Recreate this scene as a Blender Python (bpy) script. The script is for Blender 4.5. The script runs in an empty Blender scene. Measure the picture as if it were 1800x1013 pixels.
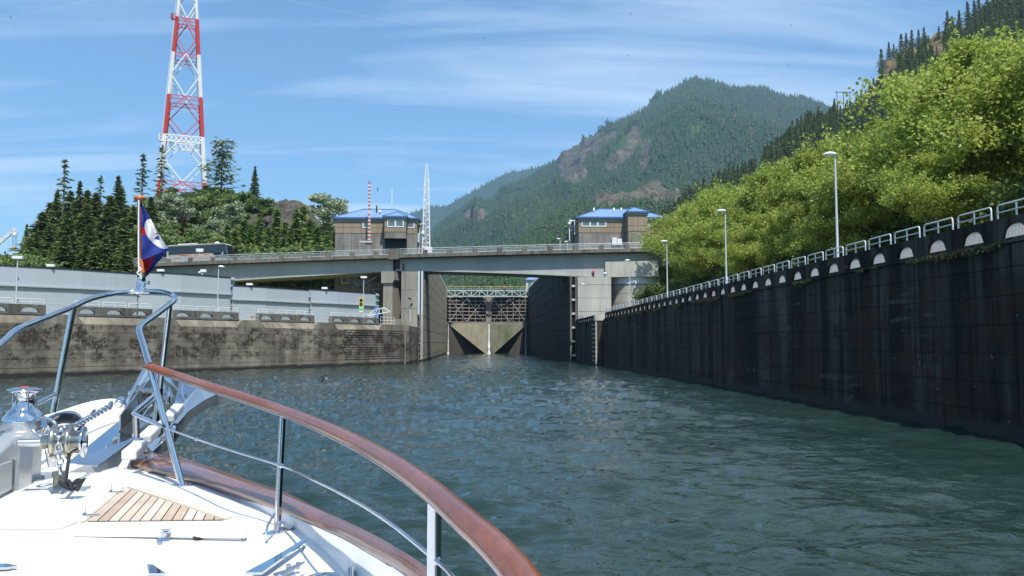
import bpy, math, random
import numpy as np
from mathutils import Vector, Matrix
random.seed(7); RS = np.random.RandomState(5)
R = math.radians
scene = bpy.context.scene
COL = scene.collection
# ------------------------------------------------------------------ camera
FPX, CX, CY = 1400.0, 900.0, 506.5          # focal length and centre in photo pixels (1800 x 1013)
CAMZ = 3.4
PIT = math.atan((603 - CY) / FPX)
YAW = math.atan(62 * math.cos(PIT) / FPX)
cam_d = bpy.data.cameras.new('camera')
cam_d.sensor_width = 36.0; cam_d.lens = 36.0 * FPX / 1800.0
cam_d.clip_start = 0.05; cam_d.clip_end = 30000
cam = bpy.data.objects.new('camera', cam_d); COL.objects.link(cam)
cam.location = (0, 0, CAMZ); cam.rotation_euler = (math.pi / 2 + PIT, 0, -YAW)
scene.camera = cam
C0 = Vector((0, 0, CAMZ))
_f = Vector((math.sin(YAW) * math.cos(PIT), math.cos(YAW) * math.cos(PIT), math.sin(PIT)))
_r = Vector((math.cos(YAW), -math.sin(YAW), 0)); _u = _r.cross(_f)
def ray(px, py): return _f * FPX + _r * (px - CX) - _u * (py - CY)
def at(px, py, Y):            # survey helper: the point seen at a photo pixel, Y metres ahead
    d = ray(px, py); return C0 + d * (Y / d.y)
def atz(px, py, z):           # the point seen at a photo pixel, at height z
    d = ray(px, py); return C0 + d * ((z - CAMZ) / d.z)
def proj(p):
    q = Vector(p) - C0; w = q.dot(_f)
    return (CX + FPX * q.dot(_r) / w, CY - FPX * q.dot(_u) / w)
# ------------------------------------------------------------------ light
SUN = Vector((0.27, -1.0, 1.9)).normalized()
SUN_EL = math.asin(SUN.z)
SUN_AZ = math.atan2(SUN.x, SUN.y)             # from +Y clockwise
world = bpy.data.worlds.new('World'); scene.world = world; world.use_nodes = True
wn = world.node_tree.nodes; wl = world.node_tree.links; wn.clear()
w_out = wn.new('ShaderNodeOutputWorld'); w_bg = wn.new('ShaderNodeBackground')
sky = wn.new('ShaderNodeTexSky'); sky.sky_type = 'NISHITA'; sky.sun_disc = False
sky.sun_elevation = SUN_EL; sky.sun_rotation = SUN_AZ
sky.air_density = 1.0; sky.dust_density = 0.4; sky.ozone_density = 2.2; sky.altitude = 50
w_bg.inputs['Strength'].default_value = 0.12
tc = wn.new('ShaderNodeTexCoord'); sep = wn.new('ShaderNodeSeparateXYZ')
wl.new(tc.outputs['Generated'], sep.inputs[0])
# thin cirrus on a plane overhead: direction / (z + k)
addz = wn.new('ShaderNodeMath'); addz.operation = 'ADD'; addz.inputs[1].default_value = 0.12; wl.new(sep.outputs['Z'], addz.inputs[0])
mx = wn.new('ShaderNodeMath'); mx.operation = 'MAXIMUM'; mx.inputs[1].default_value = 0.04; wl.new(addz.outputs[0], mx.inputs[0])
dv = wn.new('ShaderNodeVectorMath'); dv.operation = 'DIVIDE'; cmb = wn.new('ShaderNodeCombineXYZ')
for k in range(3): wl.new(mx.outputs[0], cmb.inputs[k])
wl.new(tc.outputs['Generated'], dv.inputs[0]); wl.new(cmb.outputs[0], dv.inputs[1])
mp = wn.new('ShaderNodeMapping'); mp.inputs['Rotation'].default_value = (0, 0, R(-18)); mp.inputs['Scale'].default_value = (0.5, 2.2, 0.3)
wl.new(dv.outputs[0], mp.inputs[0])
n1 = wn.new('ShaderNodeTexNoise'); n1.inputs['Scale'].default_value = 1.7; n1.inputs['Detail'].default_value = 7; n1.inputs['Roughness'].default_value = 0.55; n1.inputs['Distortion'].default_value = 0.6
n2 = wn.new('ShaderNodeTexNoise'); n2.inputs['Scale'].default_value = 0.45; n2.inputs['Detail'].default_value = 3
wl.new(mp.outputs[0], n1.inputs[0]); wl.new(mp.outputs[0], n2.inputs[0])
mul = wn.new('ShaderNodeMath'); mul.operation = 'MULTIPLY'; wl.new(n1.outputs['Fac'], mul.inputs[0]); wl.new(n2.outputs['Fac'], mul.inputs[1])
rmp = wn.new('ShaderNodeMapRange'); rmp.inputs['From Min'].default_value = 0.20; rmp.inputs['From Max'].default_value = 0.38
rmp.inputs['To Min'].default_value = 0.0; rmp.inputs['To Max'].default_value = 0.7
wl.new(mul.outputs[0], rmp.inputs['Value'])
wmix = wn.new('ShaderNodeMixRGB'); wmix.inputs[2].default_value = (6.0, 7.2, 8.2, 1)
wl.new(rmp.outputs[0], wmix.inputs[0]); 
wtint = wn.new('ShaderNodeMixRGB'); wtint.blend_type = 'MULTIPLY'; wtint.inputs[0].default_value = 1.0; wtint.inputs[2].default_value = (0.74, 1.02, 1.12, 1)
wl.new(sky.outputs[0], wtint.inputs[1]); wl.new(wtint.outputs[0], wmix.inputs[1])
wl.new(wmix.outputs[0], w_bg.inputs[0]); wl.new(w_bg.outputs[0], w_out.inputs[0])
sun_d = bpy.data.lights.new('sun', 'SUN'); sun_d.energy = 5.0; sun_d.angle = R(0.5); sun_d.color = (1.0, 0.96, 0.9)
sun = bpy.data.objects.new('sun', sun_d); COL.objects.link(sun)
sun.rotation_euler = SUN.to_track_quat('Z', 'Y').to_euler()
scene.view_settings.view_transform = 'Standard'; scene.view_settings.look = 'None'
scene.view_settings.gamma = 1.0; scene.view_settings.use_curve_mapping = False
scene.view_settings.exposure = 0.45
scene.render.engine = 'CYCLES'
cy = scene.cycles
cy.max_bounces = 8; cy.diffuse_bounces = 3; cy.glossy_bounces = 4; cy.transmission_bounces = 4; cy.transparent_max_bounces = 6
cy.volume_bounces = 0; cy.use_denoising = True; cy.caustics_reflective = False; cy.caustics_refractive = False
cy.sample_clamp_indirect = 6.0
# ------------------------------------------------------------------ mesh helpers
ORG = {}
class MB:
    def __init__(s): s.v = []; s.f = []; s.m = []; s.sm = []
    def add(s, vs, fs, mi=0, smooth=False):
        o = len(s.v); s.v.extend([tuple(v) for v in vs])
        for f in fs: s.f.append(tuple(i + o for i in f)); s.m.append(mi); s.sm.append(smooth)
        return s
    def box(s, c, d, fr=None, mi=0):
        """c centre, d full sizes, fr optional frame (origin, ux, uy, uz)"""
        hx, hy, hz = d[0] / 2, d[1] / 2, d[2] / 2
        vs = [(c[0] + a * hx, c[1] + b * hy, c[2] + e * hz) for e in (-1, 1) for b in (-1, 1) for a in (-1, 1)]
        if fr: vs = [fr[0] + fr[1] * v[0] + fr[2] * v[1] + fr[3] * v[2] for v in vs]
        return s.add(vs, [(0, 2, 3, 1), (4, 5, 7, 6), (0, 1, 5, 4), (2, 6, 7, 3), (0, 4, 6, 2), (1, 3, 7, 5)], mi)
    def bb(s, x0, x1, y0, y1, z0, z1, fr=None, mi=0):
        return s.box(((x0 + x1) / 2, (y0 + y1) / 2, (z0 + z1) / 2), (abs(x1 - x0), abs(y1 - y0), abs(z1 - z0)), fr, mi)
    def tube(s, pts, r, n=8, mi=0, smooth=True, closed=False, flat=1.0):
        pts = [Vector(p) for p in pts]; m = len(pts)
        rr = r if isinstance(r, (list, tuple)) else [r] * m
        vs = []; side = None
        for i, p in enumerate(pts):
            if closed: t = pts[(i + 1) % m] - pts[i - 1]
            elif i == 0: t = pts[1] - pts[0]
            elif i == m - 1: t = pts[-1] - pts[-2]
            else: t = (pts[i + 1] - p).normalized() + (p - pts[i - 1]).normalized()
            t.normalize()
            if side is None:
                side = t.cross(Vector((0, 0, 1)))
                if side.length < 1e-3: side = t.cross(Vector((0, 1, 0)))
            else: side = side - t * side.dot(t)
            side.normalize(); up = side.cross(t)
            for k in range(n):
                a = 2 * math.pi * k / n
                vs.append(p + side * (math.cos(a) * rr[i]) + up * (math.sin(a) * rr[i] * flat))
        fs = []
        for i in range(m if closed else m - 1):
            j = (i + 1) % m
            for k in range(n):
                k2 = (k + 1) % n
                fs.append((i * n + k, i * n + k2, j * n + k2, j * n + k))
        s.add(vs, fs, mi, smooth)
        if not closed:
            s.add(vs[:n], [tuple(range(n - 1, -1, -1))], mi); s.add(vs[(m - 1) * n:], [tuple(range(n))], mi)
        return s
    def bar(s, a, b, w, h=None, mi=0, up=(0, 0, 1)):
        a = Vector(a); b = Vector(b); h = h or w; t = (b - a); L = t.length
        if L < 1e-6: return s
        t.normalize(); sd = t.cross(Vector(up))
        if sd.length < 1e-3: sd = t.cross(Vector((0, 1, 0)))
        sd.normalize(); u = sd.cross(t)
        return s.box((0, L / 2, 0), (w, L, h), (a, sd, t, u), mi)
    def lathe(s, prof, o, axis=(0, 0, 1), n=20, mi=0, smooth=True):
        o = Vector(o); ax = Vector(axis).normalized()
        a = ax.cross(Vector((0, 0, 1)))
        if a.length < 1e-3: a = Vector((1, 0, 0))
        a.normalize(); b = ax.cross(a); vs = []; fs = []
        for (r, z) in prof:
            for k in range(n):
                t = 2 * math.pi * k / n
                vs.append(o + ax * z + a * (r * math.cos(t)) + b * (r * math.sin(t)))
        for i in range(len(prof) - 1):
            for k in range(n):
                k2 = (k + 1) % n
                fs.append((i * n + k, i * n + k2, (i + 1) * n + k2, (i + 1) * n + k))
        fs.append(tuple(range(n - 1, -1, -1))); fs.append(tuple((len(prof) - 1) * n + k for k in range(n)))
        s.add(vs, fs[:-2], mi, smooth); m_ = (len(prof) - 1) * n
        s.add(vs[:n], [tuple(range(n - 1, -1, -1))], mi); s.add(vs[m_:m_ + n], [tuple(range(n))], mi)
        return s
    def prism(s, poly, ext, mi=0):
        poly = [Vector(p) for p in poly]; ext = Vector(ext); n = len(poly)
        vs = poly + [p + ext for p in poly]
        fs = [tuple(range(n))[::-1], tuple(range(n, 2 * n))] + [(i, (i + 1) % n, n + (i + 1) % n, n + i) for i in range(n)]
        return s.add(vs, fs, mi)
    def build(s, name, mats, parent=None, loc=None, world=True):
        me = bpy.data.meshes.new(name)
        vs = s.v
        if parent is not None and world and parent in ORG:
            o = ORG[parent]; vs = [(v[0] - o[0], v[1] - o[1], v[2] - o[2]) for v in vs]
        me.from_pydata(vs, [], s.f)
        if not isinstance(mats, (list, tuple)): mats = [mats]
        for m in mats: me.materials.append(m)
        me.polygons.foreach_set('material_index', s.m)
        me.polygons.foreach_set('use_smooth', s.sm)
        me.update()
        o = bpy.data.objects.new(name, me); COL.objects.link(o)
        if parent is not None:
            o.parent = parent
            if parent in ORG: ORG[o] = ORG[parent]
        if loc is not None: o.location = loc
        return o
def thing(name, label, cat, loc=(0, 0, 0), group=None):
    o = bpy.data.objects.new(name, None); COL.objects.link(o); o.location = loc
    o['label'] = label; o['category'] = cat
    if group: o['group'] = group
    ORG[o] = Vector(loc); return o
def tag(o, label, cat, group=None):
    o['label'] = label; o['category'] = cat
    if group: o['group'] = group
    return o
def struct(o): o['kind'] = 'structure'; return o
def stuff(o): o['kind'] = 'stuff'; return o
def lk(mesh_obj, parent, loc, rot=(0, 0, 0), scl=(1, 1, 1), name=None):
    """one more part sharing the mesh of another; loc in world when the parent is unrotated"""
    o = bpy.data.objects.new(name or mesh_obj.name.split('.')[0], mesh_obj.data); COL.objects.link(o)
    o.parent = parent; o.location = Vector(loc) - (ORG[parent] if parent in ORG else Vector((0, 0, 0)))
    o.rotation_euler = rot; o.scale = scl
    return o
def copy_tree(o, parent=None):
    c = o.copy(); COL.objects.link(c); c.parent = parent
    for ch in list(o.children): copy_tree(ch, c)
    return c
# ------------------------------------------------------------------ numpy value noise
_tab = RS.rand(256, 256)
def vnoise(x, y):
    x = np.asarray(x, float); y = np.asarray(y, float)
    xi = np.floor(x).astype(int); yi = np.floor(y).astype(int); fx = x - xi; fy = y - yi
    fx = fx * fx * (3 - 2 * fx); fy = fy * fy * (3 - 2 * fy)
    a = _tab[xi & 255, yi & 255]; b = _tab[(xi + 1) & 255, yi & 255]; c = _tab[xi & 255, (yi + 1) & 255]; d = _tab[(xi + 1) & 255, (yi + 1) & 255]
    return (a * (1 - fx) + b * fx) * (1 - fy) + (c * (1 - fx) + d * fx) * fy
def fbm(x, y, o=5, g=0.5):
    s = 0; a = 1; t = 0
    for k in range(o): s = s + a * vnoise(x * 2 ** k + 17.3 * k, y * 2 ** k + 9.1 * k); t += a; a *= g
    return s / t * 2 - 1
# ------------------------------------------------------------------ materials
class NT:
    def __init__(s, name):
        s.mat = bpy.data.materials.new(name); s.mat.use_nodes = True; s.t = s.mat.node_tree; s.n = s.t.nodes; s.l = s.t.links
        s.b = s.n['Principled BSDF']; s.out = s.n['Material Output']; s._pos = None
    def node(s, ty, **kw):
        n = s.n.new(ty)
        for k, v in kw.items():
            if k in n.inputs: n.inputs[k].default_value = v
            else: setattr(n, k, v)
        return n
    def pos(s, obj=False):
        if s._pos is None:
            if obj: s._pos = s.node('ShaderNodeTexCoord').outputs['Object']
            else: s._pos = s.node('ShaderNodeNewGeometry').outputs['Position']
        return s._pos
    def noise(s, scale=1.0, detail=4, rough=0.5, sc=(1, 1, 1), dist=0.0, off=(0, 0, 0), rot=(0, 0, 0)):
        m = s.node('ShaderNodeMapping'); m.inputs['Scale'].default_value = sc; m.inputs['Location'].default_value = off; m.inputs['Rotation'].default_value = rot
        s.l.new(s.pos(), m.inputs[0])
        n = s.node('ShaderNodeTexNoise', Scale=scale, Detail=detail, Roughness=rough, Distortion=dist); s.l.new(m.outputs[0], n.inputs[0])
        return n.outputs['Fac']
    def rng(s, v, a, b, c=0.0, d=1.0):
        n = s.node('ShaderNodeMapRange'); n.inputs['From Min'].default_value = a; n.inputs['From Max'].default_value = b
        n.inputs['To Min'].default_value = c; n.inputs['To Max'].default_value = d; s.l.new(v, n.inputs['Value']); return n.outputs[0]
    def mix(s, fac, a, b, mode='MIX'):
        n = s.node('ShaderNodeMixRGB', blend_type=mode)
        for i, x in ((0, fac), (1, a), (2, b)):
            if isinstance(x, (int, float)): n.inputs[i].default_value = x
            elif isinstance(x, tuple): n.inputs[i].default_value = x + (1,) if len(x) == 3 else x
            else: s.l.new(x, n.inputs[i])
        return n.outputs[0]
    def math(s, op, a, b=0.0):
        n = s.node('ShaderNodeMath', operation=op)
        for i, x in ((0, a), (1, b)):
            if isinstance(x, (int, float)): n.inputs[i].default_value = x
            else: s.l.new(x, n.inputs[i])
        return n.outputs[0]
    def z(s):
        n = s.node('ShaderNodeSeparateXYZ'); s.l.new(s.pos(), n.inputs[0]); return n.outputs
    def col(s, v):
        if isinstance(v, tuple): s.b.inputs['Base Color'].default_value = v + (1,)
        else: s.l.new(v, s.b.inputs['Base Color'])
    def bump(s, v, strength=0.3, dist=0.02):
        n = s.node('ShaderNodeBump', Strength=strength, Distance=dist); s.l.new(v, n.inputs['Height']); s.l.new(n.outputs[0], s.b.inputs['Normal'])
    def set(s, rough=0.6, metal=0.0, spec=0.5, coat=0.0, coat_rough=0.05):
        s.b.inputs['Roughness'].default_value = rough; s.b.inputs['Metallic'].default_value = metal
        s.b.inputs['Specular IOR Level'].default_value = spec
        s.b.inputs['Coat Weight'].default_value = coat; s.b.inputs['Coat Roughness'].default_value = coat_rough
def plain(name, c, rough=0.6, metal=0.0, var=0.12, scale=3.0, bump=0.0, spec=0.5, coat=0.0, obj=False, dirt=None):
    t = NT(name); t.pos(obj); n = t.noise(scale, 5, 0.6)
    hi = tuple(min(1, x * (1 + var)) for x in c); lo = tuple(x * (1 - var) for x in c)
    cc = t.mix(n, lo, hi)
    if dirt: cc = t.mix(t.rng(t.noise(scale * 0.6, 6, 0.7, off=(5, 3, 1)), 0.5, 0.75), cc, dirt)
    t.col(cc); t.set(rough, metal, spec, coat)
    if bump: t.bump(t.noise(scale * 6, 3), bump, 0.01)
    return t.mat
def concrete(name, c1, c2, streak, s_amt=0.8, dirs='x', patch=None, waterline=False, sscale=0.7, s_lo=0.45, s_hi=0.7, scuffs=None):
    t = NT(name)
    c = t.mix(t.rng(t.noise(0.25, 6, 0.6), 0.35, 0.65), c1, c2)
    st = t.rng(t.noise(sscale, 4, 0.62, sc=(1, 1, 0.06)), s_lo, s_hi, 0, s_amt)
    st2 = t.rng(t.noise(sscale * 3.3, 3, 0.6, sc=(1, 1, 0.1), off=(3, 7, 0)), 0.5, 0.72, 0, s_amt * 0.6)
    c = t.mix(st, c, streak); c = t.mix(st2, c, tuple(x * 1.15 for x in streak))
    if patch:   # lichen and grime in ragged patches
        pc, lo, hi, z0, z1 = patch
        pn = t.rng(t.noise(0.55, 9, 0.68, sc=(1, 1, 1.5), off=(11, 2, 5)), lo, hi)
        z = t.z()[2]
        band = t.math('MULTIPLY', t.rng(z, z0 - 0.9, z0 + 0.5), t.rng(z, z1, z1 + 0.3, 1, 0))
        fine = t.rng(t.noise(3.2, 6, 0.75, sc=(1, 1, 0.7)), 0.40, 0.47)
        c = t.mix(t.math('MULTIPLY', t.math('MULTIPLY', pn, band), fine), c, pc)
    c = t.mix(t.rng(t.noise(9, 4, 0.7), 0.3, 0.75, 0.25, 0), c, tuple(x * 0.45 for x in c1))
    sp = t.rng(t.noise(5.5, 2, 0.5, off=(9, 9, 9)), 0.72, 0.78); c = t.mix(t.math('MULTIPLY', sp, 0.5), c, (0.55, 0.53, 0.48))
    if scuffs:  # pale scrapes and patched bands, and near-black drip runs of uneven width
        sc_ = t.math('MULTIPLY', t.rng(t.noise(1.0, 2, 0.5, sc=(1, 0.16, 1.6), off=(3, 1, 8)), 0.66, 0.69), t.rng(t.noise(5, 4, 0.7), 0.35, 0.6, 0.2, 0.8))
        c = t.mix(sc_, c, scuffs)
        c = t.mix(t.rng(t.noise(0.9, 5, 0.75, sc=(1, 1, 0.035), off=(40, 3, 0)), 0.52, 0.57, 0, 0.9), c, (0.003, 0.003, 0.003))
        c = t.mix(t.math('MULTIPLY', t.rng(t.noise(0.3, 4, 0.6, off=(1, 60, 0)), 0.5, 0.62), 0.5), c, (0.05, 0.026, 0.016))
    if waterline:
        z = t.z()[2]; zz = t.math('ADD', z, t.math('MULTIPLY', t.noise(0.9, 4), 0.5))
        c = t.mix(t.rng(zz, 0.55, 0.85, 1, 0), c, (0.035, 0.032, 0.028))
    t.col(c); t.set(0.85, 0, 0.25)
    t.bump(t.noise(6, 5, 0.6), 0.35, 0.03)
    return t.mat
M = {}
M['conc'] = concrete('weathered_concrete', (0.31, 0.29, 0.24), (0.40, 0.37, 0.31), (0.12, 0.11, 0.095), 0.7)
M['conc_light'] = concrete('pale_concrete', (0.46, 0.45, 0.40), (0.56, 0.55, 0.50), (0.24, 0.23, 0.20), 0.5, sscale=0.5)
M['conc_girder'] = concrete('girder_concrete', (0.40, 0.41, 0.38), (0.48, 0.48, 0.45), (0.26, 0.26, 0.24), 0.4, sscale=0.3)
M['conc_dirty'] = concrete('dirty_parapet_concrete', (0.15, 0.14, 0.12), (0.23, 0.21, 0.17), (0.06, 0.055, 0.045), 0.8, sscale=1.2)
M['guide'] = concrete('guide_wall_concrete', (0.22, 0.19, 0.145), (0.36, 0.32, 0.25), (0.08, 0.068, 0.052), 0.75, patch=((0.05, 0.034, 0.024), 0.44, 0.56, 1.4, 5.2), waterline=True, sscale=0.35, s_lo=0.42, s_hi=0.66)
M['shade_wall'] = concrete('shaded_algae_concrete', (0.036, 0.031, 0.025), (0.115, 0.105, 0.085), (0.003, 0.003, 0.003), 0.98, patch=((0.035, 0.02, 0.018), 0.42, 0.6, 0.8, 4.5), waterline=True, sscale=0.55, s_lo=0.40, s_hi=0.56, scuffs=(0.085, 0.085, 0.08))  # near-black base stands in for the wall's shade; the streaks are stains
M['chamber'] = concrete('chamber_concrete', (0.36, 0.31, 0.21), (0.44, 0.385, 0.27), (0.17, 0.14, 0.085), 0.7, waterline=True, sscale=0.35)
M['chamber_shade'] = concrete('shaded_chamber_concrete', (0.03, 0.03, 0.029), (0.042, 0.042, 0.04), (0.01, 0.01, 0.01), 0.8, waterline=True)  # same chamber concrete with its shade painted into a near-black colour
M['sill'] = concrete('sill_concrete', (0.22, 0.20, 0.145), (0.28, 0.25, 0.18), (0.14, 0.14, 0.08), 0.8, sscale=0.3)
M['sill_dark'] = concrete('wet_sill_concrete', (0.085, 0.07, 0.06), (0.105, 0.09, 0.075), (0.055, 0.047, 0.04), 0.6)
M['joint'] = plain('joint_shadow_grime', (0.05, 0.045, 0.04), 0.9)
M['bldg'] = concrete('brown_panel_concrete', (0.29, 0.235, 0.165), (0.33, 0.27, 0.19), (0.20, 0.155, 0.105), 0.5, sscale=1.2)
M['bldg_base'] = concrete('grey_base_concrete', (0.20, 0.19, 0.165), (0.29, 0.275, 0.24), (0.085, 0.08, 0.075), 0.75, sscale=0.6)
M['bldg_trim'] = plain('trim_concrete', (0.36, 0.33, 0.25), 0.8)
M['roof'] = plain('blue_metal_roof', (0.17, 0.275, 0.43), 0.45, 0.0, 0.08, 1.0)
M['roof_edge'] = plain('dark_blue_trim', (0.05, 0.13, 0.30), 0.45)
M['white'] = plain('white_paint', (0.78, 0.78, 0.76), 0.45, dirt=(0.6, 0.58, 0.54))
M['galv'] = plain('galvanised_steel', (0.62, 0.64, 0.65), 0.45, 0.35, 0.1, 4)
M['dsteel'] = plain('dark_steel', (0.035, 0.038, 0.042), 0.5, 0.4)
M['rust'] = plain('rusty_steel', (0.30, 0.255, 0.20), 0.8, 0.1, 0.3, 1.5, dirt=(0.13, 0.085, 0.06))
M['bulk'] = NT('grey_painted_steel'); _t = M['bulk']; _c = _t.mix(_t.noise(0.5, 5, 0.6, sc=(1, 1, 0.12)), (0.33, 0.37, 0.40), (0.42, 0.47, 0.50)); _c = _t.mix(_t.rng(_t.noise(1.6, 5, 0.7, sc=(1, 1, 0.08)), 0.58, 0.8, 0, 0.35), _c, (0.28, 0.29, 0.28)); _t.col(_c); _t.set(0.5, 0.0, 0.3); M['bulk'] = _t.mat
M['red'] = plain('red_paint', (0.52, 0.045, 0.04), 0.5, dirt=(0.6, 0.15, 0.12))
M['yellow'] = plain('yellow_paint', (0.75, 0.5, 0.06), 0.5)
M['orange'] = plain('orange_paint', (0.62, 0.2, 0.05), 0.6)
M['glass'] = plain('window_glass', (0.09, 0.15, 0.155), 0.08, 0.0, 0.2, 1.5, spec=0.9)
M['black'] = plain('black_rubber', (0.015, 0.015, 0.017), 0.6)
M['asphalt'] = plain('asphalt', (0.055, 0.055, 0.055), 0.9)
M['lampglass'] = plain('lamp_lens', (0.7, 0.7, 0.68), 0.3)
def ground_mat(name, a, b, c, sc=0.15):
    t = NT(name); x = t.mix(t.rng(t.noise(sc, 6, 0.6), 0.35, 0.62), a, b); x = t.mix(t.rng(t.noise(sc * 4, 5, 0.7, off=(4, 4, 4)), 0.55, 0.72), x, c)
    t.col(x); t.set(0.95, 0, 0.1); t.bump(t.noise(sc * 8, 5, 0.7), 0.6, 0.4); return t.mat
M['grass'] = ground_mat('dry_grass', (0.10, 0.12, 0.035), (0.20, 0.17, 0.07), (0.06, 0.09, 0.025))
def terrain_mat(name, g1, g2, meadow, r1, r2, sc):
    t = NT(name)
    g = t.mix(t.rng(t.noise(sc, 6, 0.6), 0.35, 0.65), g1, g2)
    g = t.mix(t.rng(t.noise(sc * 1.6, 6, 0.65, off=(31, 7, 2)), 0.60, 0.70), g, meadow)
    r = t.mix(t.rng(t.noise(sc * 5, 8, 0.7, sc=(1, 1, 2.6)), 0.35, 0.65), r1, r2)
    r = t.mix(t.rng(t.noise(sc * 14, 6, 0.7, sc=(1, 1, 0.5)), 0.5, 0.7), r, tuple(x * 0.4 for x in r1))
    a = t.node('ShaderNodeAttribute', attribute_name='rock')
    c = t.mix(t.rng(a.outputs['Fac'], 0.35, 0.6), g, r)
    t.col(c); t.set(0.95, 0, 0.1); t.bump(t.noise(sc * 10, 7, 0.7), 0.8, 1.0 / sc * 0.06); return t.mat
M['hill_left'] = terrain_mat('grassy_rock_hill', (0.07, 0.09, 0.03), (0.17, 0.145, 0.06), (0.28, 0.20, 0.08), (0.065, 0.058, 0.05), (0.13, 0.115, 0.10), 0.03)
M['mtn'] = terrain_mat('forested_mountain_ground', (0.025, 0.055, 0.022), (0.035, 0.07, 0.028), (0.075, 0.13, 0.04), (0.07, 0.064, 0.05), (0.18, 0.162, 0.125), 0.0025)
M['hill_right'] = terrain_mat('dry_hillside_ground', (0.05, 0.075, 0.025), (0.15, 0.12, 0.05), (0.24, 0.16, 0.07), (0.15, 0.11, 0.065), (0.26, 0.185, 0.105), 0.012)
def leaf_mat(name, a, b, c=None, cf=0.8, trans=0.35, rough=0.6):
    t = NT(name); g = t.node('ShaderNodeNewGeometry')
    x = t.mix(g.outputs['Random Per Island'], a, b)
    if c:
        x = t.mix(t.rng(t.noise(0.35, 3, 0.6, off=(2, 5, 8)), 0.45, 0.65, 0, cf), x, c)
    oi = t.node('ShaderNodeObjectInfo'); x = t.mix(t.rng(oi.outputs['Random'], 0, 1, 0.0, 0.3), x, tuple(v * 0.5 for v in a))
    t.col(x); t.set(rough, 0, 0.35)
    tr = t.node('ShaderNodeBsdfTranslucent'); t.l.new(x, tr.inputs[0])
    ms = t.node('ShaderNodeMixShader'); ms.inputs[0].default_value = trans
    t.l.new(t.b.outputs[0], ms.inputs[1]); t.l.new(tr.outputs[0], ms.inputs[2]); t.l.new(ms.outputs[0], t.out.inputs[0])
    return t.mat
M['maple'] = leaf_mat('maple_leaves', (0.24, 0.34, 0.05), (0.52, 0.58, 0.14), (0.47, 0.49, 0.10), 0.5, trans=0.52, rough=0.45)
M['maple_dark'] = leaf_mat('shaded_maple_leaves', (0.06, 0.12, 0.025), (0.12, 0.19, 0.035), None, trans=0.4)
M['fir'] = leaf_mat('fir_needles', (0.10, 0.145, 0.045), (0.27, 0.32, 0.095), None, trans=0.35)
M['fir_light'] = leaf_mat('young_fir_needles', (0.12, 0.19, 0.035), (0.26, 0.34, 0.065), None, trans=0.3)
M['fir_mid'] = leaf_mat('mid_green_fir_needles', (0.12, 0.18, 0.045), (0.30, 0.37, 0.09), None, trans=0.35)
M['fir_gold'] = leaf_mat('yellowing_fir_needles', (0.13, 0.12, 0.03), (0.17, 0.17, 0.045), None, trans=0.2)
M['cotton'] = leaf_mat('cottonwood_leaves', (0.18, 0.24, 0.11), (0.48, 0.52, 0.36), None, trans=0.3)
M['alder'] = leaf_mat('alder_leaves', (0.11, 0.17, 0.045), (0.24, 0.31, 0.09), None, trans=0.4)
M['bush'] = leaf_mat('bush_leaves', (0.09, 0.14, 0.03), (0.16, 0.21, 0.05), None, trans=0.3)
M['farfir'] = leaf_mat('distant_conifer_foliage', (0.016, 0.045, 0.016), (0.042, 0.09, 0.026), (0.075, 0.12, 0.03), 0.7, trans=0.05)
M['bark'] = plain('bark', (0.12, 0.095, 0.075), 0.9, 0, 0.3, 8)
M['bark_pale'] = plain('pale_bark', (0.30, 0.27, 0.23), 0.9, 0, 0.3, 8)
# ------------------------------------------------------------------ setting: ground, banks, water
X_R, X_L = 16.7, -9.7          # faces of the lock chamber
Y_E, Y_G = 143.0, 262.0        # lock entrance and upstream gate
XG = 18.9                      # face of the right guide wall
ZR, ZL = 7.9, 6.3              # tops of guide walls
me = MB(); me.add([(-5900, -5900, -3), (5900, -5900, -3), (5900, 8300, -3), (-5900, 8300, -3)], [(0, 1, 2, 3)])
struct(me.build('ground', M['grass']))
# water: a fan of real waves, finer where near
def waves(x, y):
    rs = np.random.RandomState(11); h = np.zeros_like(x)
    for i in range(46):
        L = 0.38 * (1.075 ** i)
        th = R(78) + rs.randn() * 0.55
        k = 2 * math.pi / L; a = 0.0130 * L / (1 + (L / 2.6) ** 2.0)
        ph = rs.rand() * 6.28
        w = k * (x * math.cos(th) + y * math.sin(th)) + ph + 1.3 * vnoise(x / (3 * L) + i, y / (3 * L) + 7)
        s_ = np.sin(w); h += a * (s_ + 0.25 * np.sin(2 * w + 1.2))
    h *= 0.55 + 0.75 * vnoise(x / 9.0, y / 14.0) 
    return h
rads = [1.2]
while rads[-1] < 300: rads.append(rads[-1] * 1.0115 + 0.004)
rads = np.array(rads)
angs = np.concatenate([np.linspace(R(-38), R(38), 760), np.linspace(R(38), R(322), 70)[1:-1]])
RR, AA = np.meshgrid(rads, angs, indexing='ij'); WX = RR * np.sin(AA); WY = RR * np.cos(AA)
WZ = waves(WX, WY) * np.clip(1.15 - RR / 420, 0.2, 1)
nr, na = RR.shape
wv = np.stack([WX, WY, WZ], -1).reshape(-1, 3)
i0 = (np.arange(nr - 1)[:, None] * na + np.arange(na)[None, :]); i1 = (np.arange(nr - 1)[:, None] * na + (np.arange(na)[None, :] + 1) % na)
wf = np.stack([i0, i1, i1 + na, i0 + na], -1).reshape(-1, 4)
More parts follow.
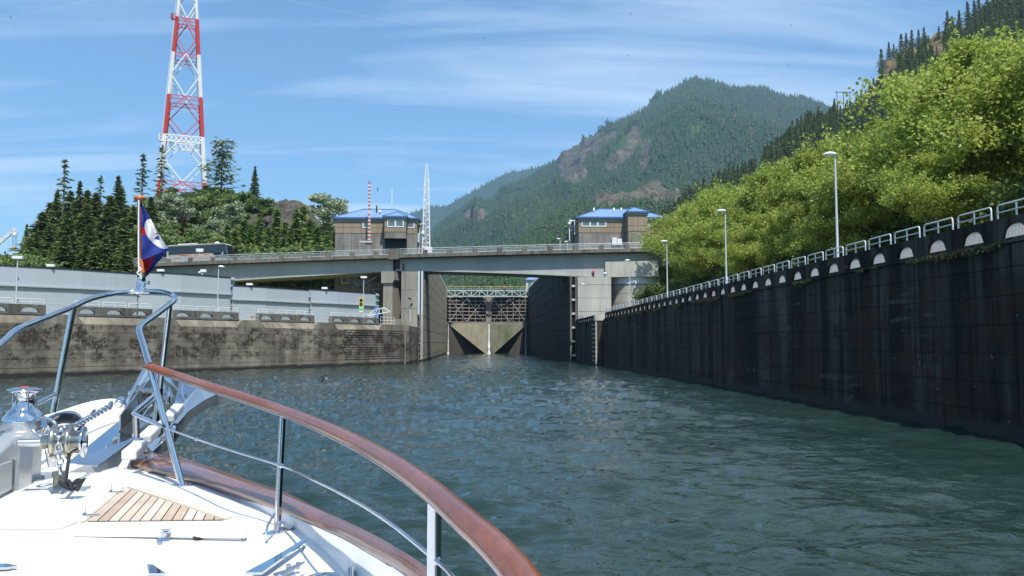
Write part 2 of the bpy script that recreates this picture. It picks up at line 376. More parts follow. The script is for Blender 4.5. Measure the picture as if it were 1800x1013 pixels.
def np_mesh(name, v, f, mats, smooth=True):
    me = bpy.data.meshes.new(name); me.vertices.add(len(v)); me.vertices.foreach_set('co', np.asarray(v, np.float32).ravel())
    k = f.shape[1]; me.loops.add(f.size); me.loops.foreach_set('vertex_index', f.astype(np.int32).ravel())
    me.polygons.add(len(f)); me.polygons.foreach_set('loop_start', (np.arange(len(f)) * k).astype(np.int32))
    me.update(calc_edges=True)
    me.polygons.foreach_set('use_smooth', np.full(len(f), smooth))
    for m in (mats if isinstance(mats, list) else [mats]): me.materials.append(m)
    return me
wt = NT('river_water')
wt.col(wt.mix(wt.rng(wt.noise(0.06, 4, 0.5), 0.4, 0.6), (0.012, 0.029, 0.025), (0.018, 0.037, 0.032)))
wt.set(0.03, 0, 0.5); wt.b.inputs['IOR'].default_value = 1.333
bn = wt.math('ADD', wt.noise(3.2, 4, 0.6, sc=(0.55, 1, 1), dist=0.4), wt.math('MULTIPLY', wt.noise(1.1, 3, 0.55, sc=(0.5, 1, 1), dist=0.5), 1.2))
wt.bump(bn, 0.7, 0.10)
wo = bpy.data.objects.new('water', np_mesh('water', wv, wf, wt.mat)); COL.objects.link(wo); struct(wo)
wm = MB()
wi = rads[0]; n = 40; 
wm.add([(0, 0, -0.02)] + [(1.25 * math.cos(6.2832 * k / n), 1.25 * math.sin(6.2832 * k / n), -0.02) for k in range(n)], [(0, 1 + k, 1 + (k + 1) % n) for k in range(n)])
sec = [math.pi * (0.52 + 0.96 * k / 24) for k in range(25)]
wm.add([(r_ * math.sin(a), r_ * math.cos(a), -0.01) for r_ in (298, 5800) for a in sec], [(k, 25 + k, 26 + k, k + 1) for k in range(24)])
struct(wm.build('water', wt.mat))
# left guide wall line
W0 = atz(0, 665, 0); W1 = atz(718, 640, 0)
gu = (W1 - W0).normalized(); gn = Vector((gu.y, -gu.x, 0))        # gn points to the channel
GW = (W0.copy(), gu, gn, Vector((0, 0, 1)))
def s_of_px(px, off=0.0):
    d = ray(px, 600); o = W0 + gn * off
    # C0 + d t = o + gu s
    det = d.x * (-gu.y) + d.y * gu.x
    rx, ry = o.x - C0.x, o.y - C0.y
    t = (rx * (-gu.y) + ry * gu.x) / det
    p = C0 + d * t
    return (p - o).dot(gu)
LG = (W1 - W0).length
def banks():
    b = MB()
    p = [W0 + gu * -70 - gn * 1.0, W0 + gu * (LG - 0.5) - gn * 1.0, Vector((X_L - 3, 144, 0)), Vector((X_L - 3, 300, 0)), Vector((-400, 300, 0)), Vector((-400, -20, 0))]
    b.prism([(q.x, q.y, -3) for q in p], (0, 0, 3 + ZL - 0.02)); struct(b.build('left_bank', M['grass']))
    b = MB()
    b.prism([(XG + 1.5, -40, -3), (400, -40, -3), (400, 300, -3), (24.5, 300, -3), (24.5, 141, -3), (XG + 1.5, 141, -3)], (0, 0, 3 + ZR - 0.65)); struct(b.build('right_bank', M['grass']))
    b = MB(); b.bb(-60, 80, 268, 320, -3, 18.0); struct(b.build('upper_bank', M['grass']))
banks()
# ------------------------------------------------------------------ terrain
class Ridge:
    def __init__(s, name, sil, D0, D1, D2, z0, mat, amp, nscale, rocks=(), prof=1.0, nu=260, nd=120, zback=None, tree=0):
        pts = [at(px, py + tree, D1) for px, py in sil]
        s.u = np.array([p.x / p.y for p in pts]); s.h = np.array([p.z for p in pts])
        o = np.argsort(s.u); s.u = s.u[o]; s.h = s.h[o]
        s.D0, s.D1, s.D2, s.z0, s.amp, s.ns, s.prof = D0, D1, D2, z0, amp, nscale, prof
        s.rocks = []
        for (px, py, rx, ry, th) in rocks: s.rocks.append((px, py, rx, ry, th))
        s.zb = z0 if zback is None else zback
        us = np.linspace(s.u[0], s.u[-1], nu); ds = np.concatenate([np.linspace(D0, D1, nd), np.linspace(D1, D2, max(6, nd // 5))[1:]])
        DD, UU = np.meshgrid(ds, us, indexing='ij'); ZZ = s.z(UU, DD)
        v = np.stack([UU * DD, DD, ZZ], -1).reshape(-1, 3)
        n1, n2 = DD.shape; a = (np.arange(n1 - 1)[:, None] * n2 + np.arange(n2 - 1)[None, :])
        f = np.stack([a, a + 1, a + 1 + n2, a + n2], -1).reshape(-1, 4)
        me = np_mesh(name, v, f, mat, False if rocks and D1 < 900 else True)
        at_ = me.attributes.new('rock', 'FLOAT', 'POINT'); at_.data.foreach_set('value', s.rock(UU, DD, ZZ).ravel().astype(np.float32))
        s.ob = bpy.data.objects.new(name, me); COL.objects.link(s.ob); struct(s.ob)
    def z(s, u, D):
        H = np.interp(u, s.u, s.h); t = (D - s.D0) / (s.D1 - s.D0); tc = np.clip(t, 0, 1)
        base = s.z0 + (H - s.z0) * tc ** s.prof
        back = s.zb + (H - s.zb) * np.clip(1 - (D - s.D1) / (s.D2 - s.D1), 0, 1)
        z = np.where(D <= s.D1, base, back)
        x = u * D; g = np.abs(fbm(x / s.ns, D / s.ns * 0.6, 5)) * 2 - 0.08
        z = z - s.amp * g * np.clip(tc * (1 - tc) * 4, 0, 1) * np.where(D <= s.D1, 1, 0)
        if s.rocks:
            r = s.rock(u, D, z); z = z + s.amp * (0.8 if s.D1 < 900 else 0.5) * r * (fbm(x / s.ns * 6, D / s.ns * 6 + z * 0.05 / 1.0, 4, 0.6))
        return z
    def rock(s, u, D, z):
        x = u * D; q0 = x - C0.x; q1 = D - C0.y; q2 = z - C0.z
        w = q0 * _f.x + q1 * _f.y + q2 * _f.z
        px = CX + FPX * (q0 * _r.x + q1 * _r.y) / w; py = CY - FPX * (q0 * _u.x + q1 * _u.y + q2 * _u.z) / w
        r = np.zeros_like(x)
        for (a, b, rx, ry, th) in s.rocks:
            c, sn = math.cos(R(th)), math.sin(R(th)); dx = px - a; dy = py - b
            e = ((dx * c + dy * sn) / rx) ** 2 + ((-dx * sn + dy * c) / ry) ** 2
            r = np.maximum(r, np.clip(1.5 - e, 0, 1))
        return np.clip(r * (0.75 + 0.9 * fbm(x / s.ns * 5, D / s.ns * 5 + z * 0.02, 4, 0.6)), 0, 1)
def instancer(name, pts, scales, proto, label=None):
    me = bpy.data.meshes.new(name); me.vertices.add(len(pts)); me.vertices.foreach_set('co', np.asarray(pts, np.float32).ravel())
    a = me.attributes.new('sc', 'FLOAT', 'POINT'); a.data.foreach_set('value', np.asarray(scales, np.float32))
    ob = bpy.data.objects.new(name, me); COL.objects.link(ob)
    ng = bpy.data.node_groups.new(name + '_nodes', 'GeometryNodeTree')
    ng.interface.new_socket('Geometry', in_out='INPUT', socket_type='NodeSocketGeometry'); ng.interface.new_socket('Geometry', in_out='OUTPUT', socket_type='NodeSocketGeometry')
    N = ng.nodes; L = ng.links; gi = N.new('NodeGroupInput'); go = N.new('NodeGroupOutput')
    ip = N.new('GeometryNodeInstanceOnPoints'); oi = N.new('GeometryNodeObjectInfo'); oi.inputs[0].default_value = proto
    na_ = N.new('GeometryNodeInputNamedAttribute'); na_.data_type = 'FLOAT'; na_.inputs[0].default_value = 'sc'
    rv = N.new('FunctionNodeRandomValue'); rv.data_type = 'FLOAT_VECTOR'; rv.inputs[0].default_value = (-0.04, -0.04, 0); rv.inputs[1].default_value = (0.04, 0.04, 6.28)
    L.new(gi.outputs[0], ip.inputs['Points']); L.new(oi.outputs['Geometry'], ip.inputs['Instance']); L.new(rv.outputs[0], ip.inputs['Rotation'])
    L.new(na_.outputs[0], ip.inputs['Scale']); L.new(ip.outputs[0], go.inputs[0])
    md = ob.modifiers.new('scatter', 'NODES'); md.node_group = ng
    stuff(ob)
    if label: ob['label'] = label
    return ob
# ------------------------------------------------------------------ tree prototypes (meshes shared by all copies)
def quads_mesh(name, cen, ax, bx, mat):
    """leaf rhombs: centres, half axes"""
    cen = np.asarray(cen); ax = np.asarray(ax); bx = np.asarray(bx); n = len(cen)
    v = np.stack([cen - ax, cen + bx, cen + ax, cen - bx], 1).reshape(-1, 3)
    f = np.arange(4 * n).reshape(-1, 4)
    return np_mesh(name, v, f, mat, False)
def rnd_dirs(rs, n):
    v = rs.randn(n, 3); return v / np.linalg.norm(v, axis=1)[:, None]
def conifer(name, H, Rad, seed, mat, bare=0.06, dens=1.0, droop=0.25, ragged=0.3, power=0.85, leaf=0.36, bark=None, lump=None):
    rs = np.random.RandomState(seed); C = []; A = []; B = []
    tr = MB(); tr.tube([(0, 0, -1), (0, 0, H * 0.5), (0, 0, H)], [H * 0.016, H * 0.010, 0.02], 6)
    z = H * bare
    while z < H * 0.985:
        t = z / H; rad = Rad * (1 - t) ** power * (1 - ragged * rs.rand())
        if lump: rad = Rad * lump(t) * (1 - ragged * rs.rand())
        if t < bare + 0.12: rad *= 0.6 + 0.4 * (t - bare) / 0.12
        nb = max(4, int(7 * dens)); a0 = rs.rand() * 6.28
        for k in range(nb):
            if rs.rand() < 0.12: continue
            a = a0 + 6.28 * k / nb + rs.randn() * 0.2; L = max(0.25, rad * (0.7 + 0.45 * rs.rand()))
            zz = z + rs.randn() * 0.2; ns = max(3, int(L / leaf * 1.5 * dens * 1.6))
            tip = Vector((math.cos(a) * L, math.sin(a) * L, zz - droop * L + 0.1 * L))
            if L > 0.8: tr.tube([(0, 0, zz), tuple(tip)], [0.05, 0.015], 3)
            fr = np.sort(0.12 + 0.9 * rs.rand(ns)); w = 0.36 * L * (1.1 - fr) + 0.12
            off = (rs.rand(ns) * 2 - 1) * w
            cx = np.cos(a) * L * fr - np.sin(a) * off; cyy = np.sin(a) * L * fr + np.cos(a) * off
            cz = zz - droop * L * fr ** 1.3 + 0.10 * L * fr ** 3 - np.abs(off) * 0.25 + rs.randn(ns) * 0.07
            d = np.stack([np.cos(a) + rs.randn(ns) * 0.45, np.sin(a) + rs.randn(ns) * 0.45, -0.25 + rs.randn(ns) * 0.22], 1); d /= np.linalg.norm(d, axis=1)[:, None]
            sd = np.cross(d, np.array([0, 0, 1.0])) + rs.randn(ns, 3) * 0.35; sd /= np.linalg.norm(sd, axis=1)[:, None]
            ls = leaf * (0.7 + 0.7 * rs.rand(ns))[:, None]
            C.append(np.stack([cx, cyy, cz], 1)); A.append(d * ls); B.append(sd * ls * 0.42)
        z += (0.34 + 0.3 * (1 - t)) / dens * (H / 18.0) ** 0.5
    C = np.concatenate(C); A = np.concatenate(A); B = np.concatenate(B)
    root = thing(name, 'x', 'tree'); trk = tr.build('trunk', bark or M['bark'], root)
    cr = bpy.data.objects.new('crown', quads_mesh('crown', C, A, B, mat)); COL.objects.link(cr); cr.parent = root
    return root
def broadleaf(name, H, Rad, seed, mat, leaf=0.2, tips=110, per=95, bark=None, z_low=0.18, narrow=False, clump=0.95, trunk_r=0.2, limbs=0, shoots=0):
    rs = np.random.RandomState(seed); tr = MB(); T = []; SH = []
    base = Vector((0, 0, -0.5)); fork = Vector((rs.randn() * 0.2, rs.randn() * 0.2, H * 0.22))
    lead = [base, fork, fork + Vector((rs.randn() * 0.4, rs.randn() * 0.4, H * 0.28)), Vector((rs.randn() * 0.5, rs.randn() * 0.5, H * 0.92))]
    tr.tube(lead, [trunk_r, trunk_r * 0.75, trunk_r * 0.5, 0.03], 7)
    nl = limbs or (9 if not narrow else 14)
    for i in range(nl):
        f = 0.16 + 0.78 * (i + rs.rand()) / nl; p0 = lead[1].lerp(lead[2], min(1, f * 2)) if f < 0.5 else lead[2].lerp(lead[3], (f - 0.5) * 2)
        a = i * 2.4 + rs.randn() * 0.3
        env = Rad * (math.sin(math.pi * min(1, 0.30 + 0.66 * f)) ** 0.7) * (0.75 + 0.4 * rs.rand())
        rise = (0.25 + 0.4 * rs.rand()) * env
        e = p0 + Vector((math.cos(a) * env, math.sin(a) * env, rise))
        m = p0.lerp(e, 0.5) + Vector((0, 0, 0.12 * env))
        tr.tube([p0, m, e], [trunk_r * 0.38, trunk_r * 0.24, 0.03], 5)
        for j in range(5):
            q0 = m.lerp(e, rs.rand() * 0.9) if j else e; q0 = p0.lerp(m, 0.5 + 0.5 * rs.rand()) if j == 4 else q0
            dd = Vector(rnd_dirs(rs, 1)[0]); dd.z = abs(dd.z) * 0.6 - 0.12; L = env * (0.28 + 0.3 * rs.rand()) + 0.3
            q1 = q0 + dd * L; tr.tube([q0, q1], [trunk_r * 0.13, 0.02], 3)
            for kk in range(3):
                d2 = Vector(rnd_dirs(rs, 1)[0]); d2.z = d2.z * 0.5 + 0.15; T.append(q0.lerp(q1, 0.3 + 0.35 * kk) + d2 * (0.35 * L + 0.2))
    nT = len(T)
    for k_ in range(shoots):
        t0 = T[rs.randint(nT)]
        if t0.z < H * 0.45 and rs.rand() < 0.7: continue
        L = 0.6 + 1.1 * rs.rand(); d_ = Vector((rs.randn() * 0.35, rs.randn() * 0.35, 1)); tr.tube([t0, t0 + d_ * L], [0.025, 0.008], 3)
        SH.append((t0, d_ * L))
    T = np.array([tuple(t) for t in T]); per_ = int(tips * per / len(T)); C = []
    for t in T:
        r = clump * (0.6 + 0.8 * rs.rand()); c = rnd_dirs(rs, per_) * (rs.rand(per_, 1) ** 0.45) * r; c[:, 2] *= 0.85
        C.append(c + t)
    for (t0, dv_) in SH:
        f_ = rs.rand(16, 1); C.append(np.array([tuple(t0)]) + np.array([tuple(dv_)]) * (0.3 + 0.8 * f_) + rs.randn(16, 3) * 0.17)
    C = np.concatenate(C); n = len(C)
    nrm = rnd_dirs(rs, n); nrm[:, 2] = np.abs(nrm[:, 2]) + 0.1; nrm[:, 1] -= 0.15; nrm /= np.linalg.norm(nrm, axis=1)[:, None]
    a = np.cross(nrm, rnd_dirs(rs, n)); a /= np.linalg.norm(a, axis=1)[:, None]; b = np.cross(nrm, a)
    ls = leaf * (0.65 + 0.7 * rs.rand(n))[:, None]
    root = thing(name, 'x', 'tree'); tr.build('trunk', bark or M['bark'], root)
    cr = bpy.data.objects.new('crown', quads_mesh('crown', C, a * ls, b * ls * 0.7, mat)); COL.objects.link(cr); cr.parent = root
    return root
_used = set()
def place(proto, loc, s, rz, label, group=None, sz=None):
    if proto.name in _used: o = copy_tree(proto)
    else: o = proto; _used.add(proto.name)
    o.location = loc; o.scale = (s, s, sz or s); o.rotation_euler = (0, 0, rz); o['label'] = label
    if group: o['group'] = group
    elif 'group' in o: del o['group']
    return o
def far_tree_mesh(seed, mat):
    rs = np.random.RandomState(seed); b = MB()
    b.tube([(0, 0, -3), (0, 0, 16)], [0.5, 0.2], 4, mi=1)
    n = 7
    for k in range(5):
        z0 = 1.5 + k * 4.0; r = 4.6 * (1 - k / 5.6) * (0.85 + 0.3 * rs.rand()); zt = z0 + 7.2 - k * 0.3
        vs = [(rs.randn() * 0.2, rs.randn() * 0.2, zt)] + [(r * (0.7 + 0.55 * rs.rand()) * math.cos(6.2832 * (i + rs.rand() * 0.5) / n), r * (0.7 + 0.55 * rs.rand()) * math.sin(6.2832 * (i + rs.rand() * 0.5) / n), z0 + rs.randn() * 0.7) for i in range(n)]
        b.add(vs, [(0, 1 + i, 1 + (i + 1) % n) for i in range(n)], 0)
    return b.build('distant_conifer', [mat, M['bark']])
far_proto = [far_tree_mesh(3, M['farfir']), far_tree_mesh(9, M['farfir'])]
# --- the mountains upstream
sil4 = [(640, 400), (700, 380), (757, 362), (784, 360), (820, 341), (888, 303), (941, 293), (975, 281), (1010, 285), (1060, 310), (1150, 330), (1300, 300), (1500, 260)]
sil3 = [(600, 520), (690, 470), (760, 402), (800, 372), (830, 357), (864, 350), (884, 331), (930, 310), (975, 283), (1000, 264), (1020, 251), (1050, 231), (1090, 209), (1130, 190), (1160, 166), (1185, 151), (1205, 139), (1225, 133), (1260, 141), (1285, 149), (1310, 150), (1345, 152), (1380, 166), (1410, 168), (1440, 176), (1480, 200), (1560, 240), (1700, 300)]
sil2 = [(780, 560), (840, 500), (908, 430), (958, 392), (1008, 360), (1038, 350), (1069, 334), (1100, 330), (1122, 322), (1150, 316), (1189, 322), (1210, 335), (1260, 345), (1330, 340), (1450, 330)]
sil1 = [(1120, 420), (1180, 370), (1215, 338), (1255, 315), (1290, 300), (1330, 290), (1345, 268), (1390, 232), (1420, 205), (1450, 195), (1470, 188), (1500, 182), (1525, 170), (1540, 150), (1548, 122), (1556, 100), (1575, 84), (1610, 68), (1650, 48), (1690, 38), (1720, 20), (1750, 0), (1800, -30), (1900, -80), (2050, -160)]
far_mtn = Ridge('far_mountain', sil4, 3600, 6200, 8000, 60, M['mtn'], 220, 900, tree=3, nu=160, nd=60)
main_mtn = Ridge('mountain', sil3, 700, 3600, 4800, 18, M['mtn'], 200, 560, tree=5, nu=420, nd=260, prof=1.05,
    rocks=[(1005, 290, 26, 34, -20), (1050, 245, 42, 10, -15), (1040, 262, 30, 12, -25), (1105, 258, 34, 15, -50), (1085, 280, 26, 14, -35), (1115, 245, 14, 22, 10), (1135, 272, 8, 34, 10), (835, 378, 20, 13, -15), (895, 345, 24, 5, -25), (1150, 180, 16, 4, -40), (1290, 205, 6, 8, 0), (1320, 230, 5, 8, 0), (1185, 320, 5, 5, 0)])
spur = Ridge('spur_hill', sil2, 420, 1350, 1900, 16, M['mtn'], 45, 200, tree=7, nu=260, nd=110, rocks=[(1070, 350, 40, 24, 3), (1162, 342, 50, 26, 4), (1118, 352, 40, 16, 0)])
right_hill = Ridge('right_hillside', sil1, 230, 720, 900, 10, M['hill_right'], 22, 110, tree=16, nu=220, nd=120, zback=60, prof=0.95,
    rocks=[(1562, 125, 16, 24, -10), (1600, 88, 26, 10, -30), (1650, 62, 24, 10, -30), (1640, 90, 22, 12, -20), (1500, 195, 26, 8, -30), (1545, 200, 26, 9, -35), (1700, 45, 18, 9, -20)])
def scatter(rg, n, smin, smax, seed, keep=None, tmin=0.0, pw=1.0):
    rs = np.random.RandomState(seed); u = rg.u[0] + (rg.u[-1] - rg.u[0]) * rs.rand(n); t = tmin + (1.03 - tmin) * rs.rand(n) ** pw
    D = rg.D0 + t * (rg.D1 - rg.D0); z = rg.z(u, D); rk = rg.rock(u, D, z) if rg.rocks else np.zeros(n)
    k = rk < 0.12
    clear = fbm(u * D / rg.ns * 1.7 + 50, D / rg.ns * 1.7, 4); k &= clear < 0.5
    if keep is not None: k &= keep(u, D, rs)
    return np.stack([u * D, D, z], 1)[k], (smin + (smax - smin) * rs.rand(n) ** 1.5)[k]
for k_, (rg_, px_, D_) in enumerate(((main_mtn, 1090, 3560), (spur, 1060, 1330))):
    q_ = at(px_, 300, D_); far_proto[k_].location = (q_.x, D_, float(rg_.z(q_.x / D_, D_)))
    tag(far_proto[k_], ('tiny conifer on the left shoulder of the main mountain ridge', 'tiny conifer on top of the low brown cliff above the right control house')[k_], 'tree')
P, S = scatter(far_mtn, 16000, 0.9, 1.6, 1, tmin=0.35); stuff(instancer('far_forest', P, S, far_proto[0]))
P, S = scatter(main_mtn, 60000, 0.55, 1.25, 2, pw=0.75); P[:, 2] -= 1; h = len(P) // 2
instancer('mountain_forest', P[:h], S[:h], far_proto[0]); instancer('mountain_forest', P[h:], S[h:], far_proto[1])
P, S = scatter(spur, 15000, 0.45, 1.0, 3); instancer('spur_forest', P, S, far_proto[1])
# --- right hillside: own trees; the largest ones are single objects, the rest a mass
rkeep = lambda u, D, rs: rs.rand(len(u)) < 0.9
fir_sm = [conifer('fir_tree', 17, 6.8, 41 + k, M['fir'], dens=0.8, leaf=0.8, ragged=0.5, power=1.15) for k in range(3)]
place(fir_sm[0], (right_hill.u[6] * 720, 716, float(right_hill.z(right_hill.u[6], 716))), 0.8, 0, 'small dark fir low on the skyline of the right hillside')
P, S = scatter(right_hill, 5600, 0.55, 1.15, 4); P[:, 2] -= 0.5
cr = [c_ for c_ in fir_sm[0].children if c_.name.startswith('crown')][0]
instancer('hillside_forest', P, S, cr)
fir_sm_used = 0
sky_px = [(1345, 1), (1380, .9), (1455, .8), (1470, .8), (1504, 1.0), (1512, 1.15), (1520, .95), (1527, 1.25), (1534, 1.2), (1549, 1.35), (1563, 1.1), (1585, 1.25), (1594, 1.0), (1604, 1.25), (1616, 1.2), (1628, .7), (1634, .6), (1652, .95), (1668, 1.25), (1676, 1.1), (1689, 1.35), (1704, 1.5), (1716, 1.4), (1724, 1.5), (1740, 1.4), (1755, 1.5), (1775, 1.6), (1790, 1.5)]
for i, (px, s) in enumerate(sky_px):
    D = 716 - 4 * (i % 3); u = at(px, 100, D).x / D
    place(fir_sm[i % 3], (u * D, D, float(right_hill.z(u, D)) - 0.8), s, i * 1.7, 'dark fir standing against the sky on the ridge of the right hillside', 'firs along the skyline of the right hillside')
# pole structure on the saddle
b = MB(); q = at(1483, 186, 700); th = thing('utility_pole_frame', 'three-legged dark wooden power line frame on the saddle below the right hillside', 'pylon', q)
for dx in (-6, 0, 6): b = MB(); b.tube([q + Vector((dx, 0, -4)), q + Vector((dx, 0, 13))], 0.35, 6); b.build('pole', M['bark'], th)
b = MB(); b.bar(q + Vector((-8, -0.3, 12.4)), q + Vector((8, -0.3, 12.4)), 0.5); b.build('crossarm', M['bark'], th)
# ------------------------------------------------------------------ left hill
silh = [(-260, 520), (-120, 490), (0, 468), (60, 440), (120, 400), (180, 380), (240, 364), (300, 354), (360, 350), (420, 356), (450, 354), (470, 362), (490, 358), (515, 358), (540, 364), (555, 390), (590, 405), (640, 440), (700, 480), (760, 520)]
left_hill = Ridge('left_hill', silh, 178, 300, 420, 6.2, M['hill_left'], 7, 45, nu=200, nd=90, zback=40, prof=0.8,
    rocks=[(515, 398, 48, 50, 5), (480, 388, 24, 28, 0), (437, 370, 18, 14, 0), (450, 398, 16, 20, 0), (550, 410, 20, 25, 0)])
# ------------------------------------------------------------------ walls of the approach
def fr_at(fr, s, w=0.0, z=0.0): return fr[0] + fr[1] * s + fr[2] * w + fr[3] * z
def arch_panel(L, H, th, ow, oh, ob, n=10, ledge=True):
    """parapet panel with an arched opening; local x along, y outward, z up"""
    b = MB(); x0, x1 = (L - ow) / 2, (L + ow) / 2
    b.bb(0, L, -th, 0, 0, ob); b.bb(0, x0, -th, 0, ob, H); b.bb(x1, L, -th, 0, ob, H)
    arc = [(x0 + ow * k / n, ob + oh * math.sqrt(max(0, 1 - (2 * k / n - 1) ** 2)) ) for k in range(n + 1)]
    vs = [];
    for (x, z) in arc: vs += [(x, 0, z), (x, 0, H), (x, -th, z), (x, -th, H)]
    fs = []
    for k in range(n):
        a = 4 * k; c = a + 4
        fs += [(a, c, c + 1, a + 1), (a + 2, a + 3, c + 3, c + 2), (a, a + 2, c + 2, c), (a + 1, c + 1, c + 3, a + 3)]
    b.add(vs, fs)
    if ledge: b.bb(0.0, L, 0.0, 0.10, 0.0, 0.10)
    return b
def pipe_rail(L, H=0.5, r=0.035):
    b = MB(); m = 0.18; x0, x1 = m, L - m; c = 0.1
    b.tube([(x0, -0.12, 0), (x0, -0.12, H - c), (x0 + 0.03, -0.12, H - 0.03), (x0 + c, -0.12, H), (x1 - c, -0.12, H), (x1 - 0.03, -0.12, H - 0.03), (x1, -0.12, H - c), (x1, -0.12, 0)], r, 6)
    b.tube([(x0, -0.12, H * 0.48), (x1, -0.12, H * 0.48)], r * 0.9, 6)
    b.tube([((x0 + x1) / 2, -0.12, 0), ((x0 + x1) / 2, -0.12, H)], r * 0.9, 6)
    return b
def pickets(L, H, step=0.09, r=0.012, dy=-0.37):
    b = MB(); x = 0.0
    while x <= L: b.bb(x - r, x + r, dy - .01, dy + .01, 0, H); x += step
    b.bb(0, L, dy - .015, dy + .015, H - 0.02, H + 0.02)
    return b
# ---- left guide wall
gw = thing('guide_wall', 'sunlit stained concrete guide wall with arched parapets along the left side of the water', 'wall', W0)
b = MB(); b.bb(-55, LG, -3.0, -0.12, -2.6, 5.3, GW); b.build('wall_core', M['joint'], gw)
grp = [(s_of_px(a), s_of_px(c)) for a, c in ((-62, 85), (133, 273), (306, 425), (457, 558), (586, 671))]
grp[0] = (grp[0][1] - (grp[1][1] - grp[1][0]), grp[0][1])
print('groups', [(round(a, 1), round(c, 1)) for a, c in grp], 'LG', LG)
rs = np.random.RandomState(3)
ZCH = 5.35
rows = [-2.0, 0.9, 1.8, 2.7, 3.6, 4.5, ZCH]
s = -52.0
edges = [s]
while s < LG - 6: s += 6.35; edges.append(s)
edges[-1] = LG
for i in range(len(edges) - 1):
    for k in range(len(rows) - 1):
        j = 0.012 * rs.rand(); b = MB()
        last = i == len(edges) - 2
        b.bb(edges[i] + 0.01, edges[i + 1] - 0.01, -0.2, -0.03 + j, rows[k] + 0.02, rows[k + 1] - 0.02, GW)
        b.build('block', M['guide'], gw)
for k in range(13):      # form-board ledges near the lock end
    b = MB(); b.bb(s_of_px(606), LG - 0.3, -0.03, 0.035, 1.0 + 0.36 * k, 1.0 + 0.36 * k + 0.12, GW); b.build('form_ledge', M['guide'], gw)
def wpl(s, w, z): return fr_at(GW, s, w, z)
# top: chamfered under each parapet, full height pillars between
b = MB(); b.prism([wpl(-55, -0.03, ZCH), wpl(-55, -0.72, ZL - 0.02), wpl(-55, -3, ZL - 0.02), wpl(-55, -3, ZCH)], gu * (55 + LG)); b.build('chamfer', M['guide'], gw)
gaps = [(-60, grp[0][0])] + [(grp[i][1], grp[i + 1][0]) for i in range(4)] + [(grp[4][1], LG)]
for (a, c) in gaps:
    b = MB(); lo = 0.9 if c < LG - 1 else 0.0; ll = 0.9 if a > -50 else 0
    f = [wpl(a - ll, -0.028, ZCH + .002), wpl(c + lo, -0.028, ZCH + .002), wpl(c, -0.028, ZL), wpl(a, -0.028, ZL)]
    b.prism(f, -gn * 2.9); b.build('pier_block', M['guide'], gw)
pitch_l = [(c - a) / 3 for a, c in grp]
rot_gw = math.atan2(gu.y, gu.x)
pan = {}
for gi, (a, c) in enumerate(grp):
    P_ = (c - a) / 3; key = round(P_, 1)
    for k in range(3):
        o = wpl(a + P_ * k, -0.66, ZL)
        if gi == 0 and k == 0 and False: pass
        b = arch_panel(P_ - 0.02, 0.98, 0.3, P_ * 0.60, 0.46, 0.22)
        pb = b.build('parapet_panel', M['conc_dirty'], gw, world=False); pb.location = o - ORG[gw]; pb.rotation_euler = (0, 0, rot_gw + math.pi) if False else (0, 0, rot_gw)
        # local y must point to the channel: gn = rotate(gu, -90), so flip
        pb.scale = (1, -1, 1)
        rb = pipe_rail(P_, 0.55).build('railing', M['white'], gw, world=False); rb.location = o + Vector((0, 0, 0.98)) - ORG[gw]; rb.rotation_euler = (0, 0, rot_gw); rb.scale = (1, -1, 1)
        kb = pickets(P_ - 0.5, 0.7, 0.22, 0.02).build('picket_screen', M['galv'], gw, world=False); kb.location = o + gu * 0.2 - ORG[gw]; kb.rotation_euler = (0, 0, rot_gw); kb.scale = (1, -1, 1)
for (a, c) in gaps[1:5]:
    b = MB(); n = 4; 
    for k in range(n + 1): b.tube([wpl(a + (c - a) * k / n, -0.5, ZL), wpl(a + (c - a) * k / n, -0.5, ZL + 1.1)], 0.03, 5)
    for z in (0.12, 0.6, 1.1): b.tube([wpl(a, -0.5, ZL + z), wpl(c, -0.5, ZL + z)], 0.028, 5)
    x = a
    while x < c: b.bar(wpl(x, -0.5, ZL + .12), wpl(x, -0.5, ZL + 1.1), 0.012); x += 0.14
    b.build('fence_panel', M['galv'], gw)
b = MB(); a = s_of_px(673); c = s_of_px(697)
for k in range(5): b.tube([wpl(a + (c - a) * k / 4, -0.5, ZL), wpl(a + (c - a) * k / 4, -0.5, ZL + 1.15)], 0.03, 5)
for z in (0.1, 0.6, 1.15): b.tube([wpl(a, -0.5, ZL + z), wpl(c, -0.5, ZL + z)], 0.03, 5)
b.build('fence_panel', M['white'], gw)
b = MB(); b.bb(s_of_px(700), LG - 0.1, -2.5, -0.1, ZL, ZL + 0.55, GW); b.bb(s_of_px(702), LG - 0.6, -2.5, -0.3, ZL + 0.55, ZL + 0.95, GW); b.build('end_block', M['conc'], gw)
b = MB(); b.bb(LG - 1.0, LG - 0.86, 0.0, 0.12, 0, ZL, GW); b.build('fender_strip', M['rust'], gw)
b = MB(); b.prism([wpl(LG, -0.05, -2.5), wpl(LG, -3.0, -2.5), (X_L - 3.4, 145, -2.5), (X_L - 0.8, 145, -2.5)], (0, 0, 2.5 + ZL - 0.1)); b.build('return_wall', M['guide'], gw)
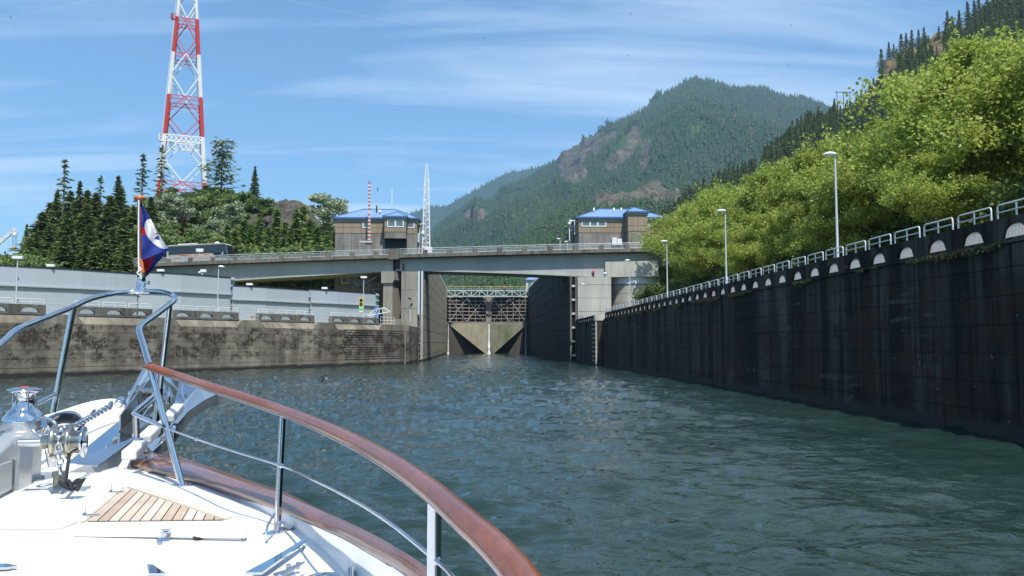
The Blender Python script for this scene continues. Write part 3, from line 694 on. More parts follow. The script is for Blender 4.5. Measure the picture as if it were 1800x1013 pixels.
# ladder in the dark slot at its end
ld = thing('ladder', 'rusty steel rung ladder set in the slot at the lock end of the left wall', 'ladder', (X_L - 0.35, 143.2, 0))
b = MB(); b.tube([(X_L - 0.62, 143.2, -0.5), (X_L - 0.62, 143.2, 8.5)], 0.05, 5); b.tube([(X_L - 0.1, 143.2, -0.5), (X_L - 0.1, 143.2, 8.5)], 0.05, 5); b.build('side_rail', M['rust'], ld)
for k in range(9): b = MB(); b.bb(X_L - 0.66, X_L - 0.06, 143.1, 143.25, 0.4 + 0.95 * k, 0.62 + 0.95 * k); b.build('rung', M['rust'], ld)
bit = None
for i, (px, l) in enumerate(((453, 'orange mooring bitt in the gap between the third and fourth parapets'), (588, 'orange mooring bitt in the gap before the last parapet'), (690, 'orange mooring bitt behind the white fence at the lock end'))):
    p = wpl(s_of_px(px), -1.1, ZL); th = thing('mooring_bitt', l, 'bollard', p, 'orange mooring bitts on the left wall')
    b = MB(); b.lathe([(0.22, 0), (0.18, 0.1), (0.18, 0.55)], p, n=12); b.build('post', M['orange'], th)
    b = MB(); b.lathe([(0.26, 0.55), (0.28, 0.62), (0.2, 0.7), (0.01, 0.72)], p, n=12); b.build('cap', M['orange'], th)
# ---- right guide wall
RF = (Vector((XG, 0, 0)), Vector((0, 1, 0)), Vector((-1, 0, 0)), Vector((0, 0, 1)))   # s = y, w = toward channel
rw = thing('guide_wall', 'shaded dark algae-streaked guide wall with arched parapet along the right side of the water', 'wall', (XG, 0, 0))
YA, YB = -12.0, 119.0
b = MB(); b.bb(YA, YB, -1.6, -0.1, -2.6, ZR - 0.95, RF); b.build('wall_core', M['joint'], rw)
rows = [-2.0, 0.9, 1.95, 3.0, 4.05, 5.1, 6.1, ZR - 0.95]
y = YA; rs = np.random.RandomState(4)
BAY = 2.40; yoff = 29.52 - BAY / 2
while y < YB - 0.1:
    y2 = min(YB, y + 7.28)
    for k in range(len(rows) - 1):
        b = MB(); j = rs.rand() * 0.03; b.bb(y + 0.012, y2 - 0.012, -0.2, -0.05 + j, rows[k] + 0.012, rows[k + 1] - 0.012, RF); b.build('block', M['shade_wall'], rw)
    y = y2
ap = arch_panel(BAY - 0.016, 0.95, 0.12, 1.36, 0.5, 0.2)
apb = None; nb = int((YB - yoff) / BAY)
for k in range(-12, nb):
    o = Vector((XG + 0.05, yoff + BAY * k, ZR - 0.95))
    if apb is None:
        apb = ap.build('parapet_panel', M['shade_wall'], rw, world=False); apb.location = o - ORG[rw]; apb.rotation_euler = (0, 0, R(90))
        rlb = pipe_rail(BAY, 0.52, 0.032).build('railing', M['galv'], rw, world=False); rlb.location = o + Vector((0, 0, 0.95)) - ORG[rw]; rlb.rotation_euler = (0, 0, R(90))
        pk = pickets(1.7, 0.6, 0.075, 0.012, -0.15).build('picket_screen', M['galv'], rw, world=False); pk.location = o + Vector((0, 0.35, 0.1)) - ORG[rw]; pk.rotation_euler = (0, 0, R(90))
    else:
        lk(apb, rw, o, (0, 0, R(90))); lk(rlb, rw, o + Vector((0, 0, 0.95)), (0, 0, R(90)))
        if yoff + BAY * k < 85: lk(pk, rw, o + Vector((0, 0.35, 0.1)), (0, 0, R(90)))
b = MB(); b.prism([(XG + 0.24, YA, ZR - 0.9), (XG + 0.95, YA, ZR - 0.02), (XG + 1.6, YA, ZR - 0.02), (XG + 1.6, YA, ZR - 0.9)], (0, YB - YA, 0)); b.build('sun_catch_apron', M['conc'], rw)  # invented slope, tilted to catch sun so the arch openings look pale
b = MB(); b.bb(XG + 1.4, XG + 4.2, YA, 141, ZR - 0.6, ZR - 0.01); struct(b.build('walkway', M['conc_light']))
# ragged moss and ferns hanging from the ledge under the parapet
rs = np.random.RandomState(23); n = 9000; yy = 24 + 90 * rs.rand(n) ** 1.3; dn = fbm(yy * 0.35, yy * 0 + 3, 4); kk = dn > -0.12; yy = yy[kk]; dn = dn[kk]; n = len(yy)
C_ = np.stack([XG - 0.08 - 0.14 * rs.rand(n), yy, ZR - 0.93 - rs.rand(n) ** 1.6 * (0.1 + 0.55 * np.clip(dn + 0.12, 0, 1))], 1)
A_ = np.stack([rs.randn(n) * 0.012 - 0.01, rs.randn(n) * 0.03, -0.04 - 0.05 * rs.rand(n)], 1); B2 = np.stack([rs.randn(n) * 0.012, 0.015 + 0.012 * rs.rand(n), rs.randn(n) * 0.01], 1)
o = bpy.data.objects.new('moss', quads_mesh('moss', C_, A_, B2, leaf_mat('dark_moss', (0.03, 0.035, 0.012), (0.07, 0.075, 0.025), None, trans=0.2))); COL.objects.link(o); stuff(o)
# stub wall beside the lock mouth
st = thing('guide_wall', 'short dark stub of guide wall with a sunlit end face beside the lock entrance', 'wall', (17.8, 119, 0))
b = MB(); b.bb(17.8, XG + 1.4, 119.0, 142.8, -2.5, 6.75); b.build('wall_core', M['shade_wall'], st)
b = MB(); b.bb(17.72, XG + 1.4, 118.9, 120.6, 6.75, 7.62); b.build('end_cap', M['conc_light'], st)
b = MB(); b.bb(17.78, 17.98, 118.85, 119.0, 0.2, 6.6); b.build('sunlit_edge_strip', M['conc_light'], st)  # pale strip paints sunlight on the end face of the dark stub
for k in range(9): b = MB(); b.bb(17.74, 17.8, 119.1 + 0, 122.4, 0.6 + 0.68 * k, 0.86 + 0.68 * k); b.build('form_ledge', M['conc'], st)
for k in range(9):
    o = Vector((17.82, 121.0 + BAY * k, 6.75)); lk(apb, st, o, (0, 0, R(90)), (1, 1, 0.9))
    if k > 4: lk(rlb, st, o + Vector((0, 0, 0.86)), (0, 0, R(90)))
# ---- lamp posts
def lamp(loc, H, label, kind='dome', rz=0.0, group=None):
    th = thing('street_lamp', label, 'lamp post', loc, group); o = Vector(loc)
    c, s_ = math.cos(rz), math.sin(rz); ax = Vector((c, s_, 0)); side = Vector((-s_, c, 0)); F = (o + Vector((0, 0, H)), ax, side, Vector((0, 0, 1)))
    b = MB(); b.lathe([(0.17, 0), (0.17, 0.25), (0.10, 0.3)], o, n=10); b.build('base', M['galv'], th)
    b = MB(); b.tube([o + Vector((0, 0, 0.25)), o + Vector((0, 0, H))], [0.085, 0.055], 8)
    b.tube([o + Vector((0, 0, H - 0.05)), o + Vector((0, 0, H + 0.08)) + ax * 0.15], 0.05, 6); b.build('pole', M['galv'], th)
    b = MB()
    if kind == 'dome':
        pr = [(-0.08, 0.0), (0.0, 0.12), (0.18, 0.2), (0.42, 0.19), (0.62, 0.1), (0.70, 0.0)]
        n = len(pr)
        vs = [fr_at((F[0], F[1], F[2], F[3]), x, yy, z + 0.02) for (x, z) in pr for yy in (-0.19, -0.12, 0.12, 0.19)]
        vs = []
        for (x, z) in pr:
            for yy, zz in ((-0.2, 0.0), (-0.15, z * 0.75), (0, z), (0.15, z * 0.75), (0.2, 0.0)): vs.append(F[0] + F[1] * x + F[2] * yy + F[3] * (zz + 0.02))
        fs = [(i * 5 + k, i * 5 + k + 1, i * 5 + k + 6, i * 5 + k + 5) for i in range(n - 1) for k in range(4)] + [(0, 4, 3, 2, 1)] + [(i * 5, (i + 1) * 5, (i + 1) * 5 + 4, i * 5 + 4) for i in range(n - 1)]
        b.add(vs, fs, 0, True)
        b.build('lamp_head', M['white'], th)
        b = MB(); b.box((0.36, 0, -0.02), (0.48, 0.28, 0.07), F); b.build('lens', M['lampglass'], th)
    else:
        b.box((0.0, 0, 0.16), (0.95, 0.42, 0.28), F); b.build('lamp_head', M['white'], th)
        b = MB(); b.box((0.0, 0, 0.0), (0.7, 0.3, 0.05), F); b.build('lens', M['lampglass'], th)
    return th
ords = ['closest to the boat', 'second from the boat', 'third from the boat', 'fourth from the boat', 'last before the round bridge pier']
for (px, py, i) in ((1474, 263, 0), (1277, 367, 1), (1173, 423, 2), (1107, 459, 3), (1067, 482, 4)):
    Y = 46.2 + 20.6 * i; x = at(px, 500, Y).x
    lamp((x, Y, ZR - 0.02), 14.65 - ZR, 'tall silver lamp post on the right guide wall, ' + ords[i], 'dome', math.pi, 'lamp posts along the right guide wall')
lamp((18.75, 137.5, 7.6), 5.9, 'small lamp post on the stub wall in front of the sunlit lock tower', 'dome', math.pi)
lamp((24.2, 62.5, ZR - 0.1), 1.0, 'low round-headed path light just behind the right guide wall railing', 'dome', math.pi)
for (px, ptop, l, k) in ((25, 452, 'white lamp post on the left wall at the far left, box-shaped head', 'box'), (381, 467, 'white lamp post on the left wall in front of the grey bulkheads, curved head', 'dome'), (638, 487, 'white lamp post on the left wall carrying the lock traffic signal', 'box')):
    s_ = s_of_px(px, -0.9); p = wpl(s_, -0.9, ZL); top = at(px, ptop, p.y).z
    lamp(p, top - ZL - 0.2, l, k, 0.15, 'lamp posts on the left guide wall')
    if px == 638:
        q = at(635, 535, p.y - 0.2); th = thing('traffic_signal', 'yellow boxed traffic signal glowing green on the left wall lamp post', 'traffic light', q)
        b = MB(); b.box(tuple(q), (0.62, 0.35, 1.9)); b.build('housing', M['yellow'], th)
        for k2, (z, c) in enumerate(((0.62, M['black']), (0.0, M['black']), (-0.62, None))):
            if c is None:
                t = NT('green_signal_light'); t.col((0.02, 0.4, 0.25)); t.b.inputs['Emission Color'].default_value = (0.05, 0.7, 0.5, 1); t.b.inputs['Emission Strength'].default_value = 0.45; c = t.mat
            b = MB(); b.lathe([(0.24, 0), (0.24, 0.08)], q + Vector((0, -0.17, z)), (0, -1, 0), 14); b.build('lens', c, th)
        b = MB(); b.box((q.x, q.y - 0.02, q.z - 1.1), (0.5, 0.3, 0.25)); b.build('bracket', M['white'], th)
# ---- grey steel bulkheads stored behind the left wall
def bulkhead(pxa, pxm, pxb, Da, Db, ztop, label, note=None, extra=False):
    pa = at(pxa, 560, Da); pb = at(pxb, 560, Db); Dm = Da + (Db - Da) * (pxm - pxa) / (pxb - pxa)
    pm0 = at(pxm, 560, Dm); d = (pb - pa); d.z = 0; d.normalize(); nn = Vector((d.y, -d.x, 0))
    # protruding fold in the middle
    A = Vector((pa.x, pa.y, 0)); B = Vector((pb.x, pb.y, 0)); t = (Vector((pm0.x, pm0.y, 0)) - A).dot(d); Mid = A + d * t * 1.0 + nn * 1.25
    # keep the fold at its own bearing
    k = (Mid.x / Mid.y); tgt = ray(pxm, 560); tgt = tgt.x / tgt.y
    Mid.x = tgt * Mid.y
    th = thing('steel_bulkhead', label, 'bulkhead', A + Vector((0, 0, ZL)), 'grey bulkheads stored behind the left guide wall')
    zm = ZL + (ztop - ZL) * 0.62
    for (p, q) in ((A, Mid), (Mid, B)):
        dd = (q - p).normalized(); n2 = Vector((dd.y, -dd.x, 0)); L = (q - p).length; F = (p, dd, n2, Vector((0, 0, 1)))
        for (z0, z1) in ((ZL, zm - 0.12), (zm + 0.12, ztop - 0.1)):
            b = MB(); b.bb(0.0, L, -0.5, 0, z0, z1, F); b.build('plate', M['bulk'], th)
        b = MB(); b.bb(0, L, -0.5, 0.26, zm - 0.1, zm + 0.1, F); b.build('stiffener', M['bulk'], th)
        b = MB(); b.bb(-0.02, L + 0.02, -0.55, 0.06, ztop - 0.1, ztop + 0.06, F); b.build('top_flange', M['dsteel'], th)
        x = 0.2; b = MB()
        while x < L: b.bb(x, x + 0.1, 0.26, 0.29, zm - 0.02, zm + 0.1, F); x += 0.22
        stuff(b.build('rivet_row', M['galv'], th))
    dd = (B - Mid).normalized(); n2 = Vector((dd.y, -dd.x, 0)); F = (B, dd, n2, Vector((0, 0, 1)))
    b = MB(); b.bb(0.0, 0.9, -0.5, -0.3, ZL, ztop + 0.05, F); b.build('end_post', M['bulk'], th)
    z = ZL + 0.5
    while z < ztop - 0.3: b = MB(); b.bb(0.05, 0.85, -0.3, 0.02, z, z + 0.22, F, 0); b.build('end_rib', M['bulk'], th); z += 0.95
    lamps = [((A + Mid) / 2, Mid - A)] if not extra else [((A + Mid) / 2 + (Mid - A) * 0.3, Mid - A)]
    for (c, _) in lamps:
        b = MB(); b.box((c.x, c.y, ztop + 0.3), (0.9, 0.4, 0.3)); b.build('flood_light', M['white'], th)
    return th, A, Mid, B, ztop
bk = []
bk.append(bulkhead(-160, 140, 240, 91, 107.6, 12.6, 'longest grey steel bulkhead at the far left with two letter A marks', extra=True))
bk.append(bulkhead(242, 317, 404, 107.8, 117, 12.9, 'tall grey steel bulkhead behind the flagstaff, second from the left'))
bk.append(bulkhead(408, 466, 542, 117.3, 127, 11.75, 'lower grey steel bulkhead, second from the bridge pier'))
bk.append(bulkhead(546, 593, 660, 127.3, 138, 11.9, 'lower grey steel bulkhead closest to the bridge pier'))
def letter_A(p, h, d, nn, mat, th):
    F = (p, d, nn, Vector((0, 0, 1))); b = MB(); w = h * 0.36; t = h * 0.13
    for sgn in (-1, 1): b.prism([fr_at(F, sgn * w, 0, 0), fr_at(F, sgn * (w - t), 0, 0), fr_at(F, sgn * 0.0, 0, h - 0.02), fr_at(F, sgn * t, 0, h)], nn * 0.01)
    b.bb(-w * 0.6, w * 0.6, 0.0, 0.012, h * 0.3, h * 0.3 + t, F); b.build('letter', mat, th)
_th, _A, _M, _B, _z = bk[0]; _d = (_M - _A).normalized(); _n = Vector((_d.y, -_d.x, 0))
for py in (493, 532):
    rr = ray(31, py); 
    det = rr.x * (-_d.y) + rr.y * _d.x; ax_, ay_ = _A.x - C0.x, _A.y - C0.y; t_ = (ax_ * (-_d.y) + ay_ * _d.x) / det
    letter_A(C0 + rr * t_ + _n * 0.02, 0.42, _d, _n, M['dsteel'], _th)
# camera mast on the second bulkhead
p = at(355, 487, 117.5); th = thing('security_camera', 'small white camera mast on top of the second grey bulkhead', 'camera', p)
b = MB(); b.tube([p + Vector((0, 0, -0.6)), p + Vector((0, 0, 0.75))], 0.1, 6); b.build('mast', M['white'], th)
b = MB(); b.box(tuple(p + Vector((0.2, 0, 0.9))), (0.8, 0.35, 0.4)); b.box(tuple(p + Vector((-0.35, 0, 0.7))), (0.25, 0.25, 0.25)); b.build('camera_head', M['white'], th)
# ------------------------------------------------------------------ lock monoliths and chamber walls
def chamber(x, side, label, mat, jmat, ztop, y0, ylow):
    th = thing('chamber_wall', label, 'wall', (x, y0, 0)); sgn = side        # side +1: body extends to +x
    b = MB(); b.bb(x + sgn * 0.12, x + sgn * 5, ylow, Y_G + 6, -2.6, ztop, mi=0); b.bb(x + sgn * 0.12, x + sgn * 1.0, y0 + 0.5, ylow, -2.6, 15.4); b.build('wall_core', jmat, th)
    y = y0; i = 0
    while y < Y_G - 0.5:
        y2 = min(y + 9.0, Y_G + 6); zt = 15.4 if y < ylow - 3 else ztop; z = -1.2; n = 0
        while z < zt - 0.3:
            z2 = min(z + 2.35, zt); b = MB(); b.bb(x, x + sgn * 0.2, y + 0.05, y2 - 0.05, z + 0.045, z2 - 0.045); b.build('panel', mat, th); z = z2
        y = y2
    b = MB(); b.bb(x + sgn * 0.05, x + sgn * 0.6, ylow + 2, Y_G + 4, ztop, ztop + 0.35); b.build('coping', mat, th)
    b = MB()
    for yy in np.arange(ylow + 3, Y_G + 3, 3.0): b.bb(x + sgn * 0.25, x + sgn * 0.32, yy, yy + 0.07, ztop + 0.35, ztop + 1.4)
    for zz in (0.85, 1.4): b.bb(x + sgn * 0.25, x + sgn * 0.31, ylow + 3, Y_G + 3, ztop + zz - 0.05, ztop + zz)
    b.build('railing', M['galv'], th)
    return th
chamber(X_L, -1, 'sunlit jointed concrete wall inside the lock chamber on the left', M['chamber'], M['joint'], 20.6, 146.0, 157.0)
chamber(X_R, 1, 'black shaded concrete wall inside the lock chamber on the right', M['chamber_shade'], M['joint'], 20.6, 143.0, 157.0)
def coursed(b_name, x0, x1, y0, y1, z0, z1, dz, mat, th):
    z = z0
    while z < z1 - 0.2:
        z2 = min(z + dz, z1); b = MB(); b.bb(x0, x1, y0, y1, z + 0.03, z2 - 0.03); b.build(b_name, mat, th); z = z2
th = thing('lock_monolith', 'pale coursed concrete tower face right of the lock mouth under the bridge', 'tower', (18, 143, 0))
b = MB(); b.bb(X_R + 1.55, 24.2, 143.4, 156, -2.5, 15.3); b.build('core', M['joint'], th)
coursed('course', X_R + 1.5, 24.3, 143.0, 143.5, 6.6, 15.3, 2.45, M['conc_light'], th)
b = MB(); b.bb(X_R + 0.02, X_R + 1.5, 143.3, 143.8, -2.5, 15.4); b.build('slot_back', M['shade_wall'], th)
for xx in (X_R + 0.1, X_R + 1.05): b = MB(); b.bb(xx, xx + 0.3, 142.85, 143.3, 0, 15.4); b.build('slot_guide', M['conc_dirty'], th)
for k in range(6): b = MB(); b.bb(X_R + 0.4, X_R + 1.05, 143.0, 143.3, 1.0 + 2.5 * k, 1.35 + 2.5 * k); b.build('slot_rung', M['galv'], th)
th = thing('lock_monolith', 'grey concrete tower face left of the lock mouth behind the bridge pier', 'tower', (X_L - 3, 145, 0))
b = MB(); b.bb(X_L - 3.9, X_L - 0.06, 145.5, 158, -2.5, 16.4); b.build('core', M['joint'], th)
coursed('course', X_L - 4.0, X_L - 1.05, 145.0, 145.6, 6.2, 16.4, 3.4, M['conc'], th)
for k, xx in enumerate((X_L - 1.0, X_L - 0.42)): b = MB(); b.bb(xx, xx + 0.35, 144.7, 145.4, 0.5 if k else 8.5, 16.4); b.build('slot_guide', M['galv'], th)
# ------------------------------------------------------------------ round pier and bridge
pier_r = thing('bridge_pier', 'round pale concrete bridge pier with a white band below the bridge end', 'bridge pier', (29.6, 149.6, 6))
z = 5.5
while z < 14.2:
    z2 = min(z + 1.75, 14.2); b = MB(); b.lathe([(4.9, z + 0.03), (4.9, z2 - 0.03)], (29.6, 149.6, 0), n=48); b.build('course', M['conc_light'], pier_r); z = z2
b = MB(); b.lathe([(4.85, 5.4), (4.85, 14.2)], (29.6, 149.6, 0), n=48); b.build('core', M['joint'], pier_r)
b = MB(); b.lathe([(5.05, 14.25), (5.05, 15.9)], (29.6, 149.6, 0), n=48); b.build('band', plain('pale_band_paint', (0.62, 0.66, 0.68), 0.6), pier_r)
# bridge alignment
bp = [at(225, 455, 160), at(700, 437.5, 149.5), at(1165, 425.5, 143)]
def bez(t):       # quadratic through three points
    a, b_, c = bp; t1 = 0.5
    ctrl = (b_ - a * 0.25 - c * 0.25) * 2
    return a * (1 - t) ** 2 + ctrl * 2 * t * (1 - t) + c * t * t
def bdir(t): d = bez(t + 0.005) - bez(t - 0.005); d.z = 0; return d.normalized()
bridge = thing('road_bridge', 'concrete girder highway bridge crossing the lock mouth with post and rail parapet', 'bridge', bp[1] + Vector((0, 0, -5)))
ts = [-0.28]
while ts[-1] < 1.34:
    t = ts[-1]; v = (bez(t + 0.001) - bez(t)).length / 0.001; ts.append(t + 4.72 / v)
def sect(t, wy, dz): p = bez(t); d = bdir(t); nb_ = Vector((-d.y, d.x, 0)); return p + nb_ * wy + Vector((0, 0, dz))   # wy: away from viewer
def strip(name, mat, prof, t0, t1, n, ufn=None):
    """extrude a closed profile [(wy, dz)] along the bridge; dz may be a function of t"""
    b = MB(); vs = []; m = len(prof)
    for i in range(n + 1):
        t = t0 + (t1 - t0) * i / n
        for (wy, dz) in prof: vs.append(sect(t, wy, dz(t) if callable(dz) else dz))
    fs = [(i * m + k, (i + 1) * m + k, (i + 1) * m + (k + 1) % m, i * m + (k + 1) % m) for i in range(n) for k in range(m)]
    fs += [tuple(range(m - 1, -1, -1))[::-1], tuple(n * m + k for k in range(m))[::-1]]
    b.add(vs, fs); return b.build(name, mat, bridge)
def t_px(px):
    lo, hi = -0.4, 1.5
    for _ in range(40):
        mid = (lo + hi) / 2
        if proj(bez(mid))[0] < px: lo = mid
        else: hi = mid
    return (lo + hi) / 2
T0, T1 = ts[0], ts[-1]
tj = t_px(689); tr_ = t_px(1064); tr2 = t_px(1240)
strip('deck_edge', M['conc_dirty'], [(-0.1, -1.05), (0.5, -1.05), (0.5, -1.75), (-0.1, -1.7)], T0, T1, 60)
strip('deck', M['asphalt'], [(0.55, -1.2), (2.2, -0.85), (9.3, -0.85), (9.3, -1.8), (0.55, -1.8)], T0, T1, 60)
strip('far_parapet', M['conc_dirty'], [(9.31, -0.25), (9.6, -0.25), (9.6, -1.8), (9.31, -1.8)], T0, T1, 60)
def gb_l(t): return -4.15 - 0.85 * max(0, (tj - t) / (tj - t_px(400))) ** 1.2
def gb_r(t):
    f = max(0.0, min(1.0, (t - tj) / (tr_ - tj))); return -4.05 - 2.25 * f ** 1.25
for nm, g, a, c in (('girder', gb_l, T0, tj - 0.0012), ('girder', gb_r, tj + 0.0035, tr_)):
    strip(nm, M['conc_girder'], [(1.35, -1.76), (1.7, -1.76), (1.7, lambda t: g(t) + 0.3), (1.35, lambda t: g(t) + 0.3)], a, c, 40)
    strip('soffit', M['conc_girder'], [(1.2, lambda t: g(t) + 0.3), (8.6, lambda t: g(t) + 0.3), (8.6, g), (1.2, g)], a, c, 40)
strip('abutment_block', M['conc_light'], [(0.75, -3.3), (9, -3.3), (9, -6.2), (0.75, -6.2)], tr_, t_px(1158), 20)
strip('girder', M['conc_girder'], [(1.3, -1.76), (1.7, -1.76), (1.7, -3.4), (1.3, -3.4)], tr_ + 0.0005, t_px(1158), 20)
strip('girder', M['conc_girder'], [(1.3, -1.76), (8.7, -1.76), (8.7, -4.4), (1.3, -4.4)], t_px(1158) + 0.001, T1, 12)
b = MB(); d = bdir(tj); nb_ = Vector((-d.y, d.x, 0)); F = (sect(tj, 0, 0), d, nb_, Vector((0, 0, 1)))
b.bb(-0.6, 1.4, -0.25, 0.6, -1.95, 0.05, F); b.build('joint_post', M['conc_dirty'], bridge)
b = MB(); b.bb(0.25, 1.2, 1.3, 2.0, -4.0, -1.8, F); b.build('joint_gap', M['black'], bridge)
for k in range(len(ts) - 1):
    t = ts[k]; d = bdir(t); nb_ = Vector((-d.y, d.x, 0)); o = bez(t); L = (bez(ts[k + 1]) - o).length; dz = (bez(ts[k + 1]).z - o.z) / L
    F = (o, (d + Vector((0, 0, dz))), nb_, Vector((0, 0, 1)))
    b = MB(); b.bb(-0.42, 0.42, -0.05, 0.4, -1.75, -0.34, F); b.build('post', M['conc_dirty'], bridge)
    b = MB(); b.tube([fr_at(F, 0, 0.1, -0.04), fr_at(F, L, 0.1, -0.04)], 0.05, 5)
    b.tube([fr_at(F, 0, 0.1, -0.34), fr_at(F, L, 0.1, -0.34)], 0.03, 5)
    for q in (0.0, 0.34, 0.67): b.tube([fr_at(F, L * q, 0.1, -0.4), fr_at(F, L * q, 0.1, -0.04)], 0.035, 5)
    b.build('handrail', M['galv'], bridge)
    b = MB(); z0, z1 = -1.02, -0.42
    for zz in (z0 + 0.03, z1): b.tube([fr_at(F, 0.5, 0.15, zz), fr_at(F, L - 0.5, 0.15, zz)], 0.04, 5)
    x = 0.5
    while x < L - 0.48: b.bar(fr_at(F, x, 0.15, z0), fr_at(F, x, 0.15, z1), 0.035); x += 0.17
    b.build('railing', M['galv'], bridge)
# left pier
X_PIER = at(681, 500, bez(tj).y - 0.2).x
px0 = sect(tj + 0.004, 0, 0); pier = thing('bridge_pier', 'tall concrete wall pier with a heavy cap under the bridge joint', 'bridge pier', (px0.x, px0.y, ZL))
F = (Vector((X_PIER, px0.y - 0.2, 0)), Vector((0.96, -0.28, 0)).normalized(), Vector((0.28, 0.96, 0)).normalized(), Vector((0, 0, 1)))
zt = px0.z - 4.25
b = MB(); b.prism([fr_at(F, -1.25, 0, zt), fr_at(F, 1.3, 0, zt), fr_at(F, 1.3, 0, zt - 1.6), fr_at(F, 1.0, 0, zt - 2.2), fr_at(F, -1.25, 0, zt - 2.2)], F[2] * 8.4); b.build('cap', M['conc'], pier)
b = MB(); b.bb(-0.95, 0.9, 0.3, 7.6, ZL - 0.3, zt - 2.2, F); b.build('shaft', M['conc'], pier)
# navigation lights under the girder
for px, py, l in ((709, 466, 'small red navigation light on the girder near the bridge joint'), (1043, 478, 'small red navigation light hanging on the right end of the girder')):
    p = at(px, py, bez(t_px(px)).y + 1.1); th = thing('navigation_light', l, 'light', p)
    b = MB(); b.lathe([(0.22, -0.2), (0.24, 0.2), (0.1, 0.3)], p, n=10); b.build('lens', M['red'], th)
    b = MB(); b.box(tuple(p + Vector((0, 0.05, -0.7))), (0.25, 0.2, 0.9)); b.build('bracket', M['dsteel'], th)
# lamps and small fittings on the bridge near the right building
for px, ptop, l in ((983, 419, 'short white lamp on the bridge left of the right control building'), (997, 424, 'shorter white lamp on the bridge closest to the right control building')):
    t = t_px(px); p = sect(t, 8, -0.85); lamp(p, at(px, ptop, p.y).z - p.z - 0.2, l, 'dome', math.pi)
# coach on the bridge
def coach():
    t = t_px(326); d = bdir(t); base = sect(t, 5.2, -0.83); L = 13.2; H = 3.75; W = 2.6
    u = d; dzz = (bez(t + 0.05).z - bez(t - 0.05).z) / ((bez(t + 0.05) - bez(t - 0.05)).length); u = (d + Vector((0, 0, dzz))).normalized()
    w = Vector((u.y, -u.x, 0)).normalized(); F = (base - u * L * 0.5, u, w, Vector((0, 0, 1)))      # w towards viewer
    th = thing('coach', 'beige tour coach with dark window band and orange swoosh driving on the bridge', 'bus', base)
    gold = plain('beige_coach_paint', (0.40, 0.37, 0.28), 0.35, 0.1, 0.05); dg = plain('dark_coach_glass', (0.012, 0.018, 0.026), 0.06, 0, 0.3, 0.6, spec=0.8)
    side = [(0, 0.45), (L - 0.25, 0.45), (L, 0.8), (L, 1.7), (L - 0.3, H - 0.35), (L - 0.8, H - 0.06), (L - 1.2, H), (0.3, H), (0, H - 0.3)]
    b = MB(); b.prism([F[0] + F[1] * x + F[2] * (-W / 2) + F[3] * z for x, z in side], F[2] * W); b.build('body', gold, th)
    b = MB(); b.prism([F[0] + F[1] * x + F[2] * (W / 2 + 0.003) + F[3] * z for x, z in ((0.5, 1.75), (L - 3.3, 1.85), (L - 2.2, 0.75), (L - 0.02, 0.75), (L - 0.02, 1.7), (L - 0.32, H - 0.35), (L - 0.9, H - 0.22), (0.3, H - 0.3))], F[2] * 0.03); b.build('window_band', dg, th)
    for k in range(6): x = 1.7 + 1.55 * k; b = MB(); b.bb(x, x + 1.45, W / 2 + 0.034, W / 2 + 0.05, 1.95, H - 0.42, F); b.build('window', dg, th)
    b = MB(); b.prism([F[0] + F[1] * x + F[2] * (-W / 2 + 0.1) + F[3] * z for x, z in ((L + 0.01, 0.9), (L + 0.04, 1.7), (L - 0.27, H - 0.38), (L - 0.32, H - 0.38), (L - 0.03, 1.7), (L - 0.05, 0.9))], F[2] * (W - 0.2)); b.build('windscreen', dg, th)
    b = MB(); b.bb(2.2, 6.2, -0.9, 0.9, H + 0.003, H + 0.22, F); b.build('roof_unit', M['white'], th)
    b = MB(); b.lathe([(0.55, 0), (0.5, 0.25), (0.3, 0.42), (0.01, 0.47)], fr_at(F, L - 2.9, 0, H), n=14); b.build('roof_dome', M['white'], th)
    def sw(pts, r, m):
        b = MB(); 
        for i in range(len(pts) - 1): b.bar(fr_at(F, pts[i][0], W / 2 + 0.02, pts[i][1]), fr_at(F, pts[i + 1][0], W / 2 + 0.02, pts[i + 1][1]), 0.03, r)
        b.build('swoosh', m, th)
    sw([(3.2, 1.6), (4.4, 1.58), (5.4, 1.4), (6.3, 1.15), (7.2, 0.95), (8.2, 0.9)], 0.17, M['orange']); sw([(2.8, 1.52), (4.2, 1.42), (5.2, 1.2), (6.0, 0.95)], 0.06, M['dsteel'])
    sw([(8.2, 1.62), (9.0, 1.55), (9.6, 1.25), (9.9, 0.95)], 0.2, M['orange']); sw([(6.2, 1.0), (6.2, 1.4), (6.5, 1.55), (7.2, 1.55)], 0.09, M['orange']); sw([(7.4, 1.1), (8.6, 0.85), (9.2, 0.8)], 0.12, M['orange'])
    sw([(1.6, 1.05), (1.9, 1.2), (2.1, 1.02), (2.4, 1.16), (2.7, 1.0), (3.2, 0.95)], 0.08, M['red'])
    b = MB(); b.bar(fr_at(F, L - 0.9, W / 2 + 0.3, 1.25), fr_at(F, L - 0.75, W / 2 + 0.3, 1.85), 0.12, 0.22); b.bar(fr_at(F, L - 0.8, W / 2, 1.9), fr_at(F, L - 0.75, W / 2 + 0.3, 1.85), 0.05); b.build('mirror', M['galv'], th)
    for x in (2.4, 3.7, L - 3.0):
        for sd in (-1, 1):
            c = fr_at(F, x, sd * (W / 2 - 0.18), 0.5); b = MB(); b.lathe([(0.3, -0.15), (0.5, -0.14), (0.5, 0.14), (0.3, 0.15)], c, F[2], 20); wv_ = b.build('wheel', M['black'], th)
            b = MB(); b.lathe([(0.28, -0.16), (0.28, 0.16)], c, F[2], 14); b.build('rim', M['galv'], wv_)
    return th
coach()
p = at(351, 440, sect(t_px(351), 0, 0).y + 0.6); th = thing('road_sign', 'blank white back of a small sign on the bridge rail in front of the coach', 'sign', p)
b = MB(); b.box(tuple(p), (1.4, 0.06, 0.62)); b.build('panel', M['white'], th)
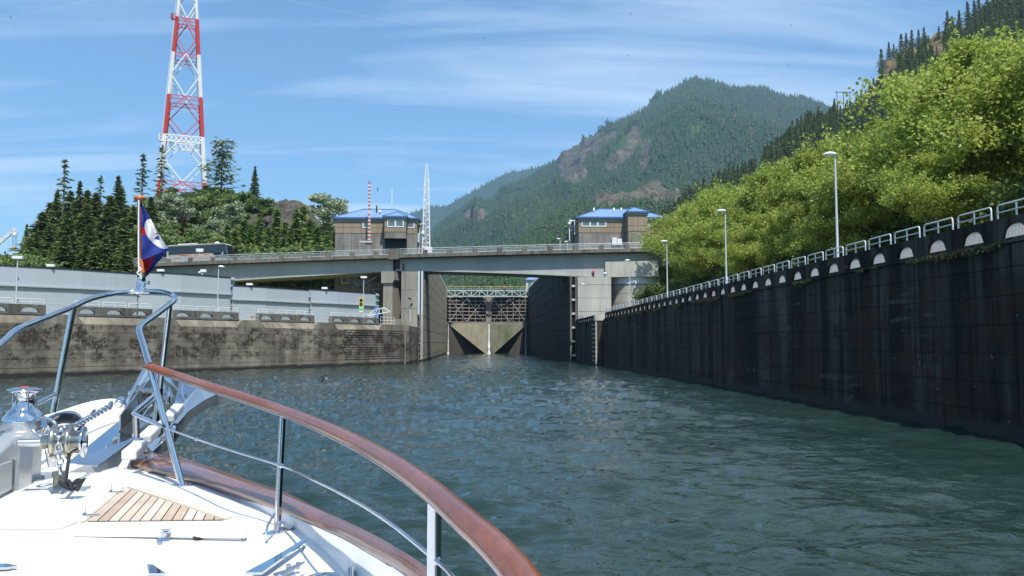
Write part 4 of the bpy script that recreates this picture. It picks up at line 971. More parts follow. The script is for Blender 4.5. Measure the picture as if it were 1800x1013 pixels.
b = MB(); b.tube([p + Vector((0, 0.06, -1.2)), p + Vector((0, 0.06, 0.2))], 0.04, 6); b.build('post', M['galv'], th)
# ------------------------------------------------------------------ control buildings
def window(th, x0, x1, z0, z1, yf, panes=1):
    fw = 0.16; w = MB(); w.bb(x0 - fw, x1 + fw, yf - 0.08, yf + 0.02, z0 - fw, z0); w.bb(x0 - fw, x1 + fw, yf - 0.08, yf + 0.02, z1, z1 + fw)
    w.bb(x0 - fw, x0, yf - 0.08, yf + 0.02, z0, z1); w.bb(x1, x1 + fw, yf - 0.08, yf + 0.02, z0, z1)
    for k in range(1, panes): xm = x0 + (x1 - x0) * k / panes; w.bb(xm - fw / 2 - 0.05, xm + fw / 2 + 0.05, yf - 0.075, yf + 0.02, z0, z1)
    wo_ = w.build('window', M['white'], th)
    for k in range(panes):
        a = x0 + (x1 - x0) * k / panes + (0.12 if k else 0); c = x0 + (x1 - x0) * (k + 1) / panes - (0.12 if k < panes - 1 else 0)
        b = MB(); b.bb(a, c, yf - 0.02, yf + 0.03, z0, z1); b.build('pane', M['glass'], wo_)
def hip_roof(th, x0, x1, y0, y1, z0, h, ins=None, over=0.4, name='roof', ridge_x=None):
    x0 -= over; x1 += over; y0 -= over; y1 += over; ins = ins or (y1 - y0) / 2; ym = (y0 + y1) / 2
    if ridge_x is None: A, B = (x0 + ins, ym, z0 + h), (x1 - ins, ym, z0 + h)
    else: A = B = (ridge_x, ym, z0 + h)
    c = [(x0, y0, z0), (x1, y0, z0), (x1, y1, z0), (x0, y1, z0)]
    b = MB(); b.add(c + [A, B] + [(x0, y0, z0 - 0.02), (x1, y0, z0 - 0.02), (x1, y1, z0 - 0.02), (x0, y1, z0 - 0.02)], [(0, 1, 5, 4), (1, 2, 5), (2, 3, 4, 5), (3, 0, 4), (9, 8, 7, 6)])
    ro = b.build(name, M['roof'], th)
    s = MB(); n = int((x1 - x0) / 0.55)       # standing seams, front and back slopes and hips
    A_, B_ = Vector(A), Vector(B)
    for k in range(1, n):
        x = x0 + (x1 - x0) * k / n
        if x < A_.x: f = (x - x0) / (A_.x - x0)
        elif x > B_.x: f = (x1 - x) / (x1 - B_.x)
        else: f = 1.0
        for ya in (y0, y1): s.bar((x, ya, z0 + 0.03), (x, ya + (ym - ya) * f, z0 + h * f + 0.03), 0.05, 0.07)
    s.build('standing_seam', M['roof'], th)
    e = MB()
    for p, q in ((c[0], A), (c[3], A), (c[1], B), (c[2], B)): e.bar(Vector(p) + Vector((0, 0, 0.06)), Vector(q) + Vector((0, 0, 0.06)), 0.2, 0.1)
    if ridge_x is None: e.bar(Vector(A) + Vector((0, 0, 0.06)), Vector(B) + Vector((0, 0, 0.06)), 0.2, 0.12)
    e.bb(x0 - 0.05, x1 + 0.05, y0 - 0.06, y0 + 0.02, z0 - 0.28, z0 + 0.06); e.bb(x0 - 0.05, x0 + 0.02, y0, y1, z0 - 0.28, z0 + 0.06); e.bb(x1 - 0.02, x1 + 0.05, y0, y1, z0 - 0.28, z0 + 0.06)
    e.build('roof_trim', M['roof_edge'], th)
def control(label, x0, x1, yf, yb, zb, zmid, zeave, hroof, bay, wins, baywins, joints=2.0, open_under=False, baynowin=False):
    th = thing('control_building', label, 'building', ((x0 + x1) / 2, (yf + yb) / 2, zb))
    b = MB(); b.bb(x0 + 0.1, x1 - 0.1, yf + 0.1, yb - 0.1, zb, zeave - 0.25); b.build('core', M['joint'], th)
    def panels(xa, xb, ya, yb_, z0, z1, mat, n, nm='wall_panel', gap=0.025):
        for k in range(n):
            a = xa + (xb - xa) * k / n; c = xa + (xb - xa) * (k + 1) / n; b = MB(); b.bb(a + gap, c - gap, ya, yb_, z0, z1); b.build(nm, mat, th)
    n = max(2, int((x1 - x0) / joints))
    zs = zmid + 1.15
    for (xa, xb) in ((x0, bay[0]), (bay[1], x1)):
        nn = max(1, int(round((xb - xa) / joints)))
        panels(xa, xb, yf, yf + 0.2, zs + 0.03, zeave - 0.75, M['bldg'], nn); panels(xa, xb, yf, yf + 0.2, zmid + 0.06, zs - 0.03, M['bldg'], nn, 'spandrel_panel')
        z = zmid - 0.06
        while z > zb + 0.5:
            z2 = max(zb, z - 2.6); panels(xa, xb, yf - 0.06, yf + 0.2, z2 + 0.03, z, M['bldg_base'], max(1, nn // 2), 'base_panel'); z = z2
    for ya, yb_, xx in ((yf, yb, x0), (yf, yb, x1)):
        sg = 1 if xx == x0 else -1
        for k in range(5):
            a = yf + 0.2 + (yb - yf - 0.2) * k / 5; c = a + (yb - yf - 0.2) / 5
            for (z0, z1, mt) in ((zs + 0.03, zeave - 0.75, M['bldg']), (zmid + 0.06, zs - 0.03, M['bldg']), (zb, zmid - 0.06, M['bldg_base'])):
                b = MB(); b.bb(xx, xx + sg * 0.2, a + 0.025, c - 0.025, z0, z1); b.build('side_panel', mt, th)
    b = MB(); b.bb(x0 - 0.1, x1 + 0.1, yf - 0.1, yb, zeave - 0.72, zeave - 0.02); b.build('cornice', M['bldg_trim'], th)
    b = MB(); b.bb(x0 - 0.12, x1 + 0.12, yf - 0.12, yb, zeave - 0.95, zeave - 0.74); b.build('cornice_shadow_line', M['bldg_base'], th)
    pr = bay[2]; yb0 = yf - pr; bz = zb if not open_under else zmid - 1.25
    b = MB(); b.bb(bay[0] + 0.1, bay[1] - 0.1, yb0 + 0.1, yf, bz, bay[3] - 0.2); b.build('bay_core', M['joint'], th)
    nn = 2
    panels(bay[0], bay[1], yb0, yb0 + 0.2, zs + 0.03, bay[3] - 0.75, M['bldg'], nn, 'bay_panel'); panels(bay[0], bay[1], yb0, yb0 + 0.2, zmid + 0.06, zs - 0.03, M['bldg'], nn, 'bay_spandrel')
    panels(bay[0], bay[1], yb0 - 0.05, yb0 + 0.2, bz, zmid - 0.06, M['bldg_base'], 1, 'bay_base')
    for xx, sg in ((bay[0], 1), (bay[1], -1)):
        b = MB(); b.bb(xx, xx + sg * 0.2, yb0 + 0.2, yf, zs, bay[3] - 0.75); b.bb(xx, xx + sg * 0.2, yb0 + 0.2, yf, zmid + 0.06, zs - 0.05); b.build('bay_side', M['bldg'], th)
        b = MB(); b.bb(xx, xx + sg * 0.2, yb0 + 0.2, yf, bz, zmid - 0.06); b.build('bay_side', M['bldg_base'], th)
    b = MB(); b.bb(bay[0] - 0.1, bay[1] + 0.1, yb0 - 0.1, yf, bay[3] - 0.72, bay[3] - 0.02); b.build('bay_cornice', M['bldg_trim'], th)
    for (a, c, z0, z1, pn) in wins: window(th, a, c, z0, z1, yf, pn)
    for (a, c, z0, z1, pn) in baywins: window(th, a, c, z0, z1, yb0, pn)
    hip_roof(th, x0, x1, yf, yb, zeave, hroof)
    ym = (yf + yb) / 2
    hip_roof(th, bay[0], bay[1], yb0, yf + 5.0, bay[3], bay[4], over=0.35, name='bay_roof', ridge_x=(bay[0] + bay[1]) / 2)
    return th
YFL = 160.0
X = lambda px, Y, py=400: at(px, py, Y).x
Z = lambda py, Y, px=700: at(px, py, Y).z
bl = control('brown and grey concrete control house with blue hipped roof left of the lock', X(589, YFL), X(733, YFL), YFL, YFL + 10, 6.0, Z(411, YFL), Z(383.5, YFL), 2.55,
    (X(676, YFL - 2), X(714, YFL - 2), 2.4, Z(380.5, YFL - 2.4), 1.5),
    [(X(639, YFL), X(649, YFL), Z(400, YFL), Z(390, YFL), 1), (X(717.5, YFL), X(727, YFL), Z(399.5, YFL), Z(388.5, YFL), 1), (X(603, YFL), X(613, YFL), Z(497, YFL), Z(488, YFL), 1)],
    [(X(682, YFL - 2.4), X(708, YFL - 2.4), Z(398, YFL - 2.4), Z(387.5, YFL - 2.4), 2)], 1.75, open_under=True)
b = MB(); b.bb(X(677, YFL), X(713.5, YFL), YFL - 0.1, YFL - 0.07, Z(440, YFL), Z(419.5, YFL)); b.build('dark_opening', M['black'], bl)
b = MB(); p = at(668, 373, YFL + 2.3); b.box(tuple(p + Vector((0, 0, 0.2))), (0.45, 0.45, 0.5)); b.build('roof_vent', M['white'], bl)
b = MB(); p = at(662, 371, YFL + 2.8); b.tube([p + Vector((0, 0, -0.6)), p + Vector((0, 0, 1.1))], 0.14, 8); b.build('flue', M['dsteel'], bl)
b = MB(); b.bb(X(733.5, YFL), X(736, YFL), YFL + 1.0, YFL + 4, Z(425, YFL), Z(409, YFL)); b.bb(X(733.5, YFL), X(737, YFL), YFL + 1, YFL + 5, Z(392.5, YFL), Z(391, YFL)); b.build('balcony', M['galv'], bl)
YFR = 156.0
br = control('brown concrete control house with blue hipped roof and windowless bay right of the lock', X(1017, YFR), X(1171, YFR), YFR, YFR + 10, 7.0, Z(410, YFR, 1100), Z(382.5, YFR, 1100), 2.5,
    (X(1103, YFR - 2), X(1137, YFR - 2), 2.6, Z(372, YFR - 2.6, 1100), 1.5),
    [(X(1024, YFR), X(1064, YFR), Z(397.5, YFR, 1100), Z(387.5, YFR, 1100), 3), (X(1141, YFR), X(1153, YFR), Z(397.5, YFR, 1100), Z(386.5, YFR, 1100), 1)], [], 2.2)
for px, py in ((1044, 367), (1079, 367), (1092, 367)):
    p = at(px, py, YFR + 2.6); b = MB(); b.lathe([(0.16, -0.4), (0.16, 0.12), (0.02, 0.2)], p, n=8); b.build('roof_vent', M['white'], br)
for a, c, l in ((1076, 1084, 'x'), (1085, 1093, 'y')):
    b = MB(); Yv = YFR - 0.6; b.bb(X(a, Yv), X(c, Yv), Yv, Yv + 0.5, Z(430, Yv, 1100), Z(418 if l == 'x' else 420, Yv, 1100)); b.build('vent_unit', M['white'], br)
th = thing('light_bracket', 'white floodlight bracket beside the left wall of the right control house', 'floodlight', at(1005, 392, YFR + 1))
b = MB(); b.tube([at(1011, 388, YFR + 1), at(1001, 389, YFR + 1), at(1001, 424, YFR + 1)], 0.09, 6); b.tube([at(1010, 388, YFR + 1), at(1010, 412, YFR + 1)], 0.09, 6); b.build('frame', M['white'], th)
for px, py in ((1001, 394), (1003, 390)): b = MB(); b.lathe([(0.1, -0.25), (0.32, -0.1), (0.3, 0.25), (0.12, 0.35)], at(px, py, YFR + 0.8), n=10); b.build('floodlight', M['white'], th)
th = thing('entry_canopy', 'small blue canopy roof low beside the right control house', 'canopy', at(1010, 404, YFR + 6))
b = MB(); a = at(1003, 406, YFR + 5); c = at(1016, 394, YFR + 5); b.prism([(a.x, a.y, a.z), (c.x, a.y, a.z), (c.x, a.y, c.z), (a.x + 0.3, a.y, a.z + 0.4)], (0, 4, 0)); b.build('roof', M['roof'], th)
b = MB(); b.bb(a.x + 0.5, a.x + 0.7, a.y + 0.2, a.y + 0.4, a.z - 4.2, a.z); b.bb(c.x - 0.4, c.x - 0.2, a.y + 0.2, a.y + 0.4, a.z - 4.2, a.z); b.build('post', M['dsteel'], th)
# far houses past the gate
for (a, c, py0, py1, yy, l) in ((931, 962, 484, 506, 285, 'small white hut with blue roof on top of the right wall beyond the gate'), (764, 782, 478, 500, 232, 'small blue-roofed hut on top of the left chamber wall')):
    x0, x1 = X(a, yy, 490), X(c, yy, 490); zt = Z(py0, yy, 900); z1 = Z(py0 + 8, yy, 900); z0 = 20.6 if yy < 260 else 18.0
    if a == 931: x0 = X_R + 0.9; x1 = x0 + 6
    else: x1 = X_L - 1.2; x0 = x1 - 4.5
    th = thing('service_hut', l, 'hut', ((x0 + x1) / 2, yy, z0)); b = MB(); b.bb(x0, x1, yy, yy + 4, z0, z1); b.build('wall', M['conc_light'], th)
    hip_roof(th, x0, x1, yy, yy + 4, z1, zt - z1)
    b = MB(); b.bb(x0 + 0.8, x0 + 1.8, yy - 0.04, yy, z0 + 0.9, z1 - 0.3); b.build('window', M['glass'], th)
# ------------------------------------------------------------------ masts
def lattice(b, base, h, w0, w1, step, r, m1=0, m2=0, cols=None):
    n = max(2, int(h / step)); cs = [(-1, -1), (1, -1), (1, 1), (-1, 1)]
    def P(k, c): f = k / n; w = w0 + (w1 - w0) * f; return base + Vector((c[0] * w / 2, c[1] * w / 2, h * f))
    for k in range(n):
        mi = cols(k / n) if cols else m1
        for i, c in enumerate(cs):
            c2 = cs[(i + 1) % 4]; b.bar(P(k, c), P(k + 1, c), r * 1.6, mi=mi); b.bar(P(k, c), P(k, c2), r, mi=mi)
            if (k + i) % 2: b.bar(P(k, c), P(k + 1, c2), r, mi=mi)
            else: b.bar(P(k, c2), P(k + 1, c), r, mi=mi)
p = at(648.5, 425, YFL - 3.4); th = thing('radio_mast', 'red and white striped lattice mast in front of the left control house', 'mast', p)
b = MB(); lattice(b, p, at(648.5, 321, YFL - 3.4).z - p.z, 0.34, 0.3, 0.36, 0.05, cols=lambda f: int(f * 34) % 2); b.build('lattice', [M['red'], M['white']], th)
b = MB(); tp = at(648.5, 321, YFL - 3.4); b.tube([tp, tp + Vector((0, 0, 0.6))], 0.04, 5); b.build('tip', M['dsteel'], th)
b = MB(); b.bb(p.x - 1.7, p.x + 0.6, p.y - 0.5, p.y + 0.6, p.z - 0.25, p.z + 0.1); b.build('platform', M['conc_light'], th)
b = MB(); b.bb(p.x - 0.6, p.x + 0.5, p.y - 0.3, p.y + 0.4, p.z - 12, p.z - 0.25); b.build('pedestal', M['bldg_base'], th)
p = at(664, 361, YFL + 5); th = thing('antenna', 'thin grey whip antenna rising from the left control house roof', 'antenna', p)
b = MB(); b.tube([p + Vector((0, 0, -0.5)), at(664, 333, YFL + 5)], 0.05, 5); b.build('whip', M['galv'], th); b = MB(); b.tube([at(664, 336, YFL + 5), at(664, 331, YFL + 5)], 0.1, 6); b.build('tip', M['dsteel'], th)
p = at(689, 362, YFL + 5.2); th = thing('antenna', 'plain white rod antenna above the bay of the left control house', 'antenna', p)
b = MB(); b.tube([p, at(689, 333, YFL + 5.2)], [0.06, 0.1], 6); b.build('rod', M['white'], th)
p = at(749, 440, 163); H_ = at(749, 312, 163).z - p.z; base = Vector((p.x, p.y, 20.6)); H_ = at(749, 312, 163).z - 20.6
th = thing('lattice_mast', 'white lattice crane mast standing at the left wall of the lock', 'mast', base)
b = MB(); lattice(b, base, H_, 1.6, 0.75, 0.8, 0.09); b.build('lattice', M['white'], th)
b = MB(); lattice(b, base + Vector((0, 0, H_)), 2.8, 0.7, 0.2, 0.5, 0.05); b.build('tip', M['white'], th)
b = MB(); b.bb(base.x - 0.3, base.x + 1.3, base.y - 1, base.y - 0.9, base.z + 1.2, base.z + 2.3); b.bb(base.x - 0.9, base.x - 0.3, base.y - 1, base.y - 0.8, base.z + 5, base.z + 5.5); b.build('platform', M['white'], th)
b = MB(); b.tube([base + Vector((-1.5, 0, 0)), base + Vector((-1.3, 0, 7.0)), base + Vector((-0.5, 0, 7.4))], 0.14, 6); b.build('stay', M['white'], th)
# crane at far left
th = thing('crane', 'white lattice crane boom reaching in at the far left edge', 'crane', at(-60, 480, 190))
b = MB(); a = at(-90, 498, 190); c = at(28, 403, 190); d = (c - a).normalized(); sd = Vector((0, 1, 0)); up = d.cross(sd) * -1
L = (c - a).length; n = 24
def Q(k, i, j): w = 1.5 * (1 - 0.75 * k / n); return a + d * (L * k / n) + up * (i * w / 2) + sd * (j * w / 2)
for k in range(n):
    for i, j in ((-1, -1), (-1, 1), (1, -1), (1, 1)): b.bar(Q(k, i, j), Q(k + 1, i, j), 0.14)
    s_ = 1 if k % 2 else -1
    b.bar(Q(k, s_, -1), Q(k + 1, -s_, -1), 0.09); b.bar(Q(k, s_, 1), Q(k + 1, -s_, 1), 0.09); b.bar(Q(k, 1, s_), Q(k + 1, 1, -s_), 0.09)
b.build('boom', M['white'], th)
b = MB(); b.bar(at(-90, 470, 190), at(26, 401, 190), 0.12); b.build('pendant', M['galv'], th)
b = MB(); 
for px in (22.5, 24.5, 27.5, 29.5): b.tube([at(px, 412, 190), at(px, 436, 190)], 0.04, 4)
b.build('hoist_rope', M['dsteel'], th)
b = MB(); b.box(tuple(at(26.5, 411, 190)), (0.9, 0.5, 0.7)); b.build('sheave_block', M['white'], th)
b = MB(); b.lathe([(0.05, -0.4), (0.3, -0.2), (0.3, 0.2), (0.1, 0.35)], at(24, 436, 190), n=10); b.build('hook_block', M['orange'], th)
b = MB(); b.lathe([(1.2, -60), (1.2, -1)], a, n=12); b.build('mast', M['white'], th)
# transmission tower
TY = 330.0; tb = at(320, 348, TY)
tw = thing('transmission_tower', 'tall red and white lattice transmission tower rising from the wooded hill', 'pylon', tb)
def tw_w(z): return 17.5 - (17.5 - 6.9) * z / 80.0 if z < 100 else 6.9 - (17.5 - 6.9) / 80.0 * 20
def TP(z, c): w = tw_w(z) / 2; cs, sn = math.cos(R(20)), math.sin(R(20)); x, y = c[0] * w, c[1] * w; return tb + Vector((x * cs - y * sn, x * sn + y * cs, z))
pz = lambda py: at(320, py, TY).z - tb.z
lev = [pz(378), pz(326), pz(246), pz(176), pz(101), pz(38), pz(-20), pz(-90)]
cols = [M['red'], M['white'], M['red'], M['white'], M['red'], M['white'], M['red']]
cs4 = [(-1, -1), (1, -1), (1, 1), (-1, 1)]
for k in range(len(lev) - 1):
    z0, z1 = lev[k], lev[k + 1]; m = cols[k]
    for c in cs4: b = MB(); b.bar(TP(z0, c), TP(z1, c), 1.05 if k < 5 else 0.8); b.build('leg', m, tw)
    for i, c in enumerate(cs4):
        c2 = cs4[(i + 1) % 4]; zm = (z0 + z1) / 2
        b = MB(); dk = 0.34
        ma = (TP(z0, c) + TP(z0, c2)) / 2; mb = (TP(z1, c) + TP(z1, c2)) / 2
        b.bar(ma, TP(zm, c), dk); b.bar(ma, TP(zm, c2), dk); b.bar(mb, TP(zm, c), dk); b.bar(mb, TP(zm, c2), dk)
        b.build('brace', m, tw)
        big = (k == 1); b = MB(); th_ = 2.6 if big else 1.5; r_ = 0.4 if big else 0.24; mm = M['white'] if big else M['red']
        a0, a1 = TP(z1, c), TP(z1, c2); l0, l1 = TP(z1 - th_, c), TP(z1 - th_, c2)
        b.bar(a0, a1, r_); b.bar(l0, l1, r_); n = 8 if big else 5
        for q in range(n):
            f0, f1 = q / n, (q + 1) / n
            b.bar(a0.lerp(a1, f0), l0.lerp(l1, f1), r_ * 0.7); b.bar(l0.lerp(l1, f0), a0.lerp(a1, f1), r_ * 0.7) if big else None
        b.build('ring_truss', mm, tw)
b = MB(); pp = TP(lev[5], (-1, -1)); b.bb(pp.x - 2.2, pp.x + 0.3, pp.y - 1, pp.y + 1, pp.z - 1.2, pp.z - 1.0); b.bb(pp.x - 2.2, pp.x - 2.0, pp.y - 1, pp.y + 1, pp.z - 1.2, pp.z + 1.2); b.bb(pp.x - 2.2, pp.x + 0.3, pp.y - 1.0, pp.y - 0.85, pp.z + 0.9, pp.z + 1.1); b.bb(pp.x - 2.2, pp.x + 0.3, pp.y - 1.0, pp.y - 0.85, pp.z - 0.2, pp.z); b.build('platform', M['red'], tw)
b = MB(); pp = TP(lev[2], (-1, -1)); b.bb(pp.x - 1.8, pp.x, pp.y - 1, pp.y + 1, pp.z - 3.0, pp.z - 2.7); b.bb(pp.x - 1.8, pp.x - 1.5, pp.y - 1, pp.y + 1, pp.z - 3.0, pp.z + 0.2); b.build('platform', M['white'], tw)
b = MB()
for z in np.arange(lev[0], lev[-1], 1.0): b.bar(TP(z, (-1, -1)) + Vector((-0.7, -0.3, 0)), TP(z, (-1, -1)) + Vector((-0.2, -0.8, 0)), 0.12)
b.tube([TP(lev[0], (-1, -1)) + Vector((-0.7, -0.3, 0)), TP(lev[-1], (-1, -1)) + Vector((-0.7, -0.3, 0))], 0.08, 4); b.build('climbing_ladder', M['white'], tw)
# power lines
def wire(pts, Ys, label, balls=(), r=0.075):
    P_ = [at(px, py, Y) for (px, py), Y in zip(pts, Ys)]; b = MB()
    Q_ = []
    for i in range(len(P_) - 1):
        for k in range(6): Q_.append(P_[i].lerp(P_[i + 1], k / 6))
    Q_.append(P_[-1])
    th = thing('power_line', label, 'cable', P_[0]); b.tube(Q_, r, 4); b.build('conductor', M['galv'], th)
    for (px, py, Y) in balls:
        c = at(px, py, Y); b = MB(); b.lathe([(0.02, -0.75), (0.35, -0.3), (0.38, 0.3), (0.02, 0.75)], c, n=8); b.build('marker', M['dsteel'], th)
wire([(440, -12), (640, 28), (850, 66), (1105, 97), (1387, 112), (1600, 112), (1830, 104)], [560, 590, 620, 660, 700, 720, 740], 'lower thin power line sagging across the whole sky', [(850, 67, 620), (1105, 98, 660), (1387, 113, 700)])
wire([(850, -20), (980, 6), (1109, 24), (1391, 44), (1600, 44), (1830, 36)], [600, 620, 640, 690, 710, 740], 'upper thin power line at the top right of the sky', [(1109, 24, 640), (1391, 45, 690)])
wire([(-20, 40), (90, 16), (190, -6)], [560, 575, 590], 'short thin power line at the top left corner of the sky', [(19, 31, 566)])
# ------------------------------------------------------------------ gate, sill, footbridge
sl = thing('gate_sill', 'stained concrete gate sill with a pale V-shaped face below the steel gate', 'sill', (3.5, 258, 0))
ZS = 9.4
b = MB(); b.bb(X_L - 0.5, X_R + 0.5, 258, 268, -3, ZS); b.build('wall', M['sill_dark'], sl)
xc = 3.9
b = MB(); b.add([(X_L + 0.6, 257.98, ZS), (xc, 256.2, ZS), (xc - 0.6, 252.5, -0.5), (xc, 258, ZS), (xc - 0.6, 258, -0.5)], [(0, 2, 1), (0, 1, 3), (1, 2, 4, 3), (0, 3, 4, 2)]); b.build('sloped_face', M['sill'], sl)
ms = concrete('mossy_sill_concrete', (0.13, 0.125, 0.09), (0.17, 0.155, 0.115), (0.055, 0.085, 0.03), 0.95, sscale=0.35)
b = MB(); b.add([(X_R - 0.5, 257.98, ZS), (xc + 0.01, 256.2, ZS), (xc + 0.9, 252.5, -0.5), (xc + 0.01, 258, ZS), (xc + 0.9, 258, -0.5)], [(0, 1, 2), (0, 3, 1), (1, 3, 4, 2), (0, 2, 4, 3)]); b.build('sloped_face', ms, sl)
b = MB(); b.bb(X_L, X_R, 257.7, 258.5, ZS, ZS + 0.5); b.build('sill_beam', M['conc'], sl)
t = NT('falling_water'); t.col(t.mix(t.rng(t.noise(1.5, 5, 0.7, sc=(3, 3, 0.25)), 0.35, 0.65), (0.45, 0.47, 0.47), (0.85, 0.86, 0.86))); t.set(0.4); t.b.inputs['Alpha'].default_value = 0.85
for (x, y, w, l) in ((X_L + 0.55, 257.3, 0.5, 'white leak of water falling down the left end of the gate sill'), (xc, 254.5, 0.75, 'white leak of water falling down the middle of the gate sill'), (X_R - 0.9, 257.3, 0.35, 'faint leak of water falling at the shaded right end of the sill')):
    b = MB(); n = 18; rs_ = np.random.RandomState(int(w * 100)); vs = []
    for k in range(n + 1):
        z = ZS * k / n; ww = w * (0.6 + 0.5 * (1 - k / n)) * (0.8 + 0.4 * rs_.rand()); yy = (y - 0.3) if w != 0.75 else (252.2 + 3.7 * k / n)
        for a in range(6): vs.append((x + ww * (a / 5 - 0.5), yy - 0.35 * math.sin(math.pi * a / 5) + 0.08 * rs_.randn(), z))
    b.add(vs, [(k * 6 + a, k * 6 + a + 1, k * 6 + a + 7, k * 6 + a + 6) for k in range(n) for a in range(5)], 0, True)
    b.lathe([(w * 0.9, 0.02), (w * 0.6, 0.25), (0.05, 0.35)], (x, y - 0.8 if w != 0.75 else 252.0, 0), n=10)
    tag(b.build('waterfall', t.mat), l, 'waterfall')
ZG = 18.4
for sgn, l in ((-1, 'left leaf of the rusty ribbed steel mitre gate'), (1, 'right leaf of the rusty ribbed steel mitre gate, partly shaded')):
    A = Vector((X_L + 0.1 if sgn < 0 else X_R - 0.1, 258.2, 0)); B = Vector((xc - 0.25 if sgn < 0 else xc + 0.25, 262.0, 0))
    d = (B - A).normalized(); n2 = Vector((d.y, -d.x, 0)); n2 = n2 if n2.y < 0 else -n2; L = (B - A).length; F = (A, d, n2, Vector((0, 0, 1)))
    th = thing('gate_leaf', l, 'lock gate', (A + B) / 2 + Vector((0, 0, ZS)), 'steel mitre gate leaves at the end of the lock')
    b = MB(); b.bb(0, L, -0.1, 0.0, ZS + 0.5, ZG, F); b.build('skin_plate', M['dsteel'], th)
    for k in range(8): z = ZS + 0.75 + (ZG - ZS - 1.0) * k / 7; b = MB(); b.bb(0, L - 1.6, 0.0, 1.1, z - 0.07, z + 0.07, F); b.bb(0, L - 1.6, 1.1, 1.16, z - 0.13, z + 0.13, F); b.build('girder', M['rust'], th)
    for k in range(6): x = L * (0.04 + 0.155 * k); b = MB(); b.bb(x, x + 0.16, 0.95, 1.2, ZS + 0.6, ZG - 0.2, F) if k < 5 else None; b.v and b.build('vertical_frame', M['rust'], th)
    for (x0, x1) in ((0.5, L * 0.45), (L * 0.45, L - 1.7)):
        for fl in (0, 1):
            z0, z1 = (ZS + 0.8, ZG - 0.6) if fl else (ZG - 0.6, ZS + 0.8); b = MB(); b.bar(fr_at(F, x0, 1.25, z0), fr_at(F, x1, 1.25, z1), 0.24, 0.1); b.build('diagonal', M['conc_light'], th)
    b = MB(); b.bb(L - 0.9, L, -0.1, 1.0, ZS + 0.5, ZG + 0.4, F); b.build('mitre_post', M['rust'], th)
    for k in range(8): z = ZS + 0.75 + (ZG - ZS - 1.0) * k / 7; b = MB(); b.prism([fr_at(F, L - 1.9, 1.1, z - 0.1), fr_at(F, L - 0.9, 0.3, z - 0.45), fr_at(F, L - 0.9, 0.3, z + 0.45), fr_at(F, L - 1.9, 1.1, z + 0.1)], -n2 * 0.15); b.build('gusset', M['rust'], th)
fb = thing('footbridge', 'white truss footbridge with yellow handrail above the lock gate', 'footbridge', (3.5, 259, ZG))
ya = 257.5
zt0, zt1 = Z(521, ya, 850), Z(511, ya, 850)
b = MB(); b.bb(X_L, X_R, ya, ya + 0.3, zt0 - 0.15, zt0 + 0.15); b.build('bottom_chord', M['galv'], fb)
b = MB(); b.bb(X_L, X_R, ya, ya + 1.6, zt1 - 0.15, zt1 + 0.15); b.build('deck', M['galv'], fb)
n = 10
for k in range(n + 1):
    x = X_L + (X_R - X_L) * k / n; b = MB(); b.bb(x - 0.12, x + 0.12, ya, ya + 0.25, zt0, zt1); b.build('vertical', M['galv'], fb)
    if k < n:
        x2 = X_L + (X_R - X_L) * (k + 1) / n; b = MB(); b.bar((x, ya + 0.1, zt0 if k % 2 else zt1), (x2, ya + 0.1, zt1 if k % 2 else zt0), 0.18); b.build('diagonal', M['galv'], fb)
b = MB()
for k in range(31): x = X_L + (X_R - X_L) * k / 30; b.bb(x - 0.03, x + 0.03, ya, ya + 0.06, zt1, zt1 + 1.25)
b.bb(X_L, X_R, ya, ya + 0.05, zt1 + 0.6, zt1 + 0.66); b.build('railing', M['galv'], fb)
b = MB(); b.bb(X_L, X_R, ya - 0.05, ya + 0.1, zt1 + 1.22, zt1 + 1.36); b.build('handrail', plain('faded_yellow_paint', (0.55, 0.42, 0.14), 0.6), fb)
p = at(888, 507, ya - 0.2); b = MB(); b.tube([p + Vector((0.35 * math.cos(a * 0.524), 0, 0.35 * math.sin(a * 0.524))) for a in range(12)], 0.1, 6, closed=True); tag(b.build('life_ring', M['red']), 'red life ring hanging on the footbridge rail', 'life ring')
# staircase at the left monolith
sc_ = thing('staircase', 'dark steel staircase and landing under the bridge left of the pier', 'stairs', at(650, 520, 152))
def sp(px, py): return at(px, py, 152)
b = MB()
for dy in (0.0, 1.2):
    o = Vector((0, dy, 0)); b.bar(sp(612, 508) + o, sp(672, 487) + o, 0.16, 0.3) if False else None
    b.bar(sp(664, 486) + o, sp(632, 505) + o, 0.16, 0.35); b.bar(sp(622, 497) + o, sp(640, 508) + o, 0.16, 0.35); b.bar(sp(655, 508) + o, sp(668, 530) + o, 0.16, 0.35)
b.build('stringer', M['dsteel'], sc_)
b = MB(); a = sp(638, 508); c = sp(672, 508); b.bb(a.x, c.x, 152, 153.3, a.z - 0.12, a.z + 0.05); a = sp(612, 497); c = sp(626, 497); b.bb(a.x, c.x, 152, 153.3, a.z - 0.12, a.z + 0.05); b.build('landing', M['dsteel'], sc_)
b = MB()
for k in range(9): q = sp(664, 486).lerp(sp(632, 505), (k + 0.5) / 9); b.bb(q.x - 0.2, q.x + 0.2, 152, 153.2, q.z - 0.03, q.z + 0.03)
b.build('tread', M['dsteel'], sc_)
b = MB()
for (p0, p1) in ((sp(664, 486), sp(632, 505)), (sp(638, 508), sp(672, 508)), (sp(622, 497), sp(640, 508)), (sp(612, 497), sp(626, 497))):
    for h in (0.5, 1.0): b.tube([p0 + Vector((0, 0, h)), p1 + Vector((0, 0, h))], 0.035, 4)
    for k in range(6): q = p0.lerp(p1, k / 5); b.tube([q, q + Vector((0, 0, 1.0))], 0.035, 4)
b.build('railing', M['dsteel'], sc_)
